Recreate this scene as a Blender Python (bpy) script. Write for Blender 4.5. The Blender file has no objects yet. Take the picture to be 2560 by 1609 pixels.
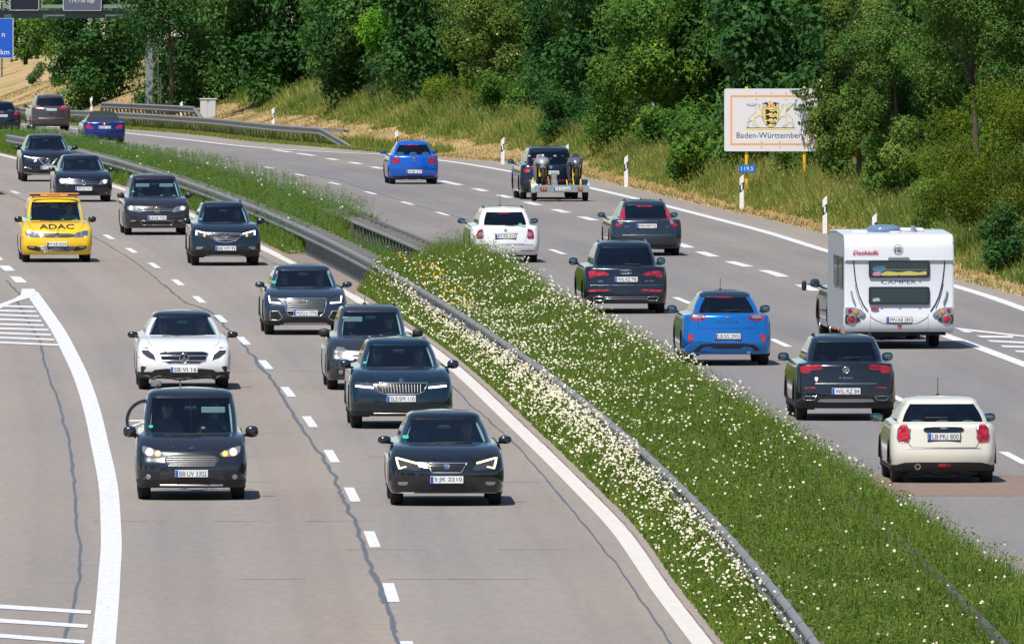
import bpy, bmesh, math, random
import numpy as np
from math import pi, sin, cos, radians, sqrt, atan2
from mathutils import Vector, Matrix
from mathutils.bvhtree import BVHTree
from mathutils.geometry import delaunay_2d_cdt
random.seed(7); rng = np.random.default_rng(7)
sc = bpy.context.scene
# ------------------------------------------------------------------ camera
F = 600 / 36 * 2560; H = 9.95; V0 = -317.0
PITCH = math.atan((804.5 - V0) / F)
cam = bpy.data.cameras.new('camera'); cam.lens = 600; cam.sensor_width = 36
cam.clip_start = 5; cam.clip_end = 6000
camo = bpy.data.objects.new('camera', cam); sc.collection.objects.link(camo)
camo.location = (0, 0, H); camo.rotation_euler = (pi / 2 - PITCH, 0, 0)
sc.camera = camo
# ------------------------------------------------------------------ light
# light travels towards +x (image right) and away from the camera; the sun is high, behind on the left
SUN_EL = radians(60); sdx, sdy = 0.44, 0.90
world = bpy.data.worlds.new('World'); sc.world = world; world.use_nodes = True
wn = world.node_tree; wn.nodes.clear()
sky = wn.nodes.new('ShaderNodeTexSky'); sky.sky_type = 'NISHITA'; sky.sun_disc = False
sky.sun_elevation = SUN_EL; sky.sun_rotation = atan2(-sdx, -sdy) % (2 * pi)
sky.air_density = 1.0; sky.dust_density = 0.3; sky.ozone_density = 2.4
bg = wn.nodes.new('ShaderNodeBackground'); bg.inputs[1].default_value = 0.095
wo = wn.nodes.new('ShaderNodeOutputWorld')
wn.links.new(sky.outputs[0], bg.inputs[0]); wn.links.new(bg.outputs[0], wo.inputs[0])
sl = bpy.data.lights.new('sun', 'SUN'); sl.energy = 5.0; sl.angle = radians(0.53); sl.color = (1.0, 0.94, 0.85)
so = bpy.data.objects.new('sun', sl); sc.collection.objects.link(so)
dv = Vector((sdx * cos(SUN_EL), sdy * cos(SUN_EL), -sin(SUN_EL)))
so.rotation_euler = dv.to_track_quat('-Z', 'Y').to_euler(); so.location = (-40, 200, 120)
vs = sc.view_settings; vs.view_transform = 'Standard'; vs.look = 'None'; vs.exposure = 0.22; vs.gamma = 1
vs.use_curve_mapping = False
try:
    sc.cycles.max_bounces = 6; sc.cycles.transparent_max_bounces = 12; sc.cycles.caustics_reflective = False
    sc.cycles.caustics_refractive = False
except Exception: pass

# ------------------------------------------------------------------ helpers
def zg(Y):
    'height of the carriageway: flat, then falling away over a long crest'
    Y = np.asarray(Y, float); d = np.clip(Y - 392, 0, 450)
    return -1.24e-5 * d * d - np.clip(Y - 842, 0, None) * 0.0112
def G(u, v, dz=0.0):
    'photo pixel (2560 wide) to the world point dz above the carriageway'
    c, s = cos(PITCH), sin(PITCH); zz = -(v - 804.5)
    Yd = F * c + zz * s; Zd = -F * s + zz * c; z = 0.0
    for i in range(40):
        t = (H - z - dz) / (-Zd); y = Yd * t; z = 0.6 * z + 0.4 * float(zg(y))
    return (u - 1280) * t, y, z
def crop(ox, oy, k, pts): return [(ox + a / k, oy + b / k) for a, b in pts]
K = 3.7625
def wpts(px, dz=0.0):
    a = np.array([G(u, v, dz) for u, v in px]); return a[np.argsort(a[:, 1])]
def pchip(x, y, q):
    x = np.asarray(x, float); y = np.asarray(y, float); q = np.asarray(q, float)
    h = np.diff(x); sh = h.reshape((-1,) + (1,) * (y.ndim - 1)); d = np.diff(y, axis=0) / sh
    m = np.zeros_like(y)
    if len(x) > 2:
        w1 = (2 * h[1:] + h[:-1]).reshape((-1,) + (1,) * (y.ndim - 1)); w2 = (h[1:] + 2 * h[:-1]).reshape(w1.shape)
        with np.errstate(divide='ignore', invalid='ignore'):
            mm = (w1 + w2) / (w1 / d[:-1] + w2 / d[1:])
        m[1:-1] = np.where(d[:-1] * d[1:] > 0, np.nan_to_num(mm), 0)
    m[0] = d[0]; m[-1] = d[-1]
    i = np.clip(np.searchsorted(x, q) - 1, 0, len(x) - 2)
    t = (q - x[i]) / h[i]; e = (-1,) + (1,) * (y.ndim - 1)
    tt = t.reshape(e); hh = h[i].reshape(e)
    r = (2*tt**3-3*tt**2+1)*y[i] + (tt**3-2*tt**2+tt)*hh*m[i] + (-2*tt**3+3*tt**2)*y[i+1] + (tt**3-tt**2)*hh*m[i+1]
    lo = q < x[0]; hi = q > x[-1]
    if lo.any(): r[lo] = y[0] + m[0] * (q[lo] - x[0]).reshape(e)
    if hi.any(): r[hi] = y[-1] + m[-1] * (q[hi] - x[-1]).reshape(e)
    return r
class Curve:
    'plan curve X(Y) through measured points'
    def __init__(s, px, dz=0.0, extra=(), thin=14, deg=None):
        a = wpts(px, dz); k = [a[0]]
        for p in a[1:]:
            if p[1] - k[-1][1] > thin: k.append(p)
        k = [(p[1], p[0]) for p in k] + [tuple(e) for e in extra]; k.sort()
        s.y = [a for a, b in k]; s.x = [b for a, b in k]; s.deg = deg
        if deg: s.c = np.polyfit((np.array(s.y) - 400) / 200, s.x, deg)
    def __call__(s, Y):
        Y = np.atleast_1d(np.asarray(Y, float))
        if s.deg:
            q = np.clip(Y, s.y[0], s.y[-1]); r = np.polyval(s.c, (q - 400) / 200)
            dc = np.polyder(s.c)
            return r + (Y - q) * np.polyval(dc, (q - 400) / 200) / 200
        return pchip(s.y, s.x, Y)
    def at(s, Y): return float(s(Y)[0])
    def slope(s, Y): return (s.at(Y + 3) - s.at(Y - 3)) / 6

def link(o, parent=None):
    sc.collection.objects.link(o)
    if parent is not None: o.parent = parent
    return o
def tag(o, label=None, cat=None, group=None, kind=None):
    if label: o['label'] = label
    if cat: o['category'] = cat
    if group: o['group'] = group
    if kind: o['kind'] = kind
    return o
def empty(name, loc=(0, 0, 0), rz=0.0, label=None, cat=None, group=None):
    o = bpy.data.objects.new(name, None); o.empty_display_size = 0.3
    o.location = loc; o.rotation_euler = (0, 0, rz); link(o); return tag(o, label, cat, group)
def mesh_np(name, verts, faces, mat=None, parent=None, smooth=False, mats=None, midx=None):
    'faces: (n,k) array or list of tuples'
    me = bpy.data.meshes.new(name)
    verts = np.asarray(verts, np.float32)
    if isinstance(faces, np.ndarray):
        n, k = faces.shape
        me.vertices.add(len(verts)); me.vertices.foreach_set('co', verts.ravel())
        me.loops.add(n * k); me.loops.foreach_set('vertex_index', faces.astype(np.int32).ravel())
        me.polygons.add(n); me.polygons.foreach_set('loop_start', np.arange(0, n * k, k, dtype=np.int32))
        me.update(calc_edges=True)
    else:
        me.from_pydata([tuple(map(float, v)) for v in verts], [], faces); me.update()
    for m in (mats or ([mat] if mat else [])): me.materials.append(m)
    if midx is not None: me.polygons.foreach_set('material_index', np.asarray(midx, np.int32))
    if smooth: me.polygons.foreach_set('use_smooth', np.ones(len(me.polygons), bool))
    o = bpy.data.objects.new(name, me); link(o, parent); return o
def attr(o, name, vals, dom='FACE'):
    a = o.data.attributes.new(name, 'FLOAT', dom); a.data.foreach_set('value', np.asarray(vals, np.float32))
def obj_bm(name, bm, mat, parent=None, smooth=False, ang=None):
    me = bpy.data.meshes.new(name); bm.to_mesh(me); bm.free()
    if mat: me.materials.append(mat)
    if smooth:
        me.polygons.foreach_set('use_smooth', np.ones(len(me.polygons), bool))
        if ang: me.set_sharp_from_angle(angle=radians(ang))
    o = bpy.data.objects.new(name, me); link(o, parent); return o
def inst(name, src, parent=None, loc=(0, 0, 0), rot=(0, 0, 0), scale=(1, 1, 1)):
    o = bpy.data.objects.new(name, src.data); o.location = loc; o.rotation_euler = rot; o.scale = scale
    return link(o, parent)
class MB:
    'collects boxes, tubes, lathes into one mesh'
    def __init__(s): s.v = []; s.f = []
    def add(s, v, f):
        b = len(s.v); s.v += [tuple(map(float, q)) for q in v]; s.f += [tuple(i + b for i in q) for q in f]; return s
    def box(s, x0, x1, y0, y1, z0, z1, M=None, bev=0.0):
        if bev > 0:
            b = bev; v = []
            for z, i in ((z0, b), (z0 + b, 0), (z1 - b, 0), (z1, b)):
                X0, X1, Y0, Y1 = x0 + i, x1 - i, y0 + i, y1 - i
                v += [(X0 + b, Y0, z), (X1 - b, Y0, z), (X1, Y0 + b, z), (X1, Y1 - b, z), (X1 - b, Y1, z), (X0 + b, Y1, z), (X0, Y1 - b, z), (X0, Y0 + b, z)]
            f = [tuple(range(7, -1, -1)), tuple(range(24, 32))]
            for l in range(3):
                for i in range(8): j = (i + 1) % 8; f.append((l*8+i, l*8+j, l*8+8+j, l*8+8+i))
        else:
            v = [(x0,y0,z0),(x1,y0,z0),(x1,y1,z0),(x0,y1,z0),(x0,y0,z1),(x1,y0,z1),(x1,y1,z1),(x0,y1,z1)]
            f = [(0,3,2,1),(4,5,6,7),(0,1,5,4),(1,2,6,5),(2,3,7,6),(3,0,4,7)]
        if M is not None: v = [M @ Vector(q) for q in v]
        return s.add(v, f)
    def tube(s, pts, r, n=8, closed=False, cap=True):
        P = [Vector(p) for p in pts]; m = len(P); v = []; up0 = None
        R = r if isinstance(r, (list, tuple)) else [r] * m
        for i, p in enumerate(P):
            a = P[(i - 1) % m] if (closed or i > 0) else p; b = P[(i + 1) % m] if (closed or i < m - 1) else p
            t = (b - a); t = t.normalized() if t.length > 1e-9 else Vector((0, 0, 1))
            u = up0 if up0 is not None else (Vector((0, 0, 1)) if abs(t.z) < .9 else Vector((0, 1, 0)))
            u = (u - t * u.dot(t)); u = u.normalized() if u.length > 1e-6 else t.orthogonal().normalized()
            up0 = u; w = t.cross(u)
            v += [p + (u * cos(2*pi*k/n) + w * sin(2*pi*k/n)) * R[i] for k in range(n)]
        f = []
        for i in range(m if closed else m - 1):
            j = (i + 1) % m
            for k in range(n): l = (k + 1) % n; f.append((i*n+k, i*n+l, j*n+l, j*n+k))
        if cap and not closed: f += [tuple(range(n - 1, -1, -1)), tuple((m-1)*n + k for k in range(n))]
        return s.add(v, f)
    def lathe(s, prof, n=24, M=None, axis='x'):
        'prof: (r, a) pairs, a along the axis'
        v = []
        for r, a in prof:
            for k in range(n):
                c, d = r * cos(2*pi*k/n), r * sin(2*pi*k/n)
                q = (a, c, d) if axis == 'x' else ((c, d, a) if axis == 'z' else (c, a, d))
                v.append(M @ Vector(q) if M is not None else q)
        f = [(i*n+k, i*n+(k+1) % n, (i+1)*n+(k+1) % n, (i+1)*n+k) for i in range(len(prof)-1) for k in range(n)]
        return s.add(v, f)
    def ell(s, c, r, p=2.0, nu=14, nv=9, M=None):
        'superellipsoid'
        v = []; sg = lambda a, e: math.copysign(abs(a) ** e, a); e = 2.0 / p
        for i in range(nv + 1):
            th = -pi/2 + pi * i / nv
            for k in range(nu):
                ph = 2*pi*k/nu
                q = Vector((r[0]*sg(cos(th), e)*sg(cos(ph), e), r[1]*sg(cos(th), e)*sg(sin(ph), e), r[2]*sg(sin(th), e)))
                if M is not None: q = M @ q
                v.append(q + Vector(c))
        f = [(i*nu+k, i*nu+(k+1) % nu, (i+1)*nu+(k+1) % nu, (i+1)*nu+k) for i in range(nv) for k in range(nu)]
        return s.add(v, f)
    def build(s, name, mat, parent=None, smooth=False, ang=40):
        bm = bmesh.new(); vs = [bm.verts.new(q) for q in s.v]
        for q in s.f:
            try: bm.faces.new([vs[i] for i in q])
            except ValueError: pass
        bmesh.ops.remove_doubles(bm, verts=bm.verts, dist=1e-5)
        bmesh.ops.recalc_face_normals(bm, faces=bm.faces)
        return obj_bm(name, bm, mat, parent, smooth, ang)
def prism(pts, y0, y1, name, mat, parent=None):
    'outline in x,z given thickness along y'
    bm = bmesh.new(); a = [bm.verts.new((x, y0, z)) for x, z in pts]; b = [bm.verts.new((x, y1, z)) for x, z in pts]
    bm.faces.new(a); bm.faces.new(b[::-1]); n = len(pts)
    for i in range(n): bm.faces.new((a[i], b[i], b[(i+1) % n], a[(i+1) % n]))
    bmesh.ops.recalc_face_normals(bm, faces=bm.faces)
    return obj_bm(name, bm, mat, parent)
_txt = {}
def text_mesh(s, size=1.0, bold=0.0, shear=0.0, sx=1.0, align='CENTER', space=1.0):
    key = (s, size, bold, shear, sx, align, space)
    if key in _txt: return _txt[key]
    cu = bpy.data.curves.new('txt', 'FONT'); cu.body = s; cu.size = size; cu.offset = bold; cu.shear = shear
    cu.align_x = align; cu.align_y = 'CENTER'; cu.space_character = space; cu.resolution_u = 3; cu.extrude = 0.0
    o = bpy.data.objects.new('txt', cu); sc.collection.objects.link(o)
    dg = bpy.context.evaluated_depsgraph_get(); me = bpy.data.meshes.new_from_object(o.evaluated_get(dg))
    v = [(q.co.x * sx, q.co.y) for q in me.vertices]; f = [tuple(p.vertices) for p in me.polygons]
    bpy.data.objects.remove(o); bpy.data.curves.remove(cu); bpy.data.meshes.remove(me)
    if v:
        mx = (min(a for a, b in v) + max(a for a, b in v)) / 2 if align == 'CENTER' else min(a for a, b in v)
        my = (min(b for a, b in v) + max(b for a, b in v)) / 2; v = [(a - mx, b - my) for a, b in v]
    _txt[key] = (v, f); return v, f
def lettering(s, size, mat, parent, x, y, z, name='lettering', w=None, h=None, **kw):
    'flat raised letters facing -y'
    v, f = text_mesh(s, size, **kw)
    if not v: return None
    W0 = max(a for a, b in v) - min(a for a, b in v); H0 = max(b for a, b in v) - min(b for a, b in v)
    kx = w / W0 if w else 1; ky = h / H0 if h else (kx if w else 1)
    if h and not w: kx = ky
    return mesh_np(name, [(x + a * kx, y, z + b * ky) for a, b in v], [tuple(q) for q in f], mat, parent)
# ------------------------------------------------------------------ materials
def mat(name, col, rough=0.5, metal=0.0, coat=0.0, spec=0.5, emit=None, es=0.0):
    m = bpy.data.materials.new(name); m.use_nodes = True; b = m.node_tree.nodes['Principled BSDF']
    b.inputs['Base Color'].default_value = (*col, 1); b.inputs['Roughness'].default_value = rough
    b.inputs['Metallic'].default_value = metal; b.inputs['Coat Weight'].default_value = coat
    b.inputs['Coat Roughness'].default_value = 0.04; b.inputs['Specular IOR Level'].default_value = spec
    if emit: b.inputs['Emission Color'].default_value = (*emit, 1); b.inputs['Emission Strength'].default_value = es
    return m
def nd(m, t, **kw):
    n = m.node_tree.nodes.new(t)
    for k, v in kw.items():
        if k.startswith('i_'): n.inputs[int(k[2:])].default_value = v
        else: setattr(n, k, v)
    return n
def lk(m, a, b): m.node_tree.links.new(a, b)
def ramp(m, src, stops):
    r = nd(m, 'ShaderNodeValToRGB'); e = r.color_ramp.elements
    while len(e) < len(stops): e.new(0.5)
    for el, (p, c) in zip(e, stops): el.position = p; el.color = (*c, 1) if len(c) == 3 else c
    if src is not None: lk(m, src, r.inputs[0])
    return r.outputs[0]
def noise(m, scale, detail=4, rough=0.6, vec=None, sc3=None):
    tc = nd(m, 'ShaderNodeNewGeometry').outputs['Position'] if vec is None else vec
    if sc3:
        mp = nd(m, 'ShaderNodeMapping'); mp.inputs['Scale'].default_value = sc3; lk(m, tc, mp.inputs[0]); tc = mp.outputs[0]
    n = nd(m, 'ShaderNodeTexNoise'); n.inputs['Scale'].default_value = scale; n.inputs['Detail'].default_value = detail
    n.inputs['Roughness'].default_value = rough; lk(m, tc, n.inputs['Vector']); return n.outputs[0]
def mix(m, f, a, b, typ='MIX'):
    n = nd(m, 'ShaderNodeMix', data_type='RGBA', blend_type=typ)
    for s, val in ((0, f), (6, a), (7, b)):
        if hasattr(val, 'node'): lk(m, val, n.inputs[s])
        elif isinstance(val, (int, float)): n.inputs[s].default_value = val
        else: n.inputs[s].default_value = (*val, 1)
    return n.outputs[2]
def bsdf(m): return m.node_tree.nodes['Principled BSDF']
def bump(m, h, s=0.3, d=0.02):
    b = nd(m, 'ShaderNodeBump'); b.inputs['Strength'].default_value = s; b.inputs['Distance'].default_value = d
    lk(m, h, b.inputs['Height']); lk(m, b.outputs[0], bsdf(m).inputs['Normal'])
def paint(name, col, metal=0.35, rough=0.32, coat=1.0):
    'car paint with fine dust film'
    m = mat(name, col, rough, metal, coat)
    n = noise(m, 6, 3, .6, vec=nd(m, 'ShaderNodeTexCoord').outputs['Object'])
    c = mix(m, ramp(m, n, [(.35, (0, 0, 0)), (.8, (.03, .03, .03))]), col, (.30, .27, .23)); lk(m, c, bsdf(m).inputs['Base Color'])
    return m
M = {}
M['black'] = mat('black_gloss', (.008, .009, .011), .18, 0, .5)
M['dark'] = mat('black_plastic', (.014, .015, .017), .55)
M['rubber'] = mat('tyre_rubber', (.018, .018, .019), .8)
M['chrome'] = mat('chrome', (.78, .79, .80), .12, 1.0)
M['silver'] = mat('satin_silver', (.42, .43, .44), .35, .8)
M['alloy'] = mat('alloy_rim', (.35, .36, .37), .3, .85)
M['lens'] = mat('lamp_lens_clear', (.33, .35, .38), .08, .55, 1.0)
M['lensdark'] = mat('lamp_lens_smoked', (.06, .065, .075), .06, .4, 1.0)
M['red'] = mat('tail_lamp_red', (.50, .008, .016), .15, 0, 1.0)
for k_ in ('red',):
    m = M[k_]; n_ = nd(m, 'ShaderNodeTexNoise'); n_.inputs['Scale'].default_value = 13; lk(m, nd(m, 'ShaderNodeTexCoord').outputs['Object'], n_.inputs['Vector'])
    lk(m, mix(m, ramp(m, n_.outputs[0], [(.42, (0, 0, 0)), (.58, (1, 1, 1))]), (.20, .003, .008), (.55, .010, .02)), bsdf(m).inputs['Base Color'])
M['redlit'] = mat('tail_lamp_lit', (.7, .01, .02), .15, 0, 1.0, emit=(1, .03, .03), es=.35)
M['darkred'] = mat('reflector_red', (.30, .01, .02), .25, 0, .6)
M['orange'] = mat('indicator_orange', (.8, .20, .02), .2, 0, 1.0)
M['drl'] = mat('daytime_running_light', (.9, .92, .95), .2, emit=(.92, .96, 1), es=2.6)
M['drly'] = mat('running_light_warm', (.9, .9, .6), .2, emit=(1, .96, .36), es=1.5)
M['lit'] = mat('headlamp_lit', (.6, .5, .4), .2, emit=(1, .60, .30), es=.85)
M['orlit'] = mat('indicator_lit', (.9, .4, .1), .2, emit=(1, .38, .10), es=.7)
M['white'] = mat('white_plate', (.74, .75, .77), .35)
M['ink'] = mat('black_print', (.02, .02, .025), .5)
M['blue'] = mat('plate_blue', (.01, .10, .48), .4)
M['green'] = mat('green_sticker', (.02, .45, .25), .5)
M['interior'] = mat('interior_trim', (.08, .09, .10), .7)
M['seat'] = mat('seat_fabric', (.11, .125, .14), .85)
M['lining'] = mat('headlining', (.45, .46, .44), .9)
M['under'] = mat('underbody', (.012, .012, .013), .8)
def glass_mat(name, tint, gloss=0.06):
    m = bpy.data.materials.new(name); m.use_nodes = True; n = m.node_tree; n.nodes.clear()
    tr = nd(m, 'ShaderNodeBsdfTransparent'); tr.inputs[0].default_value = (*tint, 1)
    gl = nd(m, 'ShaderNodeBsdfGlossy'); gl.inputs[0].default_value = (.9, .95, 1, 1); gl.inputs[1].default_value = .03
    fr = nd(m, 'ShaderNodeFresnel'); fr.inputs[0].default_value = 1.75
    mx = nd(m, 'ShaderNodeMixShader'); out = nd(m, 'ShaderNodeOutputMaterial')
    lk(m, fr.outputs[0], mx.inputs[0]); lk(m, tr.outputs[0], mx.inputs[1]); lk(m, gl.outputs[0], mx.inputs[2]); lk(m, mx.outputs[0], out.inputs[0])
    return m
M['glass'] = glass_mat('windscreen_glass', (.64, .88, .93)); M['glassd'] = glass_mat('privacy_glass', (.16, .24, .27))
# ------------------------------------------------------------------ measured plan curves
_B = [(1.0635*a, 1.0635*b) for a, b in [(921,1392),(877,1267),(827,1162),(776,1072),(723,991),(675,921),(627,857),(577,801),(523,749),(470,704),(417,664),(363,624),(307,589),(254,557)]] + [(39,481)]
CL_B = Curve(_B, deg=3)
_C = crop(1280,1207,K,[(1790,1513),(1400,1000),(1030,470),(645,60)])+crop(1280,1000,K,[(0,205)])+crop(640,650,K,[(2290,1450),(1800,960),(1000,400),(850,290),(330,20)])+crop(640,300,K,[(210,1260),(30,1190)])+crop(0,300,K,[(1800,895),(1100,633),(90,348),(0,328)])
CL_C = Curve(_C, thin=12)
_R1 = crop(640,300,K,[(115,450),(420,517),(748,598),(1080,687),(1410,783),(1755,883)])+crop(1280,600,K,[(435,112),(1592,570)])+crop(1920,560,K,[(115,1117)])+crop(1920,900,K,[(1210,342),(2305,920)])
CL_R1 = Curve(_R1, deg=3)
_R2 = crop(640,300,K,[(280,298),(497,330),(715,370),(937,407),(1140,450),(1865,601),(2108,658),(2340,720)])+crop(1280,300,K,[(190,787),(457,857),(715,928),(1610,1180),(1832,1262),(2130,1355),(2380,1440)])+crop(1920,560,K,[(75,470),(375,600),(1650,1035),(1900,1130),(2140,1215),(2408,1320)])
CL_R2 = Curve(_R2, thin=9)
_E = crop(0,0,K,[(1180,1253),(1800,1320),(2408,1387)])+crop(640,300,K,[(600,298),(1180,325),(1690,375),(2400,487)])+crop(1280,300,K,[(1280,768),(1900,925),(2408,1060)])+crop(1920,300,K,[(565,1235)])+crop(1920,560,K,[(2100,690),(2408,800)])
CL_E = Curve(_E, thin=9)
_Ed = crop(0,0,K,[(1180,1215),(1800,1265),(2408,1335)])+crop(640,300,K,[(700,265),(1200,310),(1705,350),(2400,410)])+crop(1280,300,K,[(690,545),(1150,650),(1900,830),(2408,940)])+crop(1920,300,K,[(575,1090)])+crop(1920,560,K,[(1750,515),(2408,690)])
CL_F = Curve(_Ed, thin=9)
_RM = crop(0,0,K,[(0,1250),(250,1300)])+crop(0,300,K,[(240,165),(720,265),(1000,330),(1280,425),(1650,545),(2100,690),(2408,795)])+crop(640,300,K,[(0,800),(300,945),(600,1085),(990,1250)])+crop(640,650,K,[(1180,30),(1600,260),(1740,360),(2100,590),(2408,790)])+crop(1280,1000,K,[(1130,380),(1600,840),(2000,1190)])+crop(1280,1207,K,[(1790,210),(2100,550),(2408,880)])+crop(1920,1207,K,[(200,1120),(520,1513)])
CL_M = Curve(_RM, .75, deg=4)
_RR = crop(640,300,K,[(0,540),(480,700),(900,860),(1250,1010),(1650,1150)])+crop(640,650,K,[(2060,0),(2408,150)])+crop(1920,900,K,[(0,640),(480,960),(680,1150),(1000,1420)])+crop(1920,1207,K,[(670,0),(1000,250),(1300,500),(1480,660),(1860,1020),(2200,1320)])
CL_MR = Curve(_RR, .75, extra=[(620, CL_R1.at(620)-4.6)], deg=4)
def XL(Y): return CL_C(Y) + .36                       # left kerb edge of the planted median
def XR(Y): return CL_R1(Y) - 3.75 - .28               # right edge of the planted median
# ------------------------------------------------------------------ materials of the ground
def asphalt(name, base, warm, tan):
    m = mat(name, base, .85, 0, 0, .3)
    n1 = noise(m, .35, 4, .6, sc3=(1, .12, 1)); n2 = noise(m, 60, 3, .7); n3 = noise(m, 2.2, 5, .7, sc3=(1, .10, 1))
    c = mix(m, ramp(m, n1, [(.35, (0, 0, 0)), (.65, (1, 1, 1))]), base, warm)
    c = mix(m, ramp(m, n3, [(.55, (0, 0, 0)), (.8, (.35, .35, .35))]), c, tan)
    c = mix(m, 1.0, c, ramp(m, n2, [(.3, (.86, .86, .86)), (.7, (1.12, 1.12, 1.12))]), 'MULTIPLY')
    at = nd(m, 'ShaderNodeAttribute', attribute_name='lat')
    pp = nd(m, 'ShaderNodeMath', operation='PINGPONG'); pp.inputs[1].default_value = .9375; lk(m, at.outputs['Fac'], pp.inputs[0])
    tr_ = ramp(m, pp.outputs[0], [(0, (1.05, 1.045, 1.03)), (.42, (1, 1, 1)), (.62, (.90, .90, .915)), (.95, (.95, .95, .955))])
    c = mix(m, ramp(m, noise(m, .5, 3, .6, sc3=(1, .05, 1)), [(.3, (.25, .25, .25)), (.7, (1, 1, 1))]), c, mix(m, 1.0, c, tr_, 'MULTIPLY'))
    n5 = noise(m, 7, 4, .8, sc3=(1, .14, 1)); c = mix(m, 1.0, c, ramp(m, n5, [(.22, (.84, .84, .85)), (.78, (1.14, 1.13, 1.115))]), 'MULTIPLY')
    n6 = noise(m, .11, 3, .5, sc3=(1, .3, 1)); c = mix(m, 1.0, c, ramp(m, n6, [(.35, (.95, .95, .965)), (.65, (1.05, 1.035, 1.01))]), 'MULTIPLY')
    mr_ = nd(m, 'ShaderNodeMapRange'); mr_.inputs[1].default_value = -6; mr_.inputs[2].default_value = 6; lk(m, at.outputs['Fac'], mr_.inputs[0])
    c = mix(m, 1.0, c, ramp(m, mr_.outputs[0], [(0, (1, .99, .98)), (.35, (.985, .985, .99)), (.42, (1.04, .985, .95)), (.47, (1.04, .99, .95)), (.50, (1, 1, .99)), (.66, (.95, .96, .98)), (.74, (1.02, 1, .98)), (1, (1.03, 1.01, .98))]), 'MULTIPLY')
    # transverse slab joints, faint, and dark wheel tracks follow the traffic
    sp = nd(m, 'ShaderNodeSeparateXYZ'); lk(m, nd(m, 'ShaderNodeNewGeometry').outputs['Position'], sp.inputs[0])
    md = nd(m, 'ShaderNodeMath', operation='PINGPONG'); md.inputs[1].default_value = 4.1; lk(m, sp.outputs[1], md.inputs[0])
    j = ramp(m, md.outputs[0], [(0, (.80, .80, .82)), (.018, (.80, .80, .82)), (.03, (1, 1, 1))])
    nj = noise(m, .7, 3, .6, sc3=(1, .08, 1)); j2 = mix(m, ramp(m, nj, [(.46, (0, 0, 0)), (.6, (1, 1, 1))]), (1, 1, 1), j)
    c = mix(m, 1.0, c, j2, 'MULTIPLY'); lk(m, c, bsdf(m).inputs['Base Color']); bump(m, n2, .4, .01); return m
M['concrete_l'] = asphalt('concrete_lanes', (.243, .226, .214), (.262, .237, .217), (.25, .195, .17))
M['asphalt_r'] = asphalt('asphalt_lanes', (.190, .184, .190), (.218, .207, .202), (.215, .185, .172))
M['shoulder'] = asphalt('asphalt_shoulder', (.250, .232, .22), (.268, .245, .225), (.255, .22, .20))
m = M['paintline'] = mat('road_paint', (.64, .65, .68), .6)
n = noise(m, 9, 5, .75, sc3=(1, .25, 1)); c = mix(m, ramp(m, n, [(.42, (0, 0, 0)), (.80, (.75, .75, .75))]), (.66, .67, .70), (.33, .32, .34)); lk(m, c, bsdf(m).inputs['Base Color'])
m = M['paintline2'] = mat('road_paint_cream', (.72, .69, .66), .6)
n = noise(m, 7, 5, .75, sc3=(1, .2, 1)); c = mix(m, ramp(m, n, [(.45, (0, 0, 0)), (.85, (.5, .5, .5))]), (.62, .59, .56), (.34, .31, .29)); lk(m, c, bsdf(m).inputs['Base Color'])
m = M['tar'] = mat('tar_seal', (.095, .105, .13), .6)
m = M['kerb'] = mat('kerb_block', (.27, .225, .20), .9); n = noise(m, 3, 4, .7); c = mix(m, n, (.23, .19, .17), (.32, .275, .25)); lk(m, c, bsdf(m).inputs['Base Color'])
m = M['soil'] = mat('soil_green', (.035, .055, .015), .95); n = noise(m, 1.4, 4, .7); c = mix(m, n, (.028, .055, .012), (.07, .085, .025)); lk(m, c, bsdf(m).inputs['Base Color'])
def dry_mat(name, a, b, c3):
    m = mat(name, a, .95); n = noise(m, .5, 5, .7); n2 = noise(m, 9, 4, .7, sc3=(1, .5, 1)); n3 = noise(m, .16, 3, .6)
    c = mix(m, ramp(m, n, [(.35, (0, 0, 0)), (.65, (1, 1, 1))]), a, b); c = mix(m, ramp(m, n3, [(.45, (0, 0, 0)), (.62, (.8, .8, .8))]), c, c3)
    c = mix(m, 1.0, c, ramp(m, n2, [(.3, (.65, .65, .65)), (.7, (1.3, 1.3, 1.3))]), 'MULTIPLY'); lk(m, c, bsdf(m).inputs['Base Color']); bump(m, n2, .6, .05); return m
M['dry'] = dry_mat('dry_grass_ground', (.46, .31, .15), (.36, .25, .115), (.22, .20, .07))
# ------------------------------------------------------------------ ground sheets
def sheet(name, x0, x1, ys, n, mt, dz=0.0, kind='structure', zf=None):
    ys = np.asarray(ys, float); X0, X1 = x0(ys), x1(ys); t = np.linspace(0, 1, n)
    X = X0[:, None]*(1-t)+X1[:, None]*t; Y = np.repeat(ys[:, None], n, 1); Z = zg(Y)+dz
    if zf is not None: Z = zf(X, Y)
    v = np.stack([X, Y, Z], -1).reshape(-1, 3); i = np.arange(len(ys)-1)[:, None]*n+np.arange(n-1)[None]
    f = np.stack([i, i+1, i+n+1, i+n], -1).reshape(-1, 4)
    o = mesh_np(name, v, f, mt, None, True)
    if name.startswith('road'): ref = CL_B if x0 is far_left else CL_R1; attr(o, 'lat', (X-ref(ys)[:, None]).ravel(), 'POINT')
    return tag(o, kind=kind)
ys_all = np.concatenate([np.arange(-40, 200, 20.), np.arange(200, 900, 5.), np.arange(900, 1500, 50.)])
def far_left(Y): return -60 - .30*np.clip(Y-500, 0, None)
sheet('road', far_left, lambda Y: (XL(Y)+XR(Y))/2, ys_all, 160, M['concrete_l'])
sheet('road', lambda Y: (XL(Y)+XR(Y))/2, lambda Y: np.where(Y > 388, CL_E(Y)+.15, CL_F(Y)+.1), ys_all, 12, M['asphalt_r'], 0.0)
ysE = np.arange(388, 900, 4.)
sheet('road_shoulder', lambda Y: CL_E(Y)+.15, lambda Y: CL_F(Y)+.08, ysE, 4, M['shoulder'], 0.004)
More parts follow.
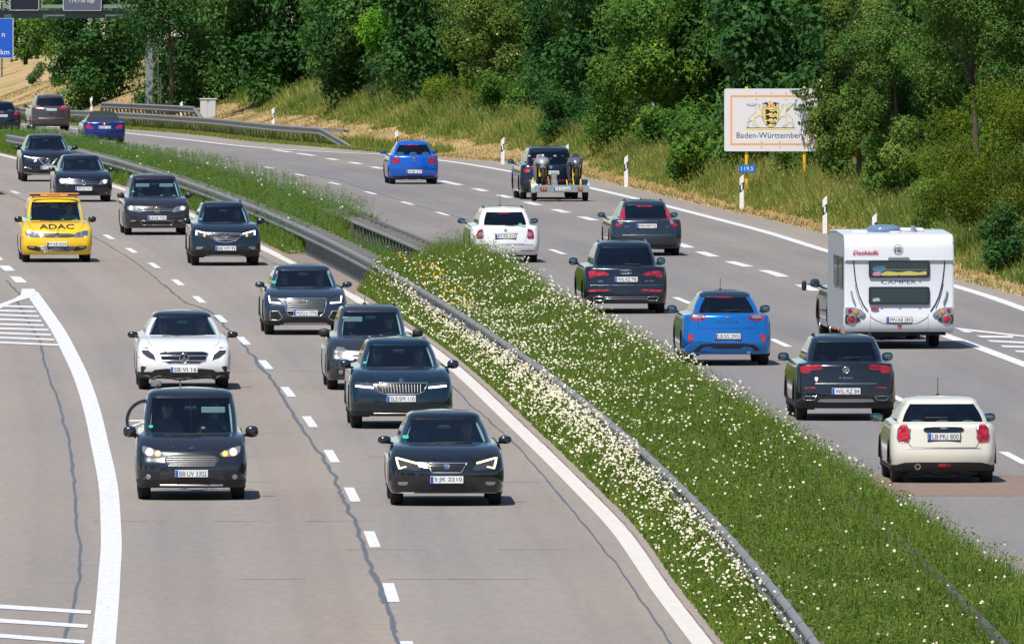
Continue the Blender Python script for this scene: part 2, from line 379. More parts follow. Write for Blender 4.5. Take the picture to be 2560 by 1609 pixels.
sheet('ground', lambda Y: Y*0-900., lambda Y: Y*0+900., np.array([-300., 0, 392, 500, 600, 700, 842, 1200, 3000]), 3, M['dry'], -.6)
sheet('median_soil', XL, XR, ys_all, 7, M['soil'], 0, zf=lambda X, Y: zg(Y)-.17*((Y > 404)&(Y < 446))*(X < CL_M(Y[:,0])[:,None]+.5)+.05+.10*np.sin(np.clip((X-XL(Y[:,0])[:,None])/(XR(Y[:,0])-XL(Y[:,0]))[:,None], 0, 1)*pi))
# ------------------------------------------------------------------ painted markings
def line(name, cx, w, y0, y1, mt, dz=.006, step=3.0, label=None):
    ys = np.linspace(y0, y1, max(2, int(abs(y1-y0)/step)+1)); X = cx(ys); Z = zg(ys)+dz
    v = np.concatenate([np.stack([X-w/2, ys, Z], -1), np.stack([X+w/2, ys, Z], -1)]); n = len(ys)
    f = np.array([(i, i+n, i+n+1, i+1) for i in range(n-1)]); o = mesh_np(name, v, f, mt); o['kind'] = 'structure'; return o
line('edge_line', CL_C, .27, 150, 900, M['paintline2'])
line('edge_line', CL_E, .29, 386, 900, M['paintline'])
line('edge_line', lambda Y: CL_R1(Y)-3.75, .16, 150, 900, M['paintline2'])
for px in _B:                                          # 6 m dashes every 18 m
    y = G(*px)[1]; line('lane_dash', CL_B, .165, y-3.1, y+3.1, M['paintline'])
for y in [505.5, 523] + [218]: line('lane_dash', CL_B, .165, y-3.1, y+3.1, M['paintline'])
yR = sorted(G(*px)[1] for px in _R1)
for y in yR + [466.3, 484, 431.8, 414.5, 379.5, 343, 307.5, 272.5, 255]: line('lane_dash', CL_R1, .17, y-3.1, y+3.1, M['paintline'])
yR2 = sorted(G(*px)[1] for px in _R2)
for y in [q for q in yR2 if q > 400] + [470, 482.4, 572, 584]: line('lane_dash', CL_R2, .30, y-3.1, y+3.1, M['paintline'])
for y in [658, 672]: line('lane_dash', CL_R2, .30, y-3.1, y+3.1, M['paintline'])
line('merge_line', CL_R2, .30, 200, 373, M['paintline'])
def poly(name, px, mt, dz=.010, kind='structure'):
    v = [Vector(G(u, w)) + Vector((0, 0, dz)) for u, w in px]; n = len(v)
    bm = bmesh.new(); bm.faces.new([bm.verts.new(q) for q in v]); bmesh.ops.triangulate(bm, faces=bm.faces)
    bmesh.ops.recalc_face_normals(bm, faces=bm.faces)
    for fc in bm.faces:
        if fc.normal.z < 0: fc.normal_flip()
    o = obj_bm(name, bm, mt); o['kind'] = kind; return o
# gore on the left: thick solid line, branch to the exit, ladder stripes
gl = crop(0,700,K,[(300,120),(350,190),(460,345),(550,480),(660,690),(750,880),(830,1100),(888,1310),(932,1513)])+crop(0,1207,K,[(1022,60),(1040,340),(1046,620),(1030,850),(1015,1080),(985,1400),(975,1513)])
GLc = Curve(gl, thin=6)
line('gore_line', GLc, .31, 215, G(300/K, 700+112/K)[1], M['paintline'], .006, 2)
poly('gore_line', crop(0,700,K,[(205,85),(325,85),(345,130),(290,165),(150,205),(40,250),(0,275),(0,228),(130,180),(195,140)]), M['paintline'])
for a, b, c, d in [(325,255,242,-10),(345,297,288,-10),(370,342,327,-10),(392,385,368,-10),(416,428,414,-10),(460,470,455,-10),(485,517,498,-10),(515,562,540,-10),(560,612,585,-10)]:
    poly('gore_stripe', crop(0,700,K,[(d-40,c-9),(a,b-8),(a-6,b+8),(d-40,c+9)]), M['paintline'], .008)
for a, b, c in [(860,1215,1158),(830,1347,1290),(800,1495,1432)]: poly('gore_stripe', crop(0,1207,K,[(-60,c-18),(a,b-14),(a-10,b+18),(-60,c+20)]), M['paintline'], .008)
for q in [[(0,1285),(35,1320),(0,1320)],[(0,1370),(90,1372),(145,1420),(45,1422),(0,1385)],[(92,1472),(190,1475),(240,1513),(255,1532),(150,1532)]]: poly('lane_dash', crop(0,300,K,q), M['paintline'], .008)
# gore on the right: merge hatch
poly('gore_line', crop(1920,560,K,[(1750,975),(2408,1050),(2500,1062),(2500,1078),(2408,1065),(1800,998)]), M['paintline'])
for q in [[(1795,1003),(1880,1005),(1940,1020),(1860,1022)],[(1955,1050),(2300,1053),(2310,1072),(2010,1070)],[(2055,1092),(2500,1112),(2500,1130),(2100,1110)],[(2185,1142),(2500,1152),(2500,1168),(2215,1160)],[(2315,1190),(2500,1194),(2500,1212),(2345,1206)]]: poly('gore_stripe', crop(1920,560,K,q), M['paintline'], .008)
# ------------------------------------------------------------------ tar-sealed cracks
def crack(px, w, jit=.02, dz=.005):
    a = np.array([G(u, v) for u, v in px]); a = a[np.argsort(a[:, 1])]; yy = np.arange(a[0, 1], a[-1, 1], .9)
    if len(yy) < 3: yy = np.linspace(a[0, 1], a[-1, 1], 4)
    X = np.interp(yy, a[:, 1], a[:, 0])+np.convolve(rng.normal(0, jit*1.5, len(yy)), np.ones(3)/3, 'same'); W = w*.72*(.6+.8*np.convolve(rng.random(len(yy)), np.ones(3)/3, 'same')); Z = zg(yy)+dz; n = len(yy)
    v = np.concatenate([np.stack([X-W/2, yy, Z], -1), np.stack([X+W/2, yy, Z], -1)])
    o = mesh_np('crack_seal', v, np.array([(i, i+n, i+n+1, i+1) for i in range(n-1)]), M['tar']); o['kind'] = 'structure'
crack(crop(0,700,K,[(60,0),(180,130)])+crop(0,700,K,[(160,210),(220,310),(300,440),(380,580),(420,780),(470,930),(540,1100),(590,1290),(650,1513)])+crop(0,1207,K,[(700,0),(715,400),(760,590),(755,910),(705,1110),(650,1330),(595,1513)]), .065, .012)
crack(crop(0,700,K,[(1480,0),(1640,125),(1740,215),(1950,280),(2150,460),(2230,540),(2408,760)])+crop(640,650,K,[(0,940),(200,1200),(400,1513)])+crop(640,960,K,[(150,-40),(260,130),(430,400),(590,640),(740,850),(820,1060),(1010,1510)])+crop(640,1207,K,[(760,0),(900,290),(1010,560),(1150,930),(1260,1220),(1340,1513)]), .085, .022)
crack(crop(640,1207,K,[(1075,815),(1150,950),(1200,1130)]), .11, .02, .0055); crack(crop(640,1207,K,[(1235,1270),(1320,1400)]), .10, .02, .0055)
crack(crop(0,300,K,[(0,660),(250,770),(870,1090),(1250,1320),(1480,1500)]), .05, .012)
crack(crop(1280,1000,K,[(0,380),(300,720),(580,1050),(840,1370),(960,1513)])+crop(1280,1207,K,[(350,0),(590,280),(900,680),(1210,1090),(1500,1513)]), .045, .008)
crack(crop(640,650,K,[(1830,1160),(2060,1400),(2200,1513)])+crop(640,960,K,[(1830,0),(2200,350),(2408,540)]), .045, .008)
crack(crop(640,650,K,[(100,0),(215,50)])+crop(640,580,K,[(25,215),(215,318)]), .04, .008)
crack(crop(1920,1207,K,[(2400,1210),(2290,1100),(1900,820),(1300,340),(900,60),(840,0)]), .045, .01)
for (oy, pp) in [(0, [(240,20),(700,108),(1100,205),(1500,330),(2000,460)]),]: crack(crop(640,400,K,[(0,40),(280,110),(760,180),(1100,300),(1500,425),(1750,490),(2010,570)]), .04, .005)
for y in (240.5, 251, 262, 279, 291, 303, 330, 341):
    for k_ in range(rng.integers(1, 4)):
        x = rng.uniform(-7, 1.2); w = rng.uniform(.4, 1.3)
        if x+w > CL_C.at(y)-.2: continue
        o = mesh_np('crack_seal', [(x, y, float(zg(y))+.005), (x+w, y+.05, float(zg(y))+.005), (x+w, y+.09, float(zg(y))+.005), (x, y+.07, float(zg(y))+.005)], [(0, 1, 2, 3)], M['tar']); o['kind'] = 'structure'
# reddish repair strip across the right carriageway
poly('road_patch', crop(1920,900,K,[(740,1085),(2500,1085),(2500,1275),(1010,1275)]), asphalt('asphalt_repair', (.215, .150, .128), (.205, .158, .136), (.21, .165, .14)), .003)
poly('road_patch', crop(640,300,K,[(45,1150),(350,1145),(800,1400),(780,1500),(420,1385)]), asphalt('asphalt_old_edge', (.25, .205, .175), (.23, .19, .165), (.23, .18, .15)), .003)
sheet('paved_apron', lambda Y: CL_C(Y)+.1, lambda Y: CL_M(Y)+.25, np.arange(403, 447.5, 1.5), 3, asphalt('apron_brown', (.225, .185, .16), (.25, .21, .18), (.16, .13, .11)), .014)
o = MB(); o.box(CL_C.at(446)+.3, CL_M.at(446)+.2, 446.5, 446.8, float(zg(446))-.1, float(zg(446))+.12); o.build('kerb_edge', M['kerb'])['kind'] = 'structure'
# kerb of blocks beside the left lane line
kb = MB(); kb.box(-.135, .135, -.84, .84, -.12, .035, bev=.012); ko = None
kroot = empty('kerb', (0, 0, 0)); kroot['kind'] = 'structure'; y = 214.0; 
while y < 404:
    xx = CL_C.at(y)+.14+.15; rz = math.atan(-CL_C.slope(y))
    if ko is None: ko = kb.build('kerb_block', M['kerb'], kroot, False); o = ko
    else: o = inst('kerb_block', ko, kroot)
    o.location = (xx+rng.normal(0, .008), y, float(zg(y))+rng.normal(0, .006)); o.rotation_euler = (0, 0, rz+rng.normal(0, .004)); y += 1.73
# ------------------------------------------------------------------ the bank on the right
def hbank(X, Y):
    'height of the ground right of the carriageway'
    X = np.asarray(X, float); Y = np.asarray(Y, float); t = X - CL_F(Y.ravel()).reshape(Y.shape)
    u = np.clip(t-1.1, 0, None); s = .30
    h = s*np.where(u < 11, u - 1.2*(1-np.exp(-u/1.2)), 11-1.2+(u-11)*.25)
    h = h + .10*np.sin(Y*.11+X*.5)*np.clip(u/3, 0, 1) + .07*np.sin(Y*.31-X*.9)*np.clip(u/3, 0, 1)
    return zg(Y) + np.clip(t*.1, -.3, .03) + h
ysb = np.concatenate([np.arange(200, 380, 20.), np.arange(380, 900, 3.), np.arange(900, 1400, 25.)])
tt = np.concatenate([np.linspace(0, 4, 14), np.linspace(4.5, 16, 20), np.linspace(18, 120, 14)])
Xb = CL_F(ysb)[:, None]+tt[None]; Yb = np.repeat(ysb[:, None], len(tt), 1)
M['bank_wood_shade'] = M['dry'].copy(); mm_ = M['bank_wood_shade']; b_ = bsdf(mm_); l_ = b_.inputs['Base Color'].links[0]; src_ = l_.from_socket; at_ = nd(mm_, 'ShaderNodeAttribute', attribute_name='wood'); lk(mm_, mix(mm_, at_.outputs['Fac'], src_, (.035, .038, .018)), b_.inputs['Base Color'])  # bank darkens beyond the tree line: shade under the crowns put into its colour
i = np.arange(len(ysb)-1)[:, None]*len(tt)+np.arange(len(tt)-1)[None]; nn = len(tt)
o = mesh_np('embankment', np.stack([Xb, Yb, hbank(Xb, Yb)], -1).reshape(-1, 3), np.stack([i, i+1, i+nn+1, i+nn], -1).reshape(-1, 4), M['bank_wood_shade'], None, True); o['kind'] = 'structure'; tb_ = np.interp(Yb, [400, 540, 600, 650, 694, 740, 860, 885, 920], [4.5, 5, 5.5, 7, 8, 8.5, 10.5, 17., 26.]); attr(o, 'wood', np.clip((tt[None]-tb_)/1.5, 0, 1).ravel(), 'POINT')
def GB(u, v, dz=0.0):
    'photo pixel to the point on the bank'
    c, s = cos(PITCH), sin(PITCH); zz = -(v-804.5); Yd = F*c+zz*s; Zd = -F*s+zz*c
    Y = np.arange(380, 1100, .5); t = Y/Yd; X = (u-1280)*t; Z = H+Zd*t
    hh = hbank(X, Y)+dz; hit = np.where(Z <= hh)[0]
    if len(hit) == 0: k = len(Y)-1
    else: k = hit[0]
    return float(X[k]), float(Y[k]), float(hh[k]-dz)
def up(u, vt, Y): 
    'height of photo row vt at distance Y'
    return H-(vt+317.0)*Y/F
# ------------------------------------------------------------------ car builder
NF, NC, NS = 10, 6, 40
def half_ring(w, y0, y1, b0, b1, rx0, ry0, rx1, ry1, side):
    P = [(t/NF*(w-rx0), y0 + b0*(t/NF)**2) for t in range(NF+1)]
    for i in range(1, NC+1):
        a = pi/2*i/NC; P.append((w-rx0+rx0*sin(a), y0+b0+ry0*(1-cos(a))))
    ys, ye = y0+b0+ry0, y1-b1-ry1
    P += [(w, y) for y in side(ys, ye)[1:-1]]
    for i in range(0, NC+1):
        a = pi/2*(1-i/NC); P.append((w-rx1+rx1*sin(a), y1-b1-ry1*(1-cos(a))))
    P += [(t/NF*(w-rx1), y1 - b1*(t/NF)**2) for t in range(NF-1, -1, -1)]
    return P
I_SIDE0 = NF + NC; I_SIDE1 = I_SIDE0 + NS           # index range of the side run
SEG = (6, 10, 12, 6, 6)
def car_shell(p):
    L, W = p['L'], p['W']; R = p['wr']; Ra = R + p.get('gap', .055); oh, wb = p['oh'], p['wb']
    n, f = p['near'], p['far']; bz = p['belt']; zr = p['zr']; wk, wg = p['wk'], p['wg']
    def uni(ys, ye): return list(np.linspace(ys, ye, NS+1))
    def arch(z):
        def fn(ys, ye):
            d = z - R; c = sqrt(max(Ra*Ra - d*d, (.45*Ra)**2))
            a1, a2, b1, b2 = oh-c, oh+c, oh+wb-c, oh+wb+c
            a1 = max(a1, ys+.02); b2 = min(b2, ye-.02)
            k = [ys, a1, a2, b1, b2, ye]; out = [ys]
            for s in range(5):
                m = SEG[s]; out += [k[s]+(k[s+1]-k[s])*(i/m) if s not in (1, 3) else
                    (k[s]+k[s+1])/2 - (k[s+1]-k[s])/2*cos(pi*i/m) for i in range(1, m+1)]
            return out
        return fn
    ym = L/2; lift = p.get('lift', 0.0); rings = []
    def ring(w, i0, i1, zk, b=(.10, .08), r=(.26, .34, .22, .26), side=None, tag=None, near_w=1.0):
        rings.append((tag, w, i0, i1, zk, b, r, side))
    zl = p.get('zl', .20)+lift; zb = p.get('zb', .58)
    zn, zf = n['zn'], f['zn']; yc, yf = n['yc'], f['yc']
    bow = p.get('bow', .115); bowf = p.get('bowf', .08)
    lb = ((bow, bowf), (.19, .27, .18, .24))
    ring(W/2-.22, .28, .28, [(0, zl+.03)], *lb, side='a', tag='A')
    ring(W/2-.05, .09, .09, [(0, zl)], *lb, side='a', tag='B')
    ring(W/2-.012, .03, .03, [(0, zl+.10)], *lb, side='a', tag='C')
    ring(W/2, .0, .0, [(0, .46)], *lb, side='a', tag='D')
    ring(W/2, .012, .012, [(0, zb)], *lb, side='a', tag='E')
    sd = .76 if bz < 1.05 else .84
    ring(W/2-.004, n.get('i1', .06), f.get('i1', .05), [(0, zn-.10), (yc*.8+.05, sd), (L-yf*.8-.05, sd), (L, zf-.10)], *lb, side='a', tag='F')
    ring(W/2-.022, n.get('i2', .12), f.get('i2', .08), [(0, zn), (yc+.1, bz-.09), (L-yf-.1, bz-.07), (L, zf)], *lb, side='a', tag='S')
    ring(W/2-.045, n.get('i3', .20), f.get('i3', .12), [(0, zn+.035), (yc+.1, bz-.03), (L-yf-.1, bz-.02), (L, min(zf+.035, f['zc']-.01))], *lb, side='u', tag='S2')
    hm = n.get('hm', .62); hf = f.get('hm', .6)
    y3, y4 = n.get('i3', .2), f.get('i3', .12)
    ring((W/2-.045)*.58+(wk+.03)*.42, y3+(yc-y3)*.5, y4+(yf-y4)*.5,
         [(0, zn+.035+hm*(n['zc']-zn-.035)), (yc+.1, bz-.012), (L-yf-.1, bz), (L, zf+.035+hf*(f['zc']-zf-.035))],
         (bow*.9, bowf*.9), (.18, .28, .17, .24), side='u', tag='M')
    gr = p.get('gr', (.16, .26, .14, .16))
    ring(wk+.025, yc, yf, [(0, n['zc']), (yc+.3, bz), (L-yf-.3, f.get('bz', bz+.02)), (L, f['zc'])], (bow*.9, bowf*.8), gr, side='u', tag='K')
    ring(wk, yc+.025, yf+.02, [(0, n['zc']+.018), (yc+.3, bz+.012), (L-yf-.3, f.get('bz', bz+.02)+.012), (L, f['zc']+.018)], (bow*.9, bowf*.8), gr, side='u', tag='K2')
    yg, yh = n['yg'], f['yg']
    ring(wg, yg, yh, [(0, n['zg']), (yg+.3, zr-.125), (L-yh-.3, zr-.135), (L, f['zg'])], (bow*.7, bowf*.6), gr, side='u', tag='T')
    ring(wg-.012, yg+.04, yh-.02 if f.get('spoil') else yh+.03, [(0, n['zg']+.03), (yg+.35, zr-.08), (L-yh-.3, zr-.09), (L, f['zg']+.03)], (bow*.6, bowf*.6), gr, side='u', tag='T2')
    ring(wg-.09, yg+.20, yh+.12, [(0, n['zg']+.62*(zr-n['zg'])), (yg+.5, zr-.025), (L-yh-.4, zr-.035), (L, f['zg']+.6*(zr-f['zg']))], (.06, .04), (.14, .2, .12, .15), side='u', tag='R1')
    ring(wg*.5, yg+.42, yh+.35, [(0, zr-.006), (L/2, zr), (L, zr-.02)], (.02, .02), (.1, .1, .1, .1), side='u', tag='R2')
    keys = []
    for (tg, w, i0, i1, zk, b, r, side) in rings:
        zk2 = [zk[0], (L, zk[0][1])] if len(zk) == 1 else zk
        sf = arch(zk2[0][1] if len(zk) == 1 else sd) if side == 'a' else uni
        if tg in ('F', 'S'): sf = arch({'F': sd, 'S': bz-.09}[tg])
        P = half_ring(w, i0, L-i1, b[0], b[1], *r, sf); xs = [a for a, _ in zk2]; zs = [c for _, c in zk2]
        keys.append([(x, y, float(np.interp(y, xs, zs))) for x, y in P])
    nU = len(keys[0])
    kk = np.array(keys)
    sp0 = np.array([(0.0, max(.3, min(q[1], L-.3)), zl+.03) for q in keys[0]])
    sp1 = np.array([(0.0, q[1], zr+.004 if .6 < q[1] < L-.6 else zr-.004) for q in keys[-1]])
    kk = np.concatenate([sp0[None], kk, sp1[None]]); tags = ['_'] + [r[0] for r in rings] + ['^']
    subs = {'_': 1, 'A': 2, 'B': 3, 'C': 4, 'D': 3, 'E': 3, 'F': 3, 'S': 2, 'S2': 3, 'M': 3, 'K': 1, 'K2': 6, 'T': 1, 'T2': 3, 'R1': 3, 'R2': 2}
    t = [0.0]; lev = []; x = np.arange(len(kk), dtype=float)
    for i in range(len(kk)-1):
        m = subs[tags[i]]
        for j in range(m): lev.append((i + j/m, tags[i]))
    lev.append((len(kk)-1, '^')); q = np.array([a for a, _ in lev])
    V = pchip(x, kk, q)
    for i, (a, tg) in enumerate(lev):                      # straight glass and pillars
        if tg in ('K2', 'K', 'T'): i0 = int(a); fr = a - i0; V[i] = kk[i0]*(1-fr) + kk[i0+1]*fr; V[i,:,2] = V[i,:,2] ; 
        if tg == 'K2' and fr > 0: V[i, :, 0] += .018*sin(pi*fr)*np.clip(V[i, :, 0]/wg, 0, 1)
    return V, [tg for _, tg in lev], nU
def build_car(name, p, label, cat, px, feats=(), group=None):
    'p: measurements; px: photo pixel (x of the face centre, y of the near tyres on the road)'
    wx, wy, wz = G(px[0], px[1]); sl = p.get('slope') ; oh, L, W = p['oh'], p['L'], p['W']
    rz = math.atan(-sl); wx += sl*oh
    root = empty(name, (wx, wy, wz), rz, label, cat, group)
    S = F / wy * p['k']                                    # crop pixels per metre
    cx, ty = p['c']; th = H / wy
    def fx(q): return ((q[0]-cx)/S, (ty-q[1])/S + .85*th)
    p.setdefault('seatz', min(.55, p['zr']-1.13)); V, tags, nU = car_shell(p); nl = len(tags)
    V = V.copy(); V[:, :, 1] -= oh
    right = V; left = V[:, ::-1].copy(); left[:, :, 0] *= -1
    full = np.concatenate([right, left[:, 1:-1]], axis=1); n = full.shape[1]
    verts = full.reshape(-1, 3); faces = []; part = []
    R = p['wr']; Ra = R + p.get('gap', .055); zcut = R + Ra
    s0, s1 = I_SIDE0, I_SIDE1
    a1 = (s0+SEG[0], s0+SEG[0]+SEG[1]); a2 = (s0+sum(SEG[:3]), s0+sum(SEG[:4]))
    pil = p.get('pillars', (.0, .045, .40, .455, .76, .80, .95))
    def side_kind(i):
        t = (i + .5 - s0)/NS
        if t < pil[1] : return 'body'
        if t < pil[2]: return 'side_window'
        if t < pil[3]: return 'bp'
        if t < pil[4]: return 'side_window.r'
        if t < pil[5]: return 'bp'
        if t < pil[6]: return 'side_window.q'
        return 'body'
    ng = p.get('gcol', 2); fg = p.get('gcolf', 2)
    for l in range(nl-1):
        tg = tags[l]
        for c in range(n):
            d = (c+1) % n; i = c if c < nU-1 else (2*(nU-1)-1-c); sd = 'l' if c >= nU-1 else 'r'
            q = (l*n+c, l*n+d, (l+1)*n+d, (l+1)*n+c); k = 'body'
            zc = (full[l, c, 2]+full[l+1, c, 2])/2
            if s0 <= i < s1 and tg in ('A', 'B', 'C', 'D', 'E', 'F', 'S') or (tg == '_' and s0 <= i < s1):
                if (a1[0] <= i < a1[1] or a2[0] <= i < a2[1]) and max(full[l, c, 2], full[l+1, c, 2]) <= zcut+.02: k = None
            if tg == 'K2' and not p.get('soft'):
                if i < NF+ng: k = 'windscreen' if p['face'] == 'front' else 'rear_window'
                elif i >= nU-1-NF-fg: k = 'rear_window' if p['face'] == 'front' else 'windscreen'
                elif s0 <= i < s1:
                    k = side_kind(i)
                    if k.startswith('side'): k += sd
            elif tg == 'K2' and p.get('soft'):
                k = 'soft_top'
                if s0 <= i < s1 and side_kind(i).startswith('side'): k = side_kind(i)+sd
                if i >= nU-1-NF-fg: k = 'windscreen'
            elif tg in ('T', 'T2', 'R1', 'R2'): k = 'roof'
            elif tg in ('_', 'A'): k = 'under'
            elif tg in ('B', 'C', 'D') and zc < p.get('clad', 0): k = 'cladding'
            faces.append(q); part.append(k)
    # body shell
    mb = [p['paint'], p.get('roofm', p['paint']), M['under'], p.get('cladm', M['dark']), M['black']]
    ix = {'body': 0, 'roof': 1, 'under': 2, 'cladding': 3, 'bp': 4}
    def sub(keys):
        fs = [faces[j] for j in range(len(faces)) if part[j] in keys]; u = sorted({v for q in fs for v in q}); mp = {v: j for j, v in enumerate(u)}
        return verts[u], [tuple(mp[v] for v in q) for q in fs], [part[j] for j in range(len(faces)) if part[j] in keys]
    v, f, pk = sub(('body', 'roof', 'under', 'cladding', 'bp'))
    bm = bmesh.new(); bv = [bm.verts.new(q) for q in v]; bm.faces.ensure_lookup_table()
    for q, kq in zip(f, pk):
        try:
            fc = bm.faces.new([bv[i] for i in q]); fc.material_index = ix[kq]; fc.smooth = True
        except ValueError: pass
    bmesh.ops.remove_doubles(bm, verts=bm.verts, dist=1e-4)
    bmesh.ops.recalc_face_normals(bm, faces=bm.faces)
    me = bpy.data.meshes.new('body'); bm.to_mesh(me); bm.free()
    for m in mb: me.materials.append(m)
    me.set_sharp_from_angle(angle=radians(34)); body = link(bpy.data.objects.new('body', me), root)
    for key, nm, mm in [('windscreen', 'windscreen', M['glass']), ('rear_window', 'rear_window', p.get('rearglass', M['glass'])), ('soft_top', 'soft_top', p.get('soft'))] + \
            [(a+b, 'side_window', M['glass'] if a == 'side_window' else p.get('privacy', M['glassd'])) for a in ('side_window', 'side_window.r', 'side_window.q') for b in 'lr']:
        v, f, _ = sub((key,))
        if len(f): mesh_np(nm, v, f, mm, root, smooth=True)
    bvh = BVHTree.FromPolygons([tuple(q) for q in verts], faces)
    def proj(x, z, off):
        h = bvh.ray_cast(Vector((x, -8, z)), Vector((0, 1, 0)))
        if h[0] is None:
            h = bvh.find_nearest(Vector((x, -oh, z)))
        nrm = h[1]; nrm = -nrm if nrm.y > 0 else nrm
        return h[0] + nrm*off
    def patch(nm, mm, pts, parent=root, off=.006, depth=.03, smooth=1, grid=.05):
        P = [Vector(q) for q in pts]
        for _ in range(smooth):
            P = [v for a, b in zip(P, P[1:]+P[:1]) for v in (a*.82+b*.18, a*.18+b*.82)]
        Q = []
        for a, b in zip(P, P[1:]+P[:1]):
            m = max(1, int((b-a).length/grid)); Q += [a.lerp(b, i/m) for i in range(m)]
        x0, x1 = min(q.x for q in Q), max(q.x for q in Q); z0, z1 = min(q.y for q in Q), max(q.y for q in Q)
        inner = []
        def inside(x, z):
            c = False
            for a, b in zip(Q, Q[1:]+Q[:1]):
                if (a.y > z) != (b.y > z) and x < (b.x-a.x)*(z-a.y)/(b.y-a.y)+a.x: c = not c
            return c
        x = x0+grid/2
        while x < x1:
            z = z0+grid/2
            while z < z1:
                if inside(x, z) and min((Vector((x, z))-q).length for q in Q) > grid*.4: inner.append(Vector((x, z)))
                z += grid
            x += grid
        nb = len(Q)
        r = delaunay_2d_cdt(Q+inner, [], [list(range(nb))], 1, 1e-5)
        vo = [proj(q.x, q.y, off) for q in r[0]]; vi = [q + Vector((0, depth, 0)) for q in vo]
        fo = [tuple(t) for t in r[2]]; m = len(vo); from collections import Counter
        ec = Counter(); 
        for t in fo:
            for a, b in zip(t, t[1:]+t[:1]): ec[(a, b)] += 1
        fs = fo + [(b, a, a+m, b+m) for (a, b) in ec if (b, a) not in ec]
        o_ = mesh_np(nm, vo+vi, fs, mm, parent, True); o_.data.set_sharp_from_angle(angle=radians(35)); return o_
    def tube(nm, mm, pts, r, closed=False, parent=root, off=.004):
        Q = []; P = [Vector(q) for q in pts]; prs = list(zip(P, P[1:]+(P[:1] if closed else [])))[:len(P) if closed else len(P)-1]
        for a, b in prs:
            m = max(1, int((b-a).length/.05)); Q += [a.lerp(b, i/m) for i in range(m)]
        if not closed: Q.append(P[-1])
        mb_ = MB(); mb_.tube([proj(q.x, q.y, off) for q in Q], r, 6, closed); return mb_.build(nm, mm, parent, True, 60)
    def mir(pts): return [(-x, z) for x, z in pts][::-1]
    last = [None, None]
    for ft in feats:
        op = ft[0]
        if op == 'P':
            _, nm, mm, pts, mi = ft[:5]; kw = ft[5] if len(ft) > 5 else {}
            q = [fx(a) for a in pts]
            if kw.get('sym'): q = [(a, z) for a, z in q]
            last = [patch(nm, M[mm] if isinstance(mm, str) else mm, q, **{k: v for k, v in kw.items() if k in ('off', 'smooth', 'depth')}), None]
            if mi: last[1] = patch(nm, M[mm] if isinstance(mm, str) else mm, mir(q), **{k: v for k, v in kw.items() if k in ('off', 'smooth', 'depth')})
        elif op == 'T':
            _, nm, mm, pts, mi, r = ft[:6]; cl = len(ft) > 6 and ft[6]
            q = [fx(a) for a in pts]; pr = last if nm in ('light_strip', 'slat', 'frame') else [root, root]
            tube(nm, M[mm], q, r, cl, pr[0] or root)
            if mi: tube(nm, M[mm], mir(q), r, cl, pr[1] or root)
        elif op == 'C':
            _, nm, mm, c, r, mi = ft[:6]; x, z = fx(c)
            pr = last if nm in ('lamp', 'indicator', 'reflector_bowl') else [root, root]
            for sg, par in ((1, pr[0] or root), (-1, pr[1] or root))[:2 if mi else 1]:
                q = [(sg*x + r*cos(a), z + r*sin(a)) for a in np.linspace(0, 2*pi, 15)[:-1]]
                patch(nm, M[mm], q, par, off=.012, smooth=0, grid=max(.03, r*.8))
        elif op == 'O':                                     # ring emblem
            _, nm, mm, c, r, rr = ft[:6]; x, z = fx(c); pr = proj(x, z, .015)
            mb_ = MB(); mb_.tube([(pr.x+r*cos(a), pr.y, pr.z+r*sin(a)) for a in np.linspace(0, 2*pi, 21)[:-1]], rr, 6, True)
            for sx_, sz_, ex_, ez_ in (ft[6] if len(ft) > 6 else ()):
                mb_.tube([(pr.x+r*sx_, pr.y-.003, pr.z+r*sz_), (pr.x+r*ex_, pr.y-.003, pr.z+r*ez_)], rr*.9, 5)
            ob = mb_.build(nm, M[mm], root, True, 60)
            if len(ft) > 7 and ft[7]: mb2 = MB(); mb2.lathe([(.001, 0), (r, 0)], 20, Matrix.Translation((pr.x, pr.y+.004, pr.z)), 'y'); mb2.build('emblem_field', M[ft[7]], ob)
        elif op == 'N':
            _, txt, c = ft[:3]; x, z = fx(c); ws = .52
            ys = [proj(x+dx, z, 0).y for dx in (-.26, 0, .26)]; y = min(ys)-.012
            mb_ = MB(); mb_.box(x-.26, x+.26, y-.008, y+.05, z-.056, z+.056, bev=.004); pl = mb_.build('number_plate', M['white'], root)
            mb_ = MB(); mb_.box(x-.257, x-.212, y-.0105, y-.006, z-.052, z+.052); mb_.build('country_band', M['blue'], pl)
            if txt: lettering(txt, .1, M['ink'], pl, x+.022, y-.0105, z, w=.43, h=.078, bold=0.0)
            if len(ft) > 3 and ft[3]:
                mb_ = MB(); mb_.box(x-.27, x+.27, y-.004, y+.05, z-.078, z+.066); mb_.build('plate_holder', M['dark'], root)
        elif op == 'W':                                      # lettering wrapped on the body
            _, txt, c, w, h, mm = ft[:6]; x, z = fx(c); v, f = text_mesh(txt, 1.0, *(ft[6] if len(ft) > 6 else (0.0, 0.0)))
            W0 = max(a for a, b in v)-min(a for a, b in v); H0 = max(b for a, b in v)-min(b for a, b in v)
            mesh_np('lettering', [proj(x+a*w/W0, z+b*h/H0, .010) for a, b in v], [tuple(q) for q in f], M[mm], root)
    # wheels
    Rt, wt = R, .205
    prof = [(Rt*.66, -wt/2+.012), (Rt*.80, -wt/2), (Rt*.94, -wt/2+.005), (Rt*.99, -wt/2+.028), (Rt, -wt/2+.05), (Rt, wt/2-.05), (Rt*.99, wt/2-.028), (Rt*.94, wt/2-.005), (Rt*.80, wt/2), (Rt*.66, wt/2-.012)]
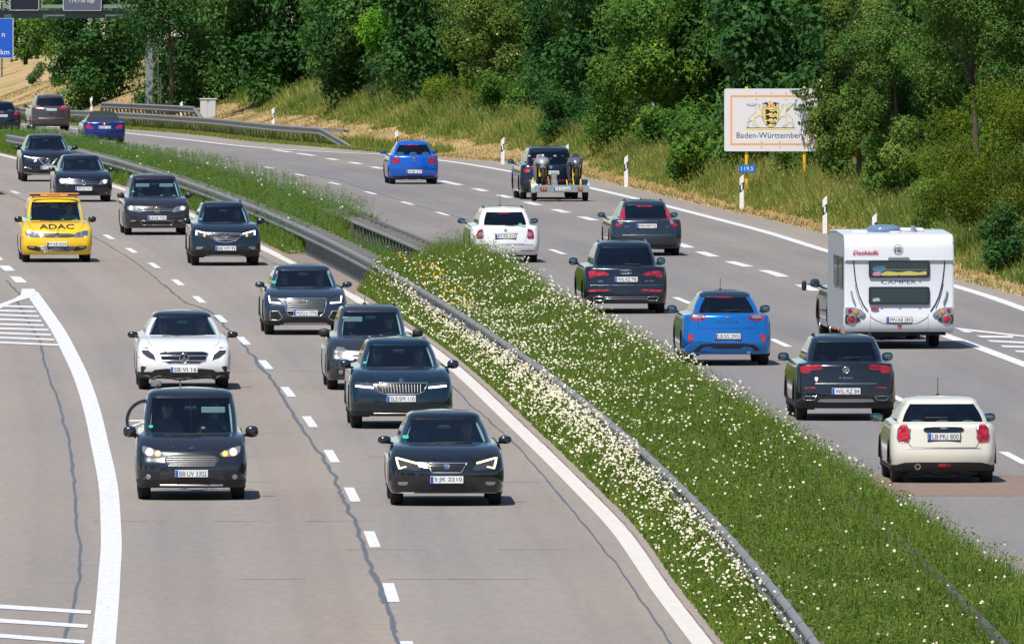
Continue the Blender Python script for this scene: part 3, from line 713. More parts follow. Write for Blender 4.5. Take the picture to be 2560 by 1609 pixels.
    for sgn in (-1, 1):
        for yy in (0.0, p['wb']):
            w = empty('wheel'); w.parent = root; w.location = (sgn*(W/2-.135), yy, Rt); w.rotation_euler = (random.random()*2, 0, 0)
            key = ('tyre', round(Rt, 3))
            if key not in _cache:
                _cache[key] = MB().lathe(prof, 32).build('tyre', M['rubber'], w, True, 30)
                a = MB().lathe([(Rt*.67, .085), (Rt*.65, .06), (Rt*.62, .03), (Rt*.62, -.08)], 28)
                a.lathe([(.001, .055), (.05, .055), (.06, .04)], 14)
                for s in range(5):
                    mt = Matrix.Rotation(2*pi*s/5, 4, 'X'); a.box(.025, .055, -.032, .032, .03, Rt*.65, mt)
                _cache[('rim', round(Rt, 3))] = a.build('rim', M['alloy'], w, True, 30)
            else:
                inst('tyre', _cache[key], w)
                inst('rim', _cache[('rim', round(Rt, 3))], w)
            for c in w.children:
                if sgn < 0: c.rotation_euler = (0, 0, pi)
        for yy in (0.0, p['wb']):                            # wheel housings
            a = MB(); x1 = sgn*(W/2-.02); x0 = sgn*(W/2-.36); m = 12; pts = [(yy+Ra*1.02*cos(t), R+Ra*1.02*sin(t)) for t in np.linspace(-.35, pi+.35, m)]
            v = [(x, y, z) for x in (x1, x0) for y, z in pts]; f = [(i, i+1, m+i+1, m+i) for i in range(m-1)] + [tuple(range(m, 2*m))]
            a.add(v, f); a.build('wheel_housing', M['under'], root)
            if p.get('archtrim'):
                xx = sgn*(W/2-.004); a = MB(); a.tube([(xx, yy+(Ra+.02)*cos(t), R+(Ra+.02)*sin(t)) for t in np.linspace(.02, pi-.02, 16)], .016, 6); a.build('arch_trim', M['dark'], root, True)
    # mirrors
    mx, mz, my = p.get('mir', (W/2+.07, n_z(p), n_y(p)))
    mm = p.get('mirm', p['paint'])
    for sgn in (-1, 1):
        h = p.get('mirh', .085); a = MB(); a.ell((sgn*mx, my, mz), (.105, .08, h*.93), 2.6, 16, 10)
        o = a.build('wing_mirror', mm, root, True, 60)
        a = MB(); a.tube([(sgn*(W/2-.10), my+.02, mz-.06), (sgn*(mx-.07), my+.02, mz-h*.6)], .022, 6); a.build('mirror_arm', M['dark'], o, True)
        if p['face'] == 'rear':
            a = MB(); a.ell((sgn*mx, my-.078, mz), (.086, .012, h*.76), 2.8, 16, 8); a.build('mirror_glass', M['chrome'] if False else M['mirglass'], o, True, 60)
    # roof rails, antenna
    near, far = p['near'], p['far']
    if p.get('rails'):
        y0, y1 = near['yg']+.30-oh, L-far['yg']-.3-oh; xr = p['wg']-.085; z0 = p['zr']-.055
        for sgn in (-1, 1):
            a = MB(); a.tube([(sgn*xr, y0, z0-.02), (sgn*xr, y0+.14, z0+.035), (sgn*xr, (y0+y1)/2, z0+.065), (sgn*xr, y1-.14, z0+.035), (sgn*xr, y1, z0-.02)], .017, 6)
            a.build('roof_rail', M[p['rails']], root, True)
    if p.get('ant'):
        xa, ya, hl = p['ant']; za = p['zr']-.01; a = MB(); a.ell((xa, ya, za+.015), (.03, .05, .03), 2, 10, 6)
        a.tube([(xa, ya, za+.02), (xa+.01, ya+.08, za+hl)], .007, 5); a.build('aerial', M['dark'], root, True)
    # interior
    y_dash = (near['yc'] if p['face'] == 'front' else L-far['yc'])-oh
    sg = 1 if p['face'] == 'front' else -1                   # +y points to the tail on oncoming cars
    zc = near['zc'] if p['face'] == 'front' else far['zc']
    a = MB(); ys = sorted((y_dash, y_dash+sg*.50)); a.box(-p['wk']+.03, p['wk']-.03, ys[0], ys[1], .62, zc-.03, bev=.03); a.build('dashboard', M['interior'], root)
    fy = y_dash+sg*1.22; 
    for (yy, xs) in ((fy, (-.37, .37)), (fy+sg*.85, (-.42, .0, .42))):
        for xq in xs:
            zz_ = p['seatz']-(0 if yy == fy else .07)
            if p.get('soft') and yy != fy: continue
            key = 'seat%d' % sg
            if key not in _cache:
                a = MB(); mt = Matrix.Rotation(radians(-14*sg), 4, 'X')
                a.ell((0, sg*.10, .30), (.24, .07, .34), 3.5, 14, 8, mt); a.ell((0, -sg*.20, -.02), (.25, .28, .08), 3.5, 14, 6)
                a.ell((0, sg*.20, .73), (.13, .055, .095), 3, 12, 7); a.tube([(-.05, sg*.19, .5), (-.05, sg*.19, .7)], .008, 5); a.tube([(.05, sg*.19, .5), (.05, sg*.19, .7)], .008, 5)
                o = a.build('seat', M['seat'], root, True, 60); _cache[key] = o; o.location = (xq, yy, zz_)
            else: inst('seat', _cache[key], root, (xq, yy, zz_))
    xd = .37*(1 if p['face'] == 'front' else -1)
    a = MB(); cy, czw = fy-sg*.42, p.get('seatz', .5)+.43
    a.tube([(xd+.185*cos(t), cy-sg*.07*sin(t)*1, czw+.17*sin(t)) for t in np.linspace(0, 2*pi, 21)[:-1]], .016, 6, True)
    a.tube([(xd-.18, cy, czw), (xd+.18, cy, czw)], .018, 5); a.tube([(xd, cy, czw), (xd, cy+sg*-.1, czw-.15)], .03, 6)
    a.build('steering_wheel', M['dark'], root, True)
    if p['face'] == 'front':
        for sgn in (-1, 1):                                  # light pillar linings, bonnet seams, wipers
            a = MB(); a.tube([(sgn*(p['wk']-.075), near['yc']+.24-oh, near['zc']+.02), (sgn*(p['wg']-.055), near['yg']+.12-oh, near['zg']-.03)], .026, 6); a.build('pillar_lining', M['lining'], root, True)
            tube('bonnet_seam', M['ink'], [(sgn*p['W']*.315, near['zn']+.02), (sgn*p['W']*.375, (near['zn']+near['zc'])/2), (sgn*p['W']*.395, near['zc']-.015)], .004)
            tube('wiper', M['dark'], [(sgn*.12-.28, near['zc']+.012), (sgn*.12+.30, near['zc']+.028)], .009)
            tube('bumper_seam', M['ink'], [(sgn*p['W']*.47, near['zn']-.18), (sgn*p['W']*.495, near['zn']-.16)], .004)
        a = MB(); a.box(-.11, .11, near['yg']-oh-.02, near['yg']-oh+.03, near['zg']-.12, near['zg']-.05, bev=.015); a.build('rear_view_mirror', M['dark'], root)
        if p.get('visor'):
            for xq in p['visor']:
                a = MB(); a.box(xq-.19, xq+.19, near['yg']-oh-.10, near['yg']-oh-.08, near['zg']-.155, near['zg']-.055, bev=.008); a.build('sun_visor', M['lining'], root)
    sd = [(fy, p['face'], sg, p.get('seatz', .5))]
    for j, (xq, sh, hr, lb, *_) in enumerate(p.get('people', ())): place_person(root, xq, fy, sg, p.get('seatz', .5), sh, hr, lb, xq*xd > 0)
    return root, proj, fx
_cache = {}
def n_z(p): return (p['near']['zc'] if p['face'] == 'front' else p['far']['zc'])+.07
def n_y(p): return (p['near']['yc']+.33 if p['face'] == 'front' else p['L']-p['far']['yc']-.33)-p['oh']
M['mirglass'] = mat('mirror_glass', (.16, .24, .28), .05, 1.0)
# ------------------------------------------------------------------ people in the cars
SK = mat('skin', (.55, .34, .26), .5)
HAIR = {'dark': mat('hair_dark', (.02, .015, .012), .6), 'grey': mat('hair_grey', (.35, .34, .32), .6), 'blond': mat('hair_blond', (.30, .20, .09), .6), 'brown': mat('hair_brown', (.07, .04, .022), .6)}
SHIRT = {}
for k_, c_ in dict(navy=(.02, .03, .08), white=(.6, .6, .6), red=(.35, .03, .03), hivis=(.25, .55, .06), grey=(.15, .15, .16), teal=(.02, .18, .19), black=(.02, .02, .02), pink=(.5, .2, .22)).items(): SHIRT[k_] = mat('shirt_'+k_, c_, .85)
def skin_mesh(name, edges, verts, mat_, sub=1):
    me = bpy.data.meshes.new(name); me.from_pydata([v[:3] for v in verts], edges, []); o = bpy.data.objects.new(name, me); link(o)
    md = o.modifiers.new('s', 'SKIN'); sv = me.skin_vertices[0].data
    for i, v in enumerate(verts):
        r = v[3]; sv[i].radius = r if isinstance(r, tuple) else (r, r); sv[i].use_root = (i == 0)
    md.use_smooth_shade = True; s2 = o.modifiers.new('u', 'SUBSURF'); s2.levels = sub; s2.render_levels = sub
    dg = bpy.context.evaluated_depsgraph_get(); m2 = bpy.data.meshes.new_from_object(o.evaluated_get(dg)); m2.name = name
    bpy.data.objects.remove(o); m2.materials.clear(); m2.materials.append(mat_)
    m2.polygons.foreach_set('use_smooth', np.ones(len(m2.polygons), bool)); return m2
def make_person(driver):
    # seated figure facing -y; origin at the hip joint
    v = [(0, 0, .02, (.15, .11)), (0, .05, .20, (.14, .10)), (0, .09, .40, (.165, .105)), (0, .10, .50, (.10, .07)), (0, .08, .57, .055),
         (0, .06, .64, (.070, .080)), (0, .05, .72, (.078, .095)), (0, .06, .79, (.060, .070))]
    e = [(i, i+1) for i in range(7)]
    for s in (-1, 1):
        b = len(v)
        if driver: v += [(s*.17, .10, .46, .060), (s*.23, -.02, .26, .048), (s*.19, -.25, .34, .038), (s*.165, -.34, .41, .030)]
        else: v += [(s*.17, .10, .46, .060), (s*.22, .04, .22, .048), (s*.13, -.17, .12, .038), (s*.08, -.26, .11, .030)]
        e += [(3, b), (b, b+1), (b+1, b+2), (b+2, b+3)]
        hx, hy, hz = v[b+3][:3]; c = len(v); v.append((hx-s*.005, hy-.045, hz+.012, (.034, .018))); e.append((b+3, c))
        for k, ln in enumerate((.050, .062, .068, .060)):
            ox = s*(k-1.5)*-.019; q = len(v)
            v += [(hx+ox, hy-.075-ln*.25, hz+.018, .0088), (hx+ox, hy-.085-ln*.55, hz-.006, .008), (hx+ox, hy-.066-ln*.35, hz-.034, .007)]
            e += [(c, q), (q, q+1), (q+1, q+2)]
        q = len(v); v += [(hx-s*.036, hy-.04, hz+.004, .0105), (hx-s*.044, hy-.075, hz-.012, .009)]; e += [(c, q), (q, q+1)]
        b = len(v); v += [(s*.10, -.05, .0, .085), (s*.13, -.44, .10, .062), (s*.12, -.66, -.10, .044), (s*.12, -.70, -.12, .038), (s*.12, -.82, -.10, .032)]
        e += [(0, b), (b, b+1), (b+1, b+2), (b+2, b+3), (b+3, b+4)]
    return skin_mesh('person', e, v, SK)
_pm = {}
def face_mesh():
    a = MB(); a.ell((0, .052, .722), (.079, .098, .118), 2.2, 18, 14)
    a.ell((0, -.052, .706), (.014, .022, .024), 2, 8, 6); a.ell((0, -.044, .672), (.024, .008, .008), 2, 8, 5)
    for s in (-1, 1): a.ell((s*.079, .06, .71), (.010, .022, .032), 2, 8, 6); a.ell((s*.030, -.041, .735), (.012, .008, .008), 2, 8, 5)
    return a.build('head', SK, None, True, 60)
def place_person(root, xq, fy, sg, sz, shirt, hair, label, driver):
    if not _pm:
        _pm[True] = make_person(True); _pm[False] = make_person(False)
        h = face_mesh(); _pm['head'] = h.data; bpy.data.objects.remove(h)
        a = MB(); a.ell((0, .066, .757), (.088, .098, .100), 2.2, 18, 10)
        h = a.build('hair', None, None, True, 60); _pm['hair'] = h.data; bpy.data.objects.remove(h)
        a = MB(); a.ell((0, .062, .755), (.086, .104, .098), 2.2, 18, 10); a.ell((0, .11, .66), (.085, .06, .12), 2.4, 14, 9)
        h = a.build('hair', None, None, True, 60); _pm['hairlong'] = h.data; bpy.data.objects.remove(h)
        a = MB(); a.ell((0, .095, .33), (.205, .135, .235), 2.6, 20, 12)
        for s in (-1, 1): a.tube([(s*.15, .10, .47), (s*.20, .05, .38), (s*.238, -.02, .28)], [.072, .066, .058], 10)
        h = a.build('shirt', None, None, True, 60); _pm['shirt'] = h.data; bpy.data.objects.remove(h)
        a = MB(); a.box(-.072, .072, -.062, -.045, .72, .75, bev=.006); h = a.build('sunglasses', M['ink']); _pm['shades'] = h.data; bpy.data.objects.remove(h)
    o = bpy.data.objects.new('person', _pm[driver]); link(o); tag(o, label, 'person', 'people sitting in the cars')
    ml = Matrix.LocRotScale(Vector((xq, fy-sg*.02, sz+.13)), Matrix.Rotation(0 if sg > 0 else pi, 3, 'Z').to_quaternion(), Vector((1, 1, 1)))
    mw = Matrix.Translation(root.location) @ root.rotation_euler.to_matrix().to_4x4() @ ml
    o.matrix_world = mw; o.location = mw.translation; o.rotation_euler = mw.to_euler()
    hl = hair.endswith('+'); hc = hair.rstrip('+*')
    def child(nm, key, mm):
        c = bpy.data.objects.new(nm, _pm[key]); link(c, o)
        if mm:
            if not c.data.materials: c.data.materials.append(mm)
            c.material_slots[0].link = 'OBJECT'; c.material_slots[0].material = mm
    child('head', 'head', None); child('hair', 'hairlong' if hl else 'hair', HAIR[hc]); child('shirt', 'shirt', SHIRT[shirt])
    if '*' in hair: child('sunglasses', 'shades', M['ink'])
# ------------------------------------------------------------------ the cars
LB = CL_B.slope; LR = CL_R1.slope
P_dgrey = paint('paint_graphite', (.022, .027, .038), .5, .25); P_black = paint('paint_black', (.006, .008, .013), .2, .2)
P_navy = paint('paint_night_blue', (.007, .012, .027), .4, .22); P_white = paint('paint_white', (.74, .745, .755), 0, .3)
P_ivory = paint('paint_ivory', (.66, .64, .55), 0, .3); P_blue = paint('paint_vivid_blue', (.0, .095, .52), .2, .25)
P_puma = paint('paint_metallic_blue', (.0, .165, .56), .5, .22); P_yel = paint('paint_yellow', (.80, .50, .0), 0, .35)
P_brown = paint('paint_dark_brown', (.026, .023, .030), .4, .26); P_grey = paint('paint_grey', (.038, .044, .056), .5, .28)
P_steel = paint('paint_steel_blue', (.030, .046, .074), .55, .26); P_karoq = paint('paint_petrol', (.006, .026, .050), .5, .22)
P_mokka = paint('paint_slate', (.011, .022, .036), .5, .25); P_taupe = paint('paint_taupe', (.075, .058, .056), .5, .28)
P_volvo = paint('paint_blue_grey', (.024, .036, .056), .45, .25); P_royal = paint('paint_royal_blue', (.001, .018, .17), .4, .22)
M['soft'] = mat('soft_top_fabric', (.02, .02, .024), .9); M['greyglass'] = mat('dark_glass', (.02, .04, .05), .05, 0, .8)
def near_f(yc, zc, yg, zg, zn, **k): return dict(yc=yc, zc=zc, yg=yg, zg=zg, zn=zn, **k)
REAR = lambda zc=1.02, zg=1.34, zn=.92: dict(yc=.24, zc=zc, yg=.62, zg=zg, zn=zn, i1=.05, i2=.08, i3=.12)
FRONT = lambda zc=1.0, zg=1.36, zn=.78: dict(yc=1.15, zc=zc, yg=1.95, zg=zg, zn=zn)
CG = 'cars on the motorway'
# 1 dark seat-like hatchback, nearest in the inner lane
p = dict(face='front', L=4.27, W=1.816, wr=.325, oh=.86, wb=2.636, zr=1.435, belt=.96, wk=.715, wg=.585, near=near_f(1.12, .94, 1.95, 1.265, .68, hm=.7), far=REAR(1.0, 1.28),
         paint=P_black, c=(1797, 1130), k=K, slope=LB(269), mir=(.955, 1.00, .62), mirh=.07, people=((.37, 'grey', 'dark', 'driver in a dark top behind the wheel of the black hatchback with yellowish running lights', 1),))
f = [('P', 'headlight', 'lensdark', [(1318,695),(1515,748),(1572,815),(1345,802)], 1), ('T', 'light_strip', 'drly', [(1515,748),(1326,700),(1352,795),(1420,785)], 1, .017),
     ('P', 'grille', 'black', [(1608,748),(1986,748),(1932,828),(1662,828)], 0), ('T', 'frame', 'chrome', [(1606,745),(1988,745),(1932,830),(1662,830)], 0, .012, True),
     ('P', 'emblem', 'chrome', [(1768,760),(1826,760),(1826,808),(1768,808)], 0, {'off': .02}), ('P', 'lower_intake', 'dark', [(1575,905),(2019,905),(2130,1015),(1465,1015)], 0),
     ('P', 'fog_lamp', 'lens', [(1335,918),(1445,918),(1420,950),(1350,950)], 1), ('T', 'bumper_crease', 'silver', [(1330,1022),(2264,1022)], 0, .006), ('N', 'S·JK 2210', (1797,898)),
     ('P', 'sticker', 'green', [(1400,510),(1455,510),(1455,540),(1400,540)], 0, {'off': .004, 'depth': .004})] + [('T', 'slat', 'dark', [(1630+8*i,762+20*i),(1964-8*i,762+20*i)], 0, .005) for i in range(3)]
build_car('hatchback_car', p, 'glossy black hatchback with yellowish L-shaped running lights, front plate S JK 2210', 'car', (640+1797/K, 960+1130/K), f, CG)
# 2 white compact SUV with black roof
p = dict(face='front', L=4.42, W=1.804, wr=.34, oh=.88, wb=2.70, zr=1.47, belt=1.02, wk=.735, wg=.575, near=near_f(1.15, 1.0, 2.0, 1.33, .80, hm=.72), far=REAR(1.06, 1.32), lift=.02, clad=.36, cladm=M['dark'],
         paint=P_white, roofm=P_navy, c=(1740, 1022), k=K, slope=LB(330), mir=(.965, 1.03, .62), mirm=M['black'], mirh=.068,
         people=((.37, 'grey', 'grey', 'grey haired driver of the white car with the black roof', 1), (-.37, 'red', 'brown+', 'front passenger in red in the white car with the black roof', 1)))
f = [('P', 'headlight', 'lensdark', [(1346,638),(1400,633),(1470,688),(1492,758),(1405,732),(1350,690)], 1), ('T', 'light_strip', 'drl', [(1352,652),(1412,656),(1466,700),(1484,748)], 1, .014),
     ('P', 'grille', 'black', [(1510,690),(1560,675),(1920,675),(1970,690),(1945,750),(1880,783),(1600,783),(1535,750)], 0), ('T', 'frame', 'chrome', [(1510,690),(1560,675),(1920,675),(1970,690),(1945,750),(1880,783),(1600,783),(1535,750)], 0, .007, True),
     ('T', 'slat', 'chrome', [(1518,712),(1962,712)], 0, .012), ('T', 'slat', 'chrome', [(1538,758),(1942,758)], 0, .012),
     ('O', 'star_emblem', 'chrome', (1740,735), .087, .011, ((0,0,0,1),(0,0,-.87,-.5),(0,0,.87,-.5)), 'black'),
     ('N', 'SB·VI 16', (1740,840)), ('P', 'side_intake', 'dark', [(1335,808),(1392,812),(1352,872),(1340,870)], 1),
     ('P', 'lower_intake', 'black', [(1400,892),(1480,832),(2000,832),(2080,892),(2050,940),(1430,940)], 0), ('T', 'bumper_lip', 'dark', [(1330,905),(1400,905),(1480,935),(2000,935),(2080,905),(2150,905)], 0, .03)]
build_car('compact_suv', p, 'white compact SUV with a black roof and a three-pointed star on its grille', 'car', (1740/K, 700+1022/K), f, CG)
# 3 petrol blue SUV
p = dict(face='front', L=4.38, W=1.841, wr=.345, oh=.90, wb=2.64, zr=1.575, belt=1.07, wk=.70, wg=.585, near=near_f(1.08, 1.05, 1.85, 1.425, .80, hm=.72), far=REAR(1.12, 1.42), lift=.03, clad=.34,
         paint=P_karoq, c=(1370, 1574), k=K, slope=LB(307), mir=(.97, 1.12, .60), rails='silver', archtrim=True,
         people=((.37, 'pink', 'brown', 'driver with both hands on the wheel of the petrol blue SUV', 1), (-.37, 'grey', 'grey*', 'grey haired passenger with glasses in the petrol blue SUV', 1)))
f = [('P', 'headlight', 'lensdark', [(932,1145),(1110,1162),(1122,1208),(940,1190)], 1), ('T', 'light_strip', 'drl', [(945,1187),(1112,1202)], 1, .017),
     ('P', 'grille', 'black', [(1132,1162),(1608,1162),(1578,1236),(1530,1256),(1210,1256),(1162,1236)], 0)] + \
    [('T', 'slat', 'silver', [(1160+28*i,1172),(1172+27.1*i,1246)], 0, .005) for i in range(1, 15)] + \
    [('T', 'frame', 'chrome', [(1118,1157),(1622,1157),(1580,1238),(1530,1259),(1210,1259),(1160,1238)], 0, .010, True), ('C', 'emblem', 'chrome', (1370,1140), .042, 0),
     ('N', 'SLS·SM 110', (1370,1303)), ('P', 'side_intake', 'dark', [(940,1296),(1090,1298),(1125,1325),(1120,1338),(945,1335)], 1),
     ('P', 'lower_intake', 'dark', [(945,1345),(1370,1352),(1795,1345),(1790,1380),(1370,1392),(950,1382)], 0), ('T', 'bumper_lip', 'silver', [(1115,1440),(1625,1440)], 0, .009),
     ('P', 'sticker', 'green', [(1030,975),(1062,975),(1062,995),(1030,995)], 0, {'off': .004, 'depth': .004})]
build_car('suv_car', p, 'petrol blue SUV with a chrome framed slatted grille, plate SLS SM 110', 'car', (640+1370/K, 650+1574/K), f, CG)
# 4 grey minivan half hidden behind it
p = dict(face='front', L=4.47, W=1.80, wr=.33, oh=.92, wb=2.70, zr=1.59, belt=1.02, wk=.66, wg=.58, near=near_f(.98, 1.00, 1.85, 1.43, .74, hm=.66), far=REAR(1.08, 1.45),
         paint=P_grey, c=(1107, 1212), k=K, slope=LB(329), mir=(.905, 1.07, .62), mirh=.09, mirm=M['dark'], rails='dark', ant=(-.08, 2.2, .16), visor=(-.35,),
         people=((.37, 'navy', 'dark*', 'driver with blue sunglasses in the grey minivan', 1), (-.37, 'black', 'brown+*', 'passenger with blue sunglasses in the grey minivan', 1)))
f = [('P', 'headlight', 'lens', [(755,822),(815,818),(878,860),(926,938),(860,930),(770,915)], 1), ('C', 'indicator', 'orange', (776,868), .022, 1), ('C', 'reflector_bowl', 'chrome', (840,895), .055, 1),
     ('P', 'grille', 'black', [(902,905),(1312,905),(1290,955),(925,955)], 0), ('T', 'frame', 'chrome', [(905,892),(1309,892)], 0, .03), ('C', 'emblem', 'chrome', (1107,900), .06, 0),
     ('P', 'lower_intake', 'dark', [(900,1070),(1314,1070),(1290,1130),(930,1130)], 0), ('P', 'fog_lamp', 'dark', [(760,1015),(850,1030),(860,1075),(800,1085),(765,1050)], 1), ('C', 'lamp', 'lens', (805,1050), .045, 1), ('N', '', (1107,1010))]
build_car('minivan', p, 'grey minivan with dark mirrors, half hidden behind the petrol blue SUV', 'car', (640+1107/K, 650+1212/K), f, CG)
# 5 grey crossover with octagonal grille and four rings
p = dict(face='front', L=4.19, W=1.794, wr=.335, oh=.84, wb=2.60, zr=1.475, belt=1.0, wk=.725, wg=.60, near=near_f(1.10, .985, 1.85, 1.35, .79, hm=.75), far=REAR(1.06, 1.34), lift=.02, clad=.32,
         paint=P_steel, c=(471, 697), k=K, slope=LB(370), mir=(.945, 1.06, .60), mirh=.07, archtrim=True,
         people=((.37, 'grey', 'grey', 'grey haired driver of the crossover with the four rings', 1), (-.37, 'black', 'brown+*', 'passenger with dark glasses in the crossover with the four rings', 1)))
oc = [(275,372),(290,364),(652,364),(668,372),(660,440),(640,500),(610,525),(330,525),(300,500),(285,440)]
f = [('P', 'headlight', 'lensdark', [(125,340),(240,375),(246,412),(135,402)], 1), ('T', 'light_strip', 'drl', [(131,343),(139,399),(240,407)], 1, .015),
     ('P', 'grille', 'black', oc, 0)] + [('T', 'slat', 'silver', [(290+(y-380)*.12,y),(652-(y-380)*.12,y)], 0, .007) for y in (384,402,421,440,460,478)] + [('T', 'frame', 'chrome', oc, 0, .013, True)] + \
    [('O', 'ring_emblem', 'chrome', (x,402), .050, .008) for x in (434,459,484,509)] + \
    [('N', 'MZG·S 7770', (471,498)), ('P', 'side_intake', 'black', [(145,485),(215,485),(252,540),(215,565),(145,560)], 1), ('T', 'frame', 'silver', [(140,482),(218,482),(256,542),(218,568),(142,562)], 1, .014, True),
     ('P', 'lower_intake', 'dark', [(270,545),(675,545),(675,580),(270,580)], 0), ('P', 'skid_plate', 'silver', [(262,588),(680,588),(672,610),(275,610)], 0), ('P', 'sticker', 'green', [(172,212),(212,212),(212,236),(172,236)], 0, {'off': .004, 'depth': .004})]
build_car('crossover_car', p, 'blue-grey crossover with a big octagonal chrome grille and four rings', 'car', (640+471/K, 650+697/K), f, CG)
# 6 slate crossover with white L lights
p = dict(face='front', L=4.28, W=1.781, wr=.345, oh=.86, wb=2.555, zr=1.60, belt=1.08, wk=.665, wg=.55, near=near_f(1.0, 1.06, 1.75, 1.445, .85, hm=.7), far=REAR(1.14, 1.45), lift=.04, clad=.40, cladm=M['dark'],
         paint=P_mokka, c=(1722, 1462), k=6.02, slope=LB(438), mir=(.95, 1.11, .58), mirm=M['black'], rails='dark', archtrim=True,
         people=((.37, 'black', 'dark', 'driver with both hands on the wheel of the slate crossover', 1),))
gr = [(1485,995),(1520,985),(1920,985),(1955,995),(1930,1045),(1860,1098),(1720,1120),(1580,1098),(1510,1045)]
f = [('P', 'headlight', 'lensdark', [(1275,940),(1475,985),(1440,1042),(1280,1026)], 1), ('T', 'light_strip', 'drl', [(1468,997),(1284,950),(1286,1012)], 1, .017), ('C', 'lamp', 'orlit', (1405,1020), .03, 1),
     ('P', 'grille', 'black', gr, 0)] + [('T', 'slat', 'silver', [(1530+(y-1040)*.8,y),(1912-(y-1040)*.8,y)], 0, .005) for y in (1045,1065,1085)] + [('T', 'frame', 'chrome', gr, 0, .012, True), ('T', 'frame', 'chrome', [(1497,1002),(1640,1008),(1720,1042),(1800,1008),(1945,1002)], 0, .009), ('O', 'emblem', 'chrome', (1720,1027), .052, .009, ((-1,.2,1,-.2),)),
     ('N', 'BB·VM 99', (1722,1208)), ('P', 'fog_lamp', 'lens', [(1275,1186),(1375,1184),(1385,1200),(1360,1216),(1285,1226)], 1), ('P', 'lower_intake', 'dark', [(1470,1246),(1590,1250),(1850,1250),(1972,1246),(1975,1282),(1460,1282)], 0),
     ('P', 'skid_plate', 'silver', [(1445,1303),(1995,1303),(2032,1350),(1405,1350)], 0, {'off': .02}), ('P', 'sticker', 'green', [(1350,772),(1390,772),(1390,795),(1350,795)], 0, {'off': .004, 'depth': .004})]
build_car('crossover_car', p, 'slate grey crossover with white hooked running lights, plate BB VM 99', 'car', (280+1722/6.02, 420+1462/6.02), f, CG)
# 7 + 8 the two tall people carriers
def mpv(ty):
    return dict(face='front', L=4.85, W=1.82, wr=.335, oh=.93, wb=2.92, zr=1.65, belt=1.05, wk=.735, wg=.655, near=near_f(1.05, 1.03, 1.95, 1.46, .80, hm=.66), far=REAR(1.1, 1.5), k=ty, slope=0, mir=(.95, 1.08, .66), mirh=.085)
p = mpv(6.02); p.update(paint=P_brown, c=(688, 1003), slope=LB(480), rails='silver', wg=.625, visor=(-.33, .33),
     people=((.37, 'teal', 'brown', 'driver in teal in the dark brown people carrier', 1), (-.37, 'black', 'dark+', 'passenger in the dark brown people carrier', 1)))
f = [('P', 'headlight', 'lens', [(242,572),(400,585),(450,630),(465,668),(360,655),(250,635)], 1), ('C', 'lamp', 'lit', (303,608), .058, 1), ('C', 'reflector_bowl', 'chrome', (386,622), .042, 1),
     ('P', 'grille', 'black', [(450,603),(926,603),(915,662),(462,662)], 0), ('T', 'slat', 'chrome', [(455,622),(920,622)], 0, .010), ('T', 'slat', 'chrome', [(465,645),(912,645)], 0, .010),
     ('O', 'emblem', 'chrome', (688,634), .078, .013, ((-.55,.75,0,-.15),(.55,.75,0,-.15),(-.85,.2,-.3,-.85),(-.3,-.85,0,-.1),(0,-.1,.3,-.85),(.3,-.85,.85,.2)), 'black'),
     ('N', 'LB·HR 7763', (690,750)), ('P', 'lower_intake', 'dark', [(440,795),(936,795),(903,856),(473,856)], 0), ('T', 'frame', 'silver', [(437,793),(939,793),(905,858),(471,858)], 0, .007, True),
     ('P', 'fog_recess', 'dark', [(270,790),(432,793),(455,835),(300,825)], 1), ('P', 'fog_lamp', 'lens', [(290,783),(372,783),(370,805),(302,807)], 1, {'off': .02}), ('P', 'sticker', 'green', [(338,360),(376,360),(376,380),(338,380)], 0, {'off': .004, 'depth': .004})]
build_car('people_carrier', p, 'dark brown people carrier with lit headlamps and two sun visors down', 'car', (280+688/6.02, 420+1003/6.02), f, CG)
p = mpv(7.525); p.update(paint=P_yel, c=(1090, 1388), slope=LB(445), mirm=M['black'], wg=.665,
     people=((.37, 'hivis', 'dark', 'driver in a yellow-green safety jacket in the yellow van', 1),))
lo = [(750,1095),(1432,1095),(1385,1195),(800,1195)]
f = [('P', 'headlight', 'lens', [(495,800),(560,802),(740,845),(785,935),(600,928),(505,895)], 1), ('C', 'reflector_bowl', 'chrome', (568,852), .066, 1), ('C', 'reflector_bowl', 'chrome', (682,872), .045, 1), ('C', 'lamp', 'lit', (560,922), .024, 1),
     ('P', 'grille', 'black', [(742,860),(1438,860),(1405,932),(785,932)], 0), ('T', 'slat', 'chrome', [(752,880),(1428,880)], 0, .010), ('T', 'slat', 'chrome', [(772,910),(1410,910)], 0, .010),
     ('O', 'emblem', 'chrome', (1088,893), .070, .012, ((-.55,.75,0,-.15),(.55,.75,0,-.15),(-.85,.2,-.3,-.85),(-.3,-.85,0,-.1),(0,-.1,.3,-.85),(.3,-.85,.85,.2)), 'black'),
     ('N', 'M·XB 5034', (1092,1055)), ('P', 'lower_intake', 'dark', lo, 0)] + [('T', 'slat', 'silver', [(775+i*12,1115+i*20),(1410-i*14,1115+i*20)], 0, .004) for i in range(4)] + \
    [('T', 'frame', 'silver', lo, 0, .006, True), ('P', 'fog_recess', 'dark', [(520,1085),(745,1094),(795,1193),(620,1165),(545,1140)], 1), ('P', 'fog_lamp', 'lens', [(556,1096),(682,1100),(672,1127),(572,1121)], 1, {'off': .02}),
     ('W', 'ADAC', (1092,735), .89, .118, 'ink', (.018, 0.0)), ('W', 'www.adac.de', (1088,804), .40, .026, 'ink'), ('P', 'sticker', 'green', [(578,560),(640,560),(640,598),(578,598)], 0, {'off': .004, 'depth': .004})]
yel, pj, fxx = build_car('roadside_assistance_van', p, 'yellow roadside assistance van with ADAC across its bonnet and an orange light bar', 'van', (1090/7.525, 470+1388/7.525), f, CG)
yb = 1.35
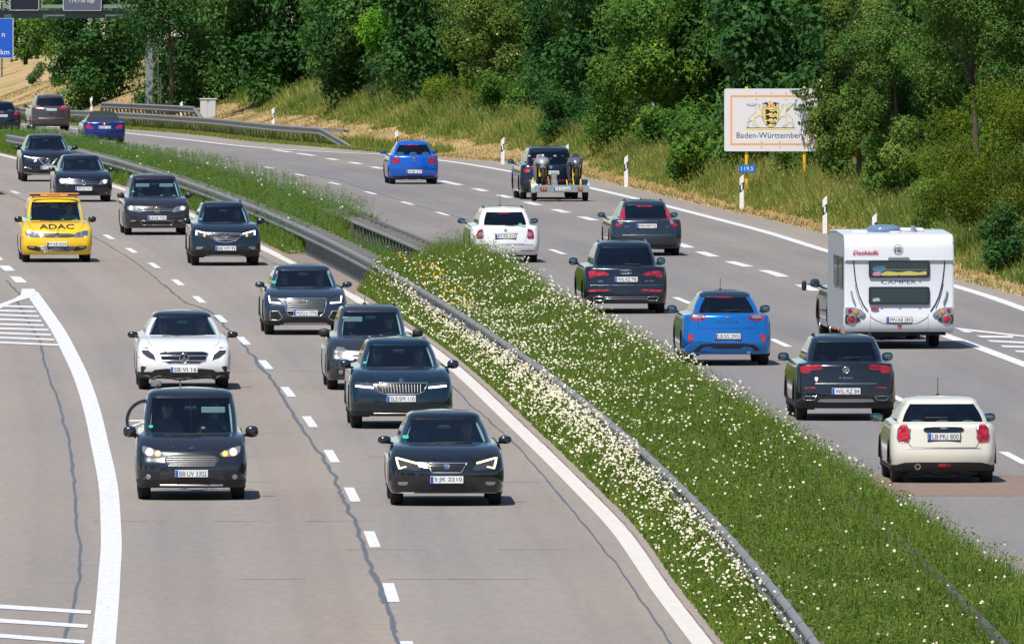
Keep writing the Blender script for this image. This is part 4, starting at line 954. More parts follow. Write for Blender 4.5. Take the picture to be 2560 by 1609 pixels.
a = MB(); a.box(-.63, .63, yb, yb+.28, 1.665, 1.71, bev=.012); lb = a.build('light_bar', M['dark'], yel)
a = MB(); a.box(-.64, .64, yb-.01, yb+.29, 1.71, 1.735, bev=.01); a.build('beacon_lens', M['orange'], lb)
a = MB(); a.box(-.36, .34, yb-.014, yb-.002, 1.668, 1.711); pn = a.build('name_panel', mat('amber_panel', (.75, .32, .02), .4), lb); lettering('ADAC', .1, M['ink'], pn, -.01, yb-.017, 1.69, w=.36, h=.032)
for s in (-1, 1): a = MB(); a.box(s*.55-.02, s*.55+.02, yb+.05, yb+.2, 1.58, 1.65); a.build('bar_foot', M['dark'], lb)
a = MB(); a.box(-.60, .60, 1.05, 1.12, 1.655, 1.668, bev=.004); a.build('wind_deflector', M['silver'], yel)
gm = MB()
for i in range(13): gm.box(-.60+.1*i-.004, -.60+.1*i+.004, 2.30, 2.308, .95, 1.5)
for i in range(7): gm.box(-.62, .62, 2.298, 2.306, 1.0+.08*i-.004, 1.0+.08*i+.004)
gm.build('luggage_grid', M['silver'], yel)
# 9 dark hatchback with round lit headlamps
p = dict(face='front', L=4.2, W=1.786, wr=.32, oh=.88, wb=2.578, zr=1.445, belt=.97, wk=.70, wg=.59, near=near_f(1.12, .945, 1.92, 1.30, .72, hm=.68), far=REAR(1.0, 1.32),
         paint=P_navy, c=(1590, 1385), k=7.525, slope=LB(545), mir=(.93, .99, .60), mirh=.07,
         people=((.37, 'black', 'dark', 'driver of the dark hatchback holding the wheel with a raised hand', 1), (-.37, 'navy', 'brown+*', 'passenger beside the driver of the dark hatchback with lit headlamps', 1)))
f = [('P', 'headlight', 'lens', [(1128,965),(1240,972),(1335,1068),(1230,1058),(1140,1025)], 1), ('C', 'lamp', 'lit', (1192,1012), .062, 1),
     ('P', 'grille', 'black', [(1318,1003),(1862,1003),(1842,1072),(1338,1072)], 0), ('T', 'slat', 'silver', [(1330,1022),(1850,1022)], 0, .006), ('T', 'slat', 'silver', [(1345,1055),(1835,1055)], 0, .006),
     ('O', 'emblem', 'chrome', (1587,1037), .07, .012, ((-.55,.75,0,-.15),(.55,.75,0,-.15),(-.85,.2,-.3,-.85),(.3,-.85,.85,.2),(-.3,-.85,0,-.1),(0,-.1,.3,-.85)), 'black'),
     ('N', 'SPN·JC 413', (1590,1143)), ('P', 'lower_intake', 'dark', [(1310,1188),(1870,1188),(1860,1252),(1330,1252)], 0), ('C', 'fog_lamp', 'lens', (1165,1220), .028, 1), ('P', 'sticker', 'green', [(1165,780),(1212,780),(1212,802),(1165,802)], 0, {'off': .004, 'depth': .004})]
build_car('hatchback_car', p, 'dark blue hatchback with round lit headlamps, plate SPN JC 413', 'car', (1590/7.525, 320+1385/7.525), f, CG)
# 10 black crossover with V grille
p = dict(face='front', L=4.39, W=1.806, wr=.345, oh=.90, wb=2.646, zr=1.565, belt=1.06, wk=.735, wg=.60, near=near_f(1.05, 1.04, 1.85, 1.43, .82, hm=.7), far=REAR(1.12, 1.42), lift=.03, clad=.33,
         paint=P_black, c=(918, 1003), k=7.525, slope=LB(585), mir=(.965, 1.12, .60), mirm=M['black'], rails='silver', archtrim=True,
         people=((-.37, 'grey', 'brown', 'passenger seen faintly through the windscreen of the black crossover', 1),))
f = [('P', 'headlight', 'lensdark', [(470,525),(690,588),(706,635),(600,622),(500,578)], 1), ('T', 'light_strip', 'drl', [(478,532),(600,562),(690,590),(702,616),(658,634)], 1, .012),
     ('P', 'grille', 'black', [(775,572),(1061,572),(995,685),(845,685)], 0), ('T', 'frame', 'chrome', [(742,578),(842,688),(994,688),(1094,578)], 0, .024), ('O', 'emblem', 'chrome', (918,622), .068, .012, ((-1.2,0,1.2,0),)),
     ('N', 'ES·LE 239', (922,747)), ('T', 'light_blade', 'chrome', [(480,738),(610,772)], 1, .010), ('P', 'lower_intake', 'dark', [(740,795),(1096,795),(1096,840),(740,840)], 0), ('P', 'skid_plate', 'silver', [(470,825),(620,852),(1216,852),(1366,825),(1366,845),(1216,872),(620,872),(470,845)], 0), ('P', 'sticker', 'green', [(520,362),(560,362),(560,382),(520,382)], 0, {'off': .004, 'depth': .004})]
build_car('crossover_car', p, 'black crossover with a chrome V in its grille, plate ES LE 239', 'car', (918/7.525, 320+1003/7.525), f, CG)
# 11 small van with a bicycle on its tail
p = dict(face='front', L=4.16, W=1.764, wr=.32, oh=.84, wb=2.489, zr=1.715, belt=1.04, wk=.745, wg=.685, near=near_f(1.02, .995, 1.72, 1.495, .745, hm=.68), far=REAR(1.1, 1.5),
         paint=P_dgrey, c=(858, 1400), k=4.729, slope=LB(272), mir=(.975, 1.05, .62), mirh=.10, visor=(.36,), clad=.33,
         people=((.37, 'teal', 'brown', 'driver of the dark grey van carrying a bicycle', 1), (-.37, 'grey', 'brown+', 'passenger in the dark grey van carrying a bicycle', 1)))
gr = [(530,945),(580,892),(858,880),(1136,892),(1188,945),(1140,1018),(858,1036),(578,1018)]
f = [('P', 'headlight', 'lens', [(275,787),(350,800),(480,848),(530,870),(495,915),(330,902),(285,852)], 1), ('C', 'lamp', 'lit', (365,858), .060, 1), ('C', 'indicator', 'orlit', (462,876), .045, 1),
     ('P', 'grille', 'dark', gr, 0)] + [('T', 'slat', 'silver', [(560+abs(y-955)*.45,y),(1156-abs(y-955)*.45,y)], 0, .006) for y in (912,938,965,990,1012)] + \
    [('P', 'emblem', 'chrome', [(815,815),(858,800),(902,815),(858,830)], 0, {'off': .012}), ('N', 'BB·UV 3302', (858,1103)), ('P', 'lower_intake', 'dark', [(590,1152),(1126,1152),(1210,1215),(500,1222)], 0), ('T', 'bumper_lip', 'silver', [(490,1243),(1226,1243)], 0, .018),
     ('P', 'fog_recess', 'dark', [(290,1085),(400,1080),(505,1110),(435,1190),(320,1190)], 1), ('C', 'lamp', 'lens', (350,1142), .042, 1), ('C', 'washer', 'chrome', (640,806), .012, 0), ('P', 'sticker', 'green', [(360,565),(408,565),(408,592),(360,592)], 0, {'off': .004, 'depth': .004})] + \
    [('P', 'roof_seam', 'dark', [(854,130),(862,130),(862,235),(854,235)], 0, {'off': .003})]
van, pj, fxx = build_car('small_van', p, 'dark grey small van with lit headlamps and a bicycle sticking out behind it', 'van', (300+858/4.729, 950+1400/4.729), f, CG)
vm = Matrix.Translation(van.location) @ van.rotation_euler.to_matrix().to_4x4()
bk = empty('bicycle', vm @ Vector((-.12, 3.62, .58)), van.rotation_euler.z, 'bicycle with black tyres hung across the tail of the dark grey van', 'bicycle')
for x in (-.56, .50):
    w = empty('wheel'); w.parent = bk; w.location = (x, 0, .55)
    a = MB(); a.tube([(.325*cos(t), 0, .325*sin(t)) for t in np.linspace(0, 2*pi, 37)[:-1]], .024, 8, True); a.build('tyre', M['rubber'], w, True, 80)
    a = MB(); a.tube([(.297*cos(t), 0, .297*sin(t)) for t in np.linspace(0, 2*pi, 37)[:-1]], .010, 5, True)
    for i in range(18): t = 2*pi*i/18; a.tube([(0, .02*(-1)**i, 0), (.297*cos(t), 0, .297*sin(t))], .0018, 3)
    a.tube([(0, -.04, 0), (0, .04, 0)], .02, 8); a.build('rim', M['silver'], w, True)
a = MB()
for q in ([(.50,0,.55),(.08,0,.50),(-.02,0,1.02)], [(.08,0,.50),(-.42,0,.98),(.0,0,.98)], [(.50,0,.55),(-.01,0,.98)], [(-.56,0,.55),(-.42,0,1.06)]): a.tube(q, .017, 6)
a.build('frame', M['dark'], bk, True)
a = MB(); a.tube([(-.42,0,1.06),(-.41,0,1.12)], .014, 6); a.tube([(-.44,-.28,1.12),(-.38,-.1,1.14),(-.38,.1,1.14),(-.44,.28,1.12)], .013, 6); a.box(-.50,-.33,-.06,.04,1.10,1.20,bev=.02); a.build('handlebar', M['silver'], bk, True)
a = MB(); a.tube([(-.02,0,1.02),(-.03,0,1.20)], .014, 6); a.build('seat_post', M['silver'], bk, True); a = MB(); a.ell((-.02,0,1.22),(.14,.07,.028),2,12,6); a.build('saddle', M['dark'], bk, True)
a = MB(); a.tube([(.08,-.06,.50),(.08,.06,.50)], .05, 10); a.tube([(.08,-.07,.50),(.2,-.07,.42)], .012, 5); a.tube([(.08,.07,.50),(-.04,.07,.58)], .012, 5); a.build('crank', M['silver'], bk, True)
a = MB(); a.box(-.5,.6,-.06,.06,.16,.20); a.tube([(-.3,.0,.2),(-.3,-.04,.9)], .018, 6); a.tube([(.4,.0,.2),(.4,-.04,.9)], .018, 6); a.box(-.05,.15,-.25,.0,.1,.18); a.build('carrier_rack', M['dark'], bk)

# ---- right carriageway, tails towards the camera
def tail(yc, zc, yg, zg, zn, **k): d = dict(yc=yc, zc=zc, yg=yg, zg=zg, zn=zn, i1=.05, i2=.07, i3=.09); d.update(k); return d
# ivory three door
p = dict(face='rear', L=3.82, W=1.727, wr=.31, oh=.68, wb=2.495, zr=1.40, belt=.98, wk=.74, wg=.60, near=tail(.22, .985, .52, 1.295, .90), far=FRONT(.95, 1.28, .74), bow=.10,
         paint=P_ivory, c=(1645, 1145), k=K, slope=LR(285), mir=(.93, .985, 2.35), mirm=M['black'], mirh=.075, clad=.30, archtrim=True, ant=(-.03, .55, .30), gcol=2, pillars=(.0, .0, .40, .44, .76, .76, .99), privacy=M['glassd'],
         people=((-.36, 'black', 'dark', 'driver of the ivory three-door car seen from behind', 1), (.36, 'black', 'brown', 'passenger of the ivory three-door car seen from behind', 1)))
f = [('P', 'tail_lamp', 'red', [(1222,655),(1250,620),(1300,618),(1325,660),(1330,740),(1308,777),(1228,772),(1214,735)], 1), ('T', 'frame', 'chrome', [(1220,655),(1250,617),(1300,615),(1328,660),(1333,740),(1308,780),(1226,775),(1211,735)], 1, .008, True),
     ('P', 'handle_strip', 'black', [(1450,660),(1480,635),(1810,635),(1840,660),(1810,680),(1480,683)], 0, {'off': .015}), ('P', 'emblem', 'chrome', [(1600,648),(1645,636),(1690,648),(1645,658)], 0, {'off': .022}),
     ('N', 'LB·MU 800', (1648,722), 1), ('P', 'bumper_insert', 'dark', [(1195,990),(1300,962),(1990,962),(2095,990),(2080,1040),(1220,1040)], 0), ('C', 'exhaust_pipe', 'chrome', (1402,1003), .048, 0), ('C', 'exhaust_bore', 'ink', (1402,1003), .034, 0),
     ('P', 'rear_fog_lamp', 'red', [(1588,973),(1718,973),(1710,1003),(1596,1003)], 0, {'off': .014}), ('T', 'bumper_crease', 'silver', [(1300,832),(1990,832)], 0, .004), ('T', 'tailgate_seam', 'dark', [(1340,640),(1318,790),(1345,826),(1945,826),(1972,790),(1950,640)], 0, .004), ('T', 'wiper', 'dark', [(1480,552),(1690,552)], 0, .010)]
build_car('three_door_car', p, 'ivory three-door car with black mirrors and big oval tail lamps, plate LB MU 800', 'car', (1920+1645/K, 900+1145/K), f, CG)
# black crossover WIL RZ 84
p = dict(face='rear', L=4.23, W=1.819, wr=.335, oh=.80, wb=2.59, zr=1.545, belt=1.06, wk=.70, wg=.60, near=tail(.20, 1.075, .62, 1.415, .98), far=FRONT(1.03, 1.4, .84), lift=.03, clad=.36,
         paint=P_black, roofm=P_volvo, c=(727, 1839), k=K, slope=LR(320), mir=(.955, 1.08, 2.55), mirm=M['black'], rails='dark', archtrim=True, ant=(-.02, .75, .10), rearglass=M['glassd'], gcol=1)  # roof paint lighter than the body: its reflection put into the colour
f = [('P', 'tail_lamp', 'darkred', [(302,1337),(510,1327),(505,1370),(400,1377),(392,1405),(305,1405)], 1), ('P', 'lamp_strip', 'red', [(400,1335),(508,1330),(506,1350),(400,1356)], 1, {'off': .014}),
     ('O', 'emblem', 'chrome', (727,1375), .057, .011, ((-.55,.75,0,-.15),(.55,.75,0,-.15),(-.85,.2,-.3,-.85),(.3,-.85,.85,.2),(-.3,-.85,0,-.1),(0,-.1,.3,-.85)), 'black'), ('W', 'T-ROC', (725,1449), .26, .028, 'chrome'),
     ('P', 'sticker', 'white', [(435,1440),(468,1440),(465,1470),(452,1487),(437,1470)], 0), ('T', 'tailgate_crease', 'silver', [(440,1502),(1014,1502)], 0, .006), ('N', 'WIL·RZ 84', (727,1572), 1),
     ('P', 'reflector', 'red', [(340,1536),(446,1533),(446,1546),(340,1549)], 1), ('P', 'exhaust_trim', 'ink', [(322,1622),(452,1622),(428,1652),(348,1652)], 1), ('T', 'frame', 'chrome', [(318,1618),(456,1618),(430,1656),(345,1656)], 1, .008, True),
     ('P', 'bumper_blade', 'silver', [(470,1656),(490,1645),(965,1645),(985,1656),(995,1676),(460,1676)], 0), ('P', 'bumper_insert', 'dark', [(290,1690),(1165,1690),(1140,1738),(315,1738)], 0), ('T', 'wiper', 'dark', [(715,1265),(880,1262)], 0, .010)]
build_car('crossover_car', p, 'black crossover with chrome exhaust trims, plate WIL RZ 84', 'car', (1920+727/K, 560+1839/K), f, CG)
# metallic blue crossover
p = dict(face='rear', L=4.19, W=1.805, wr=.335, oh=.80, wb=2.588, zr=1.50, belt=1.04, wk=.68, wg=.53, near=tail(.18, 1.055, .72, 1.335, .98), far=FRONT(1.0, 1.36, .80), lift=.03,
         paint=P_puma, roofm=P_volvo, c=(2022, 1172), k=K, slope=LR(346), mir=(.95, 1.07, 2.5), mirm=M['black'], rearglass=M['glassd'], ant=(-.06, .80, .24), gcol=1)
f = [('P', 'tail_lamp', 'red', [(1664,725),(1695,694),(1790,698),(1832,722),(1800,758),(1690,762)], 1), ('P', 'lamp_core', 'lens', [(1695,728),(1715,712),(1780,712),(1798,725),(1780,742),(1705,742)], 1, {'off': .014}),
     ('P', 'emblem', 'chrome', [(1995,729),(2022,718),(2049,729),(2022,740)], 0, {'off': .012}), ('W', 'P U M A', (2022,770), .44, .03, 'ink'), ('P', 'reflector', 'red', [(1665,885),(1712,885),(1700,955),(1660,962)], 1), ('N', 'LB·SG 2903', (2026,905), 1),
     ('P', 'diffuser', 'dark', [(1780,972),(2264,972),(2350,1052),(1694,1056),(1735,1015)], 0), ('P', 'diffuser_blade', P_puma, [(1800,1005),(1870,1000),(1900,1022),(2144,1022),(2174,1000),(2244,1005),(2290,1050),(1754,1050)], 0, {'off': .016}),
     ('C', 'exhaust_pipe', 'chrome', (2222,1040), .05, 0), ('T', 'tailgate_seam', P_puma.name, [(1740,690),(1755,830),(2290,830),(2304,690)], 0, .003), ('T', 'wiper', 'dark', [(2010,668),(2150,664)], 0, .010), ('P', 'brake_lamp', 'darkred', [(1935,545),(2080,545),(2078,554),(1938,554)], 0)]
M[P_puma.name] = M['dark']
build_car('crossover_car', p, 'bright metallic blue crossover with a dark roof and almond tail lamps, plate LB SG 2903', 'car', (1280+2022/K, 600+1172/K), f, CG)
# dark SUV WIL RZ 79E
p = dict(face='rear', L=4.66, W=1.893, wr=.36, oh=.92, wb=2.82, zr=1.625, belt=1.08, wk=.715, wg=.61, near=tail(.22, 1.08, .70, 1.41, .98), far=FRONT(1.04, 1.42, .84), lift=.03,
         paint=P_navy, c=(1070, 685), k=K, slope=LR(390), mir=(1.0, 1.11, 2.75), mirh=.095, rails='silver', ant=(-.08, .9, .12), gcol=2)
f = [('P', 'tail_lamp', 'red', [(722,288),(860,297),(920,322),(900,336),(800,340),(742,360),(728,356)], 1), ('T', 'frame', 'dark', [(735,350),(800,342),(912,326)], 1, .006)] + [('O', 'ring_emblem', 'chrome', (x,300), .046, .007) for x in (1036,1059,1082,1105)] + \
    [('N', 'WIL·RZ 79E', (1073,370), 1), ('P', 'reflector', 'red', [(722,468),(926,461),(924,476),(722,490)], 1), ('T', 'exhaust_trim', 'chrome', [(765,538),(800,530),(868,536),(876,551),(860,567),(776,567)], 1, .012, True), ('P', 'exhaust_bore', 'ink', [(775,540),(865,540),(865,560),(780,560)], 1),
     ('T', 'trim_bar', 'chrome', [(878,536),(1262,536)], 0, .006), ('T', 'trim_bar', 'chrome', [(878,553),(1262,553)], 0, .006), ('W', 'Q5', (832,389), .11, .045, 'chrome'), ('W', '50 TFSI', (1290,386), .20, .03, 'chrome'),
     ('P', 'bumper_insert', 'dark', [(760,592),(1380,592),(1370,622),(770,622)], 0), ('T', 'tailgate_crease', 'silver', [(735,425),(1405,425)], 0, .003), ('T', 'wiper', 'dark', [(1065,228),(1210,236)], 0, .012)]
build_car('suv_car', p, 'dark blue SUV with four rings and slanted red tail lamps, plate WIL RZ 79E', 'car', (1280+1070/K, 600+685/K), f, CG)
# blue-grey estate
p = dict(face='rear', L=4.63, W=1.865, wr=.325, oh=.95, wb=2.776, zr=1.44, belt=.97, wk=.68, wg=.56, near=tail(.22, .955, .85, 1.265, .88), far=FRONT(.94, 1.3, .74),
         paint=P_volvo, c=(1265, 1272), k=K, slope=LR(455), mir=(.955, 1.0, 2.85), mirh=.075, rails='dark', ant=(-.04, .9, .06), gcol=2)
f = [('P', 'tail_lamp', 'red', [(1052,832),(1076,828),(1070,925),(1046,962),(1040,1000),(978,1002),(974,985),(1030,935)], 1), ('P', 'lamp_core', 'lens', [(1018,950),(1050,942),(1040,980),(1008,980)], 1, {'off': .016}),
     ('W', 'V O L V O', (1268,955), .56, .032, 'chrome'), ('N', 'MVK·MM 710', (1267,997), 1), ('W', 'V60', (1075,1003), .12, .035, 'chrome'), ('W', 'D4', (1462,1003), .06, .028, 'chrome'), ('P', 'brake_lamp', 'red', [(1190,813),(1338,811),(1336,822),(1192,824)], 0),
     ('T', 'tailgate_seam', 'dark', [(1050,1005),(1085,1072),(1445,1072),(1480,1005)], 0, .005), ('P', 'bumper_insert', 'dark', [(985,1170),(1545,1170),(1540,1200),(990,1200)], 0), ('T', 'bumper_crease', 'silver', [(1040,1082),(1490,1082)], 0, .004), ('T', 'wiper', 'dark', [(1262,932),(1405,928)], 0, .012)]
build_car('estate_car', p, 'blue-grey estate car with tall red lamps running up the tail pillars, plate MVK MM 710', 'car', (1280+1265/K, 300+1272/K), f, CG)
# white estate
p = dict(face='rear', L=4.57, W=1.769, wr=.32, oh=.95, wb=2.578, zr=1.42, belt=.96, wk=.665, wg=.575, near=tail(.16, .925, .62, 1.27, .86), far=FRONT(.93, 1.28, .74),
         paint=P_white, c=(1150, 1343), k=9.262, slope=LR(438), mir=(.94, 1.0, 2.8), mirm=M['black'], mirh=.075, rails='dark', ant=(-.05, .9, .32), gcol=1, people=((-.36, 'teal', 'brown', 'driver of the white estate car seen through the tailgate', 1),))
f = [('P', 'tail_lamp', 'red', [(478,812),(490,690),(520,610),(632,568),(636,610),(652,810)], 1), ('P', 'lamp_core', 'lens', [(552,662),(634,652),(640,755),(530,745)], 1, {'off': .014}),
     ('C', 'emblem', 'silver', (1150,605), .036, 0), ('N', 'RT·FD 315', (1150,742), 1), ('P', 'brake_lamp', 'darkred', [(990,222),(1252,216),(1252,236),(992,240)], 0), ('P', 'reflector', 'darkred', [(485,1068),(800,1072),(810,1085),(490,1092)], 1),
     ('C', 'exhaust_pipe', 'dark', (686,1202), .042, 0), ('C', 'exhaust_pipe', 'dark', (760,1202), .042, 0), ('T', 'tailgate_seam', 'silver', [(655,690),(690,920),(1610,920),(1645,690)], 0, .004), ('T', 'bumper_crease', 'silver', [(490,945),(1810,945)], 0, .003),
     ('P', 'bumper_insert', 'dark', [(560,1236),(1560,1232),(1520,1262),(600,1268)], 0), ('T', 'plate_ledge', 'silver', [(870,682),(1440,682)], 0, .010), ('T', 'wiper', 'dark', [(1140,500),(1620,530)], 0, .012), ('P', 'sticker', 'green', [(1460,455),(1540,455),(1540,492),(1460,492)], 0, {'off': .004, 'depth': .004})]
build_car('estate_car', p, 'white estate car with black mirrors and twin exhausts, plate RT FD 315', 'car', (1140+1150/9.262, 510+1343/9.262), f, CG)
# dark SUV towing the motorcycle trailer
p = dict(face='rear', L=4.70, W=1.882, wr=.35, oh=.98, wb=2.79, zr=1.64, belt=1.10, wk=.72, wg=.63, near=tail(.20, 1.07, .65, 1.43, .98), far=FRONT(1.05, 1.45, .84), lift=.03,
         paint=P_navy, c=(1150, 1325), k=8.404, slope=LR(540)*1.1, mir=(1.0, 1.13, 2.8), rails='silver', ant=(-.03, .95, .10), rearglass=M['glassd'])
f = [('P', 'tail_lamp', 'red', [(590,675),(800,678),(800,700),(700,716),(740,755),(600,772)], 1), ('P', 'lamp_core', 'lens', [(640,718),(700,720),(735,752),(650,742)], 1, {'off': .014}), ('C', 'emblem', 'chrome', (1155,655), .05, 0), ('N', 'SM 4410', (1153,770), 1),
     ('P', 'reflector_strip', 'red', [(622,926),(1678,926),(1678,938),(622,944)], 0), ('P', 'bumper_insert', 'dark', [(600,1100),(1700,1100),(1680,1190),(620,1190)], 0), ('T', 'tailgate_crease', 'dark', [(700,640),(1600,640)], 0, .006)]
tow, pj, fxx = build_car('suv_car', p, 'dark blue SUV towing two motorcycles on an open trailer', 'car', (1240+1150/8.404, 340+1325/8.404), f, CG)
# small blue hatchback
p = dict(face='rear', L=3.92, W=1.65, wr=.30, oh=.68, wb=2.46, zr=1.44, belt=.98, wk=.66, wg=.53, near=tail(.20, .955, .58, 1.27, .88), far=FRONT(.95, 1.3, .76),
         paint=P_blue, c=(1488, 602), k=K, slope=LR(565), mir=(.87, 1.02, 2.3), mirh=.07, ant=(-.03, .75, .28), gcol=2, people=((-.34, 'grey', 'dark', 'driver of the bright blue hatchback seen from behind', 1), (.34, 'grey', 'brown', 'passenger of the bright blue hatchback seen from behind', 1)))
f = [('P', 'tail_lamp', 'darkred', [(1285,362),(1338,352),(1350,380),(1348,412),(1288,414)], 1), ('C', 'lamp', 'red', (1316,378), .080, 1), ('O', 'emblem', 'silver', (1488,373), .045, .010, ((-.5,.7,0,-.6),(.5,.7,0,-.6)), 'black'), ('N', 'A·SK 219', (1490,487)),
     ('P', 'brake_lamp', 'red', [(1430,235),(1538,235),(1537,243),(1431,243)], 0), ('P', 'bumper_insert', 'dark', [(1285,527),(1692,527),(1685,562),(1296,562)], 0), ('P', 'handle', 'ink', [(1472,414),(1506,414),(1502,421),(1476,421)], 0),
     ('T', 'tailgate_seam', 'ink', [(1345,345),(1362,442),(1614,442),(1631,345)], 0, .006), ('T', 'bumper_seam', 'ink', [(1285,462),(1691,462)], 0, .005), ('T', 'wiper', 'dark', [(1480,332),(1570,340)], 0, .014)]
build_car('hatchback_car', p, 'bright blue small hatchback with round red tail lamps, plate A SK 219', 'car', (640+1488/K, 300+602/K), f, CG)
# royal blue convertible
p = dict(face='rear', L=4.36, W=1.748, wr=.31, oh=.90, wb=2.66, zr=1.345, belt=.93, wk=.70, wg=.52, near=tail(.62, .965, 1.15, 1.235, .86, hm=.7), far=FRONT(.92, 1.25, .72), soft=M['soft'], roofm=M['soft'],
         paint=P_royal, c=(1975, 1054), k=7.525, slope=LR(600)*1.15, mir=(.90, .95, 2.5), mirh=.065)
f = [('P', 'tail_lamp', 'red', [(1628,702),(1690,694),(1785,752),(1750,772),(1630,768)], 1), ('P', 'rear_window', 'greyglass', [(1762,548),(1800,528),(2150,528),(2188,548),(2170,590),(1780,590)], 0), ('N', 'LB·EU 125', (1978,742)), ('C', 'emblem', 'white', (1975,676), .035, 0), ('T', 'brake_lamp', 'darkred', [(1870,655),(2080,655)], 0, .010),
     ('P', 'bumper_insert', 'dark', [(1640,925),(2310,925),(2300,960),(1650,960)], 0), ('T', 'trunk_seam', 'ink', [(1800,700),(1820,800),(2130,800),(2150,700)], 0, .004)]
build_car('convertible_car', p, 'royal blue convertible with its black fabric top closed', 'car', (1975/7.525, 220+1054/7.525), f, CG)
# taupe people carrier
p = dict(face='rear', L=4.52, W=1.828, wr=.33, oh=.90, wb=2.79, zr=1.645, belt=1.10, wk=.70, wg=.61, near=tail(.20, 1.15, .55, 1.515, 1.0), far=FRONT(1.04, 1.45, .82),
         paint=P_taupe, c=(975, 798), k=7.525, slope=LR(600)*1.5, mir=(.96, 1.1, 2.7), mirm=P_black, rails='silver', ant=(-.05, .7, .26), gcol=2)
f = [('P', 'tail_lamp', 'red', [(650,395),(648,330),(780,335),(828,378),(800,402),(690,398)], 1), ('P', 'lamp_core', 'lens', [(655,330),(760,338),(795,368),(670,362)], 1, {'off': .014}), ('N', 'LU·LX 2421', (975,410)), ('P', 'emblem', 'chrome', [(945,350),(975,342),(1005,350),(975,358)], 0),
     ('P', 'handle', 'dark', [(925,470),(1022,470),(1015,510),(930,510)], 0), ('P', 'reflector', 'red', [(670,650),(755,640),(755,655),(675,668)], 1), ('T', 'bumper_crease', 'silver', [(740,570),(1210,570)], 0, .010), ('P', 'bumper_insert', 'dark', [(640,690),(1310,690),(1300,725),(650,725)], 0)]
build_car('people_carrier', p, 'taupe people carrier with silver roof rails and red and white tail lamps', 'car', (975/7.525, 220+798/7.525), f, CG)
# dark hatchback at the left edge of the picture
p = dict(face='rear', L=4.31, W=1.785, wr=.32, oh=.82, wb=2.6, zr=1.40, belt=.97, wk=.69, wg=.57, near=tail(.22, .96, .70, 1.27, .88), far=FRONT(.94, 1.3, .74),
         paint=P_navy, c=(50, 830), k=7.525, slope=LR(600)*1.5, mir=(.93, 1.0, 2.5))
f = [('P', 'tail_lamp', 'red', [(-275,448),(-185,445),(-188,500),(-195,515),(-270,512)], 1), ('N', 'MW·AB 210', (50,525)), ('T', 'ring_row', 'chrome', [(20,457),(80,457)], 0, .02), ('P', 'reflector', 'darkred', [(-280,620),(-200,620),(-200,632),(-280,634)], 1), ('P', 'bumper_insert', 'dark', [(-280,650),(380,650),(370,690),(-270,690)], 0)]
build_car('hatchback_car', p, 'dark hatchback at the left edge of the photo, partly outside it', 'car', (50/7.525, 220+830/7.525), f, CG)
# ------------------------------------------------------------------ guard rails
M['galv'] = mat('galvanised_steel', (.22, .215, .21), .5, .25); n = noise(M['galv'], 3, 4, .7); c = mix(M['galv'], n, (.15, .145, .14), (.29, .285, .28)); lk(M['galv'], c, bsdf(M['galv']).inputs['Base Color'])
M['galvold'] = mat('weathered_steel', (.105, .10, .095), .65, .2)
PROF = [(0, 0), (-.02, -.008), (-.070, -.040), (-.075, -.070), (-.015, -.120), (0, -.135), (0, -.175), (-.015, -.190), (-.075, -.235), (-.070, -.265), (-.02, -.302), (0, -.31)]
def beam(name, cv, y0, y1, side, mt, par, top=.75, zf=None, step=2.0, zt=None):
    ys = np.linspace(y0, y1, int((y1-y0)/step)+1); X = cv(ys); zb = zg(ys) if zf is None else zf(X, ys)
    tp = np.full(len(ys), top) if zt is None else zt(ys); pr = PROF+[(.004, -.31), (.004, 0)]
    v = np.array([[(x-side*dx*-1 if False else x+side*-dx, y, z+t+dz) for dx, dz in pr] for x, y, z, t in zip(X, ys, zb, tp)]).reshape(-1, 3); m = len(pr)
    i = np.arange(len(ys)-1)[:, None]*m+np.arange(m)[None]; j = np.arange(len(ys)-1)[:, None]*m+(np.arange(m)[None]+1) % m
    return mesh_np(name, v, np.stack([i, j, j+m, i+m], -1).reshape(-1, 4), mt, par)
_pb = {}
def part(key, mk, mt, par, loc, rz=0.0, rx=0.0, ry=0.0, sc_=(1, 1, 1), name=None):
    nm = name or key
    if key not in _pb:
        a = MB(); mk(a); _pb[key] = a.build(nm, mt, par); o = _pb[key]
    else: o = inst(nm, _pb[key], par)
    o.location = loc; o.rotation_euler = (rx, ry, rz); o.scale = sc_; return o
def post_mk(a): a.box(-.032, .032, -.03, .03, -.05, .72); 
def bar_mk(a): a.box(0, .52, -.030, .030, -.03, .03, bev=.006)
gm = empty('guard_rail', (0, 0, 0), 0, 'grey steel guard rail along the oncoming lanes, half sunk in the daisies of the median', 'guard rail')
beam('rail_beam', CL_M, 200, 660, -1, M['galv'], gm)
for y in np.arange(206, 404, 4.):
    ov = beam('splice', lambda Y: CL_M(Y)-.004, y, y+.32, -1, M['galv'], gm, top=.753, step=.16)
    for q_ in (.045, .235):
        for d_ in (.07, .25): part('bolt', lambda a: a.lathe([(.001, -.02), (.012, -.015), (.014, 0)], 6), M['galvold'], gm, (CL_M.at(y+d_)-.082, y+d_, float(zg(y))+.753-q_-.02))
ys = list(np.arange(409, 446, 1.15))+list(np.arange(205, 405, 4.))+list(np.arange(449, 655, 4.))
for y in ys: part('post', post_mk, M['galv'], gm, (CL_M.at(y)+.06, y, float(zg(y))))
for y in np.arange(411, 655, 2.62): part('crossbar', bar_mk, M['galv'], gm, (CL_M.at(y)+.02, y, float(zg(y))+.66), math.atan(-CL_M.slope(y)))
for y in [386, 388.6]: part('crossbar', bar_mk, M['galv'], gm, (CL_M.at(y)+.02, y, float(zg(y))+.66), 0)
gr_ = empty('guard_rail', (0, 0, 0), 0, 'dark guard rail seen from its back along the right edge of the median', 'guard rail')
beam('rail_beam', CL_MR, 205, 600, 1, M['galvold'], gr_, zt=lambda Y: np.where(Y < 410, .62, .75))
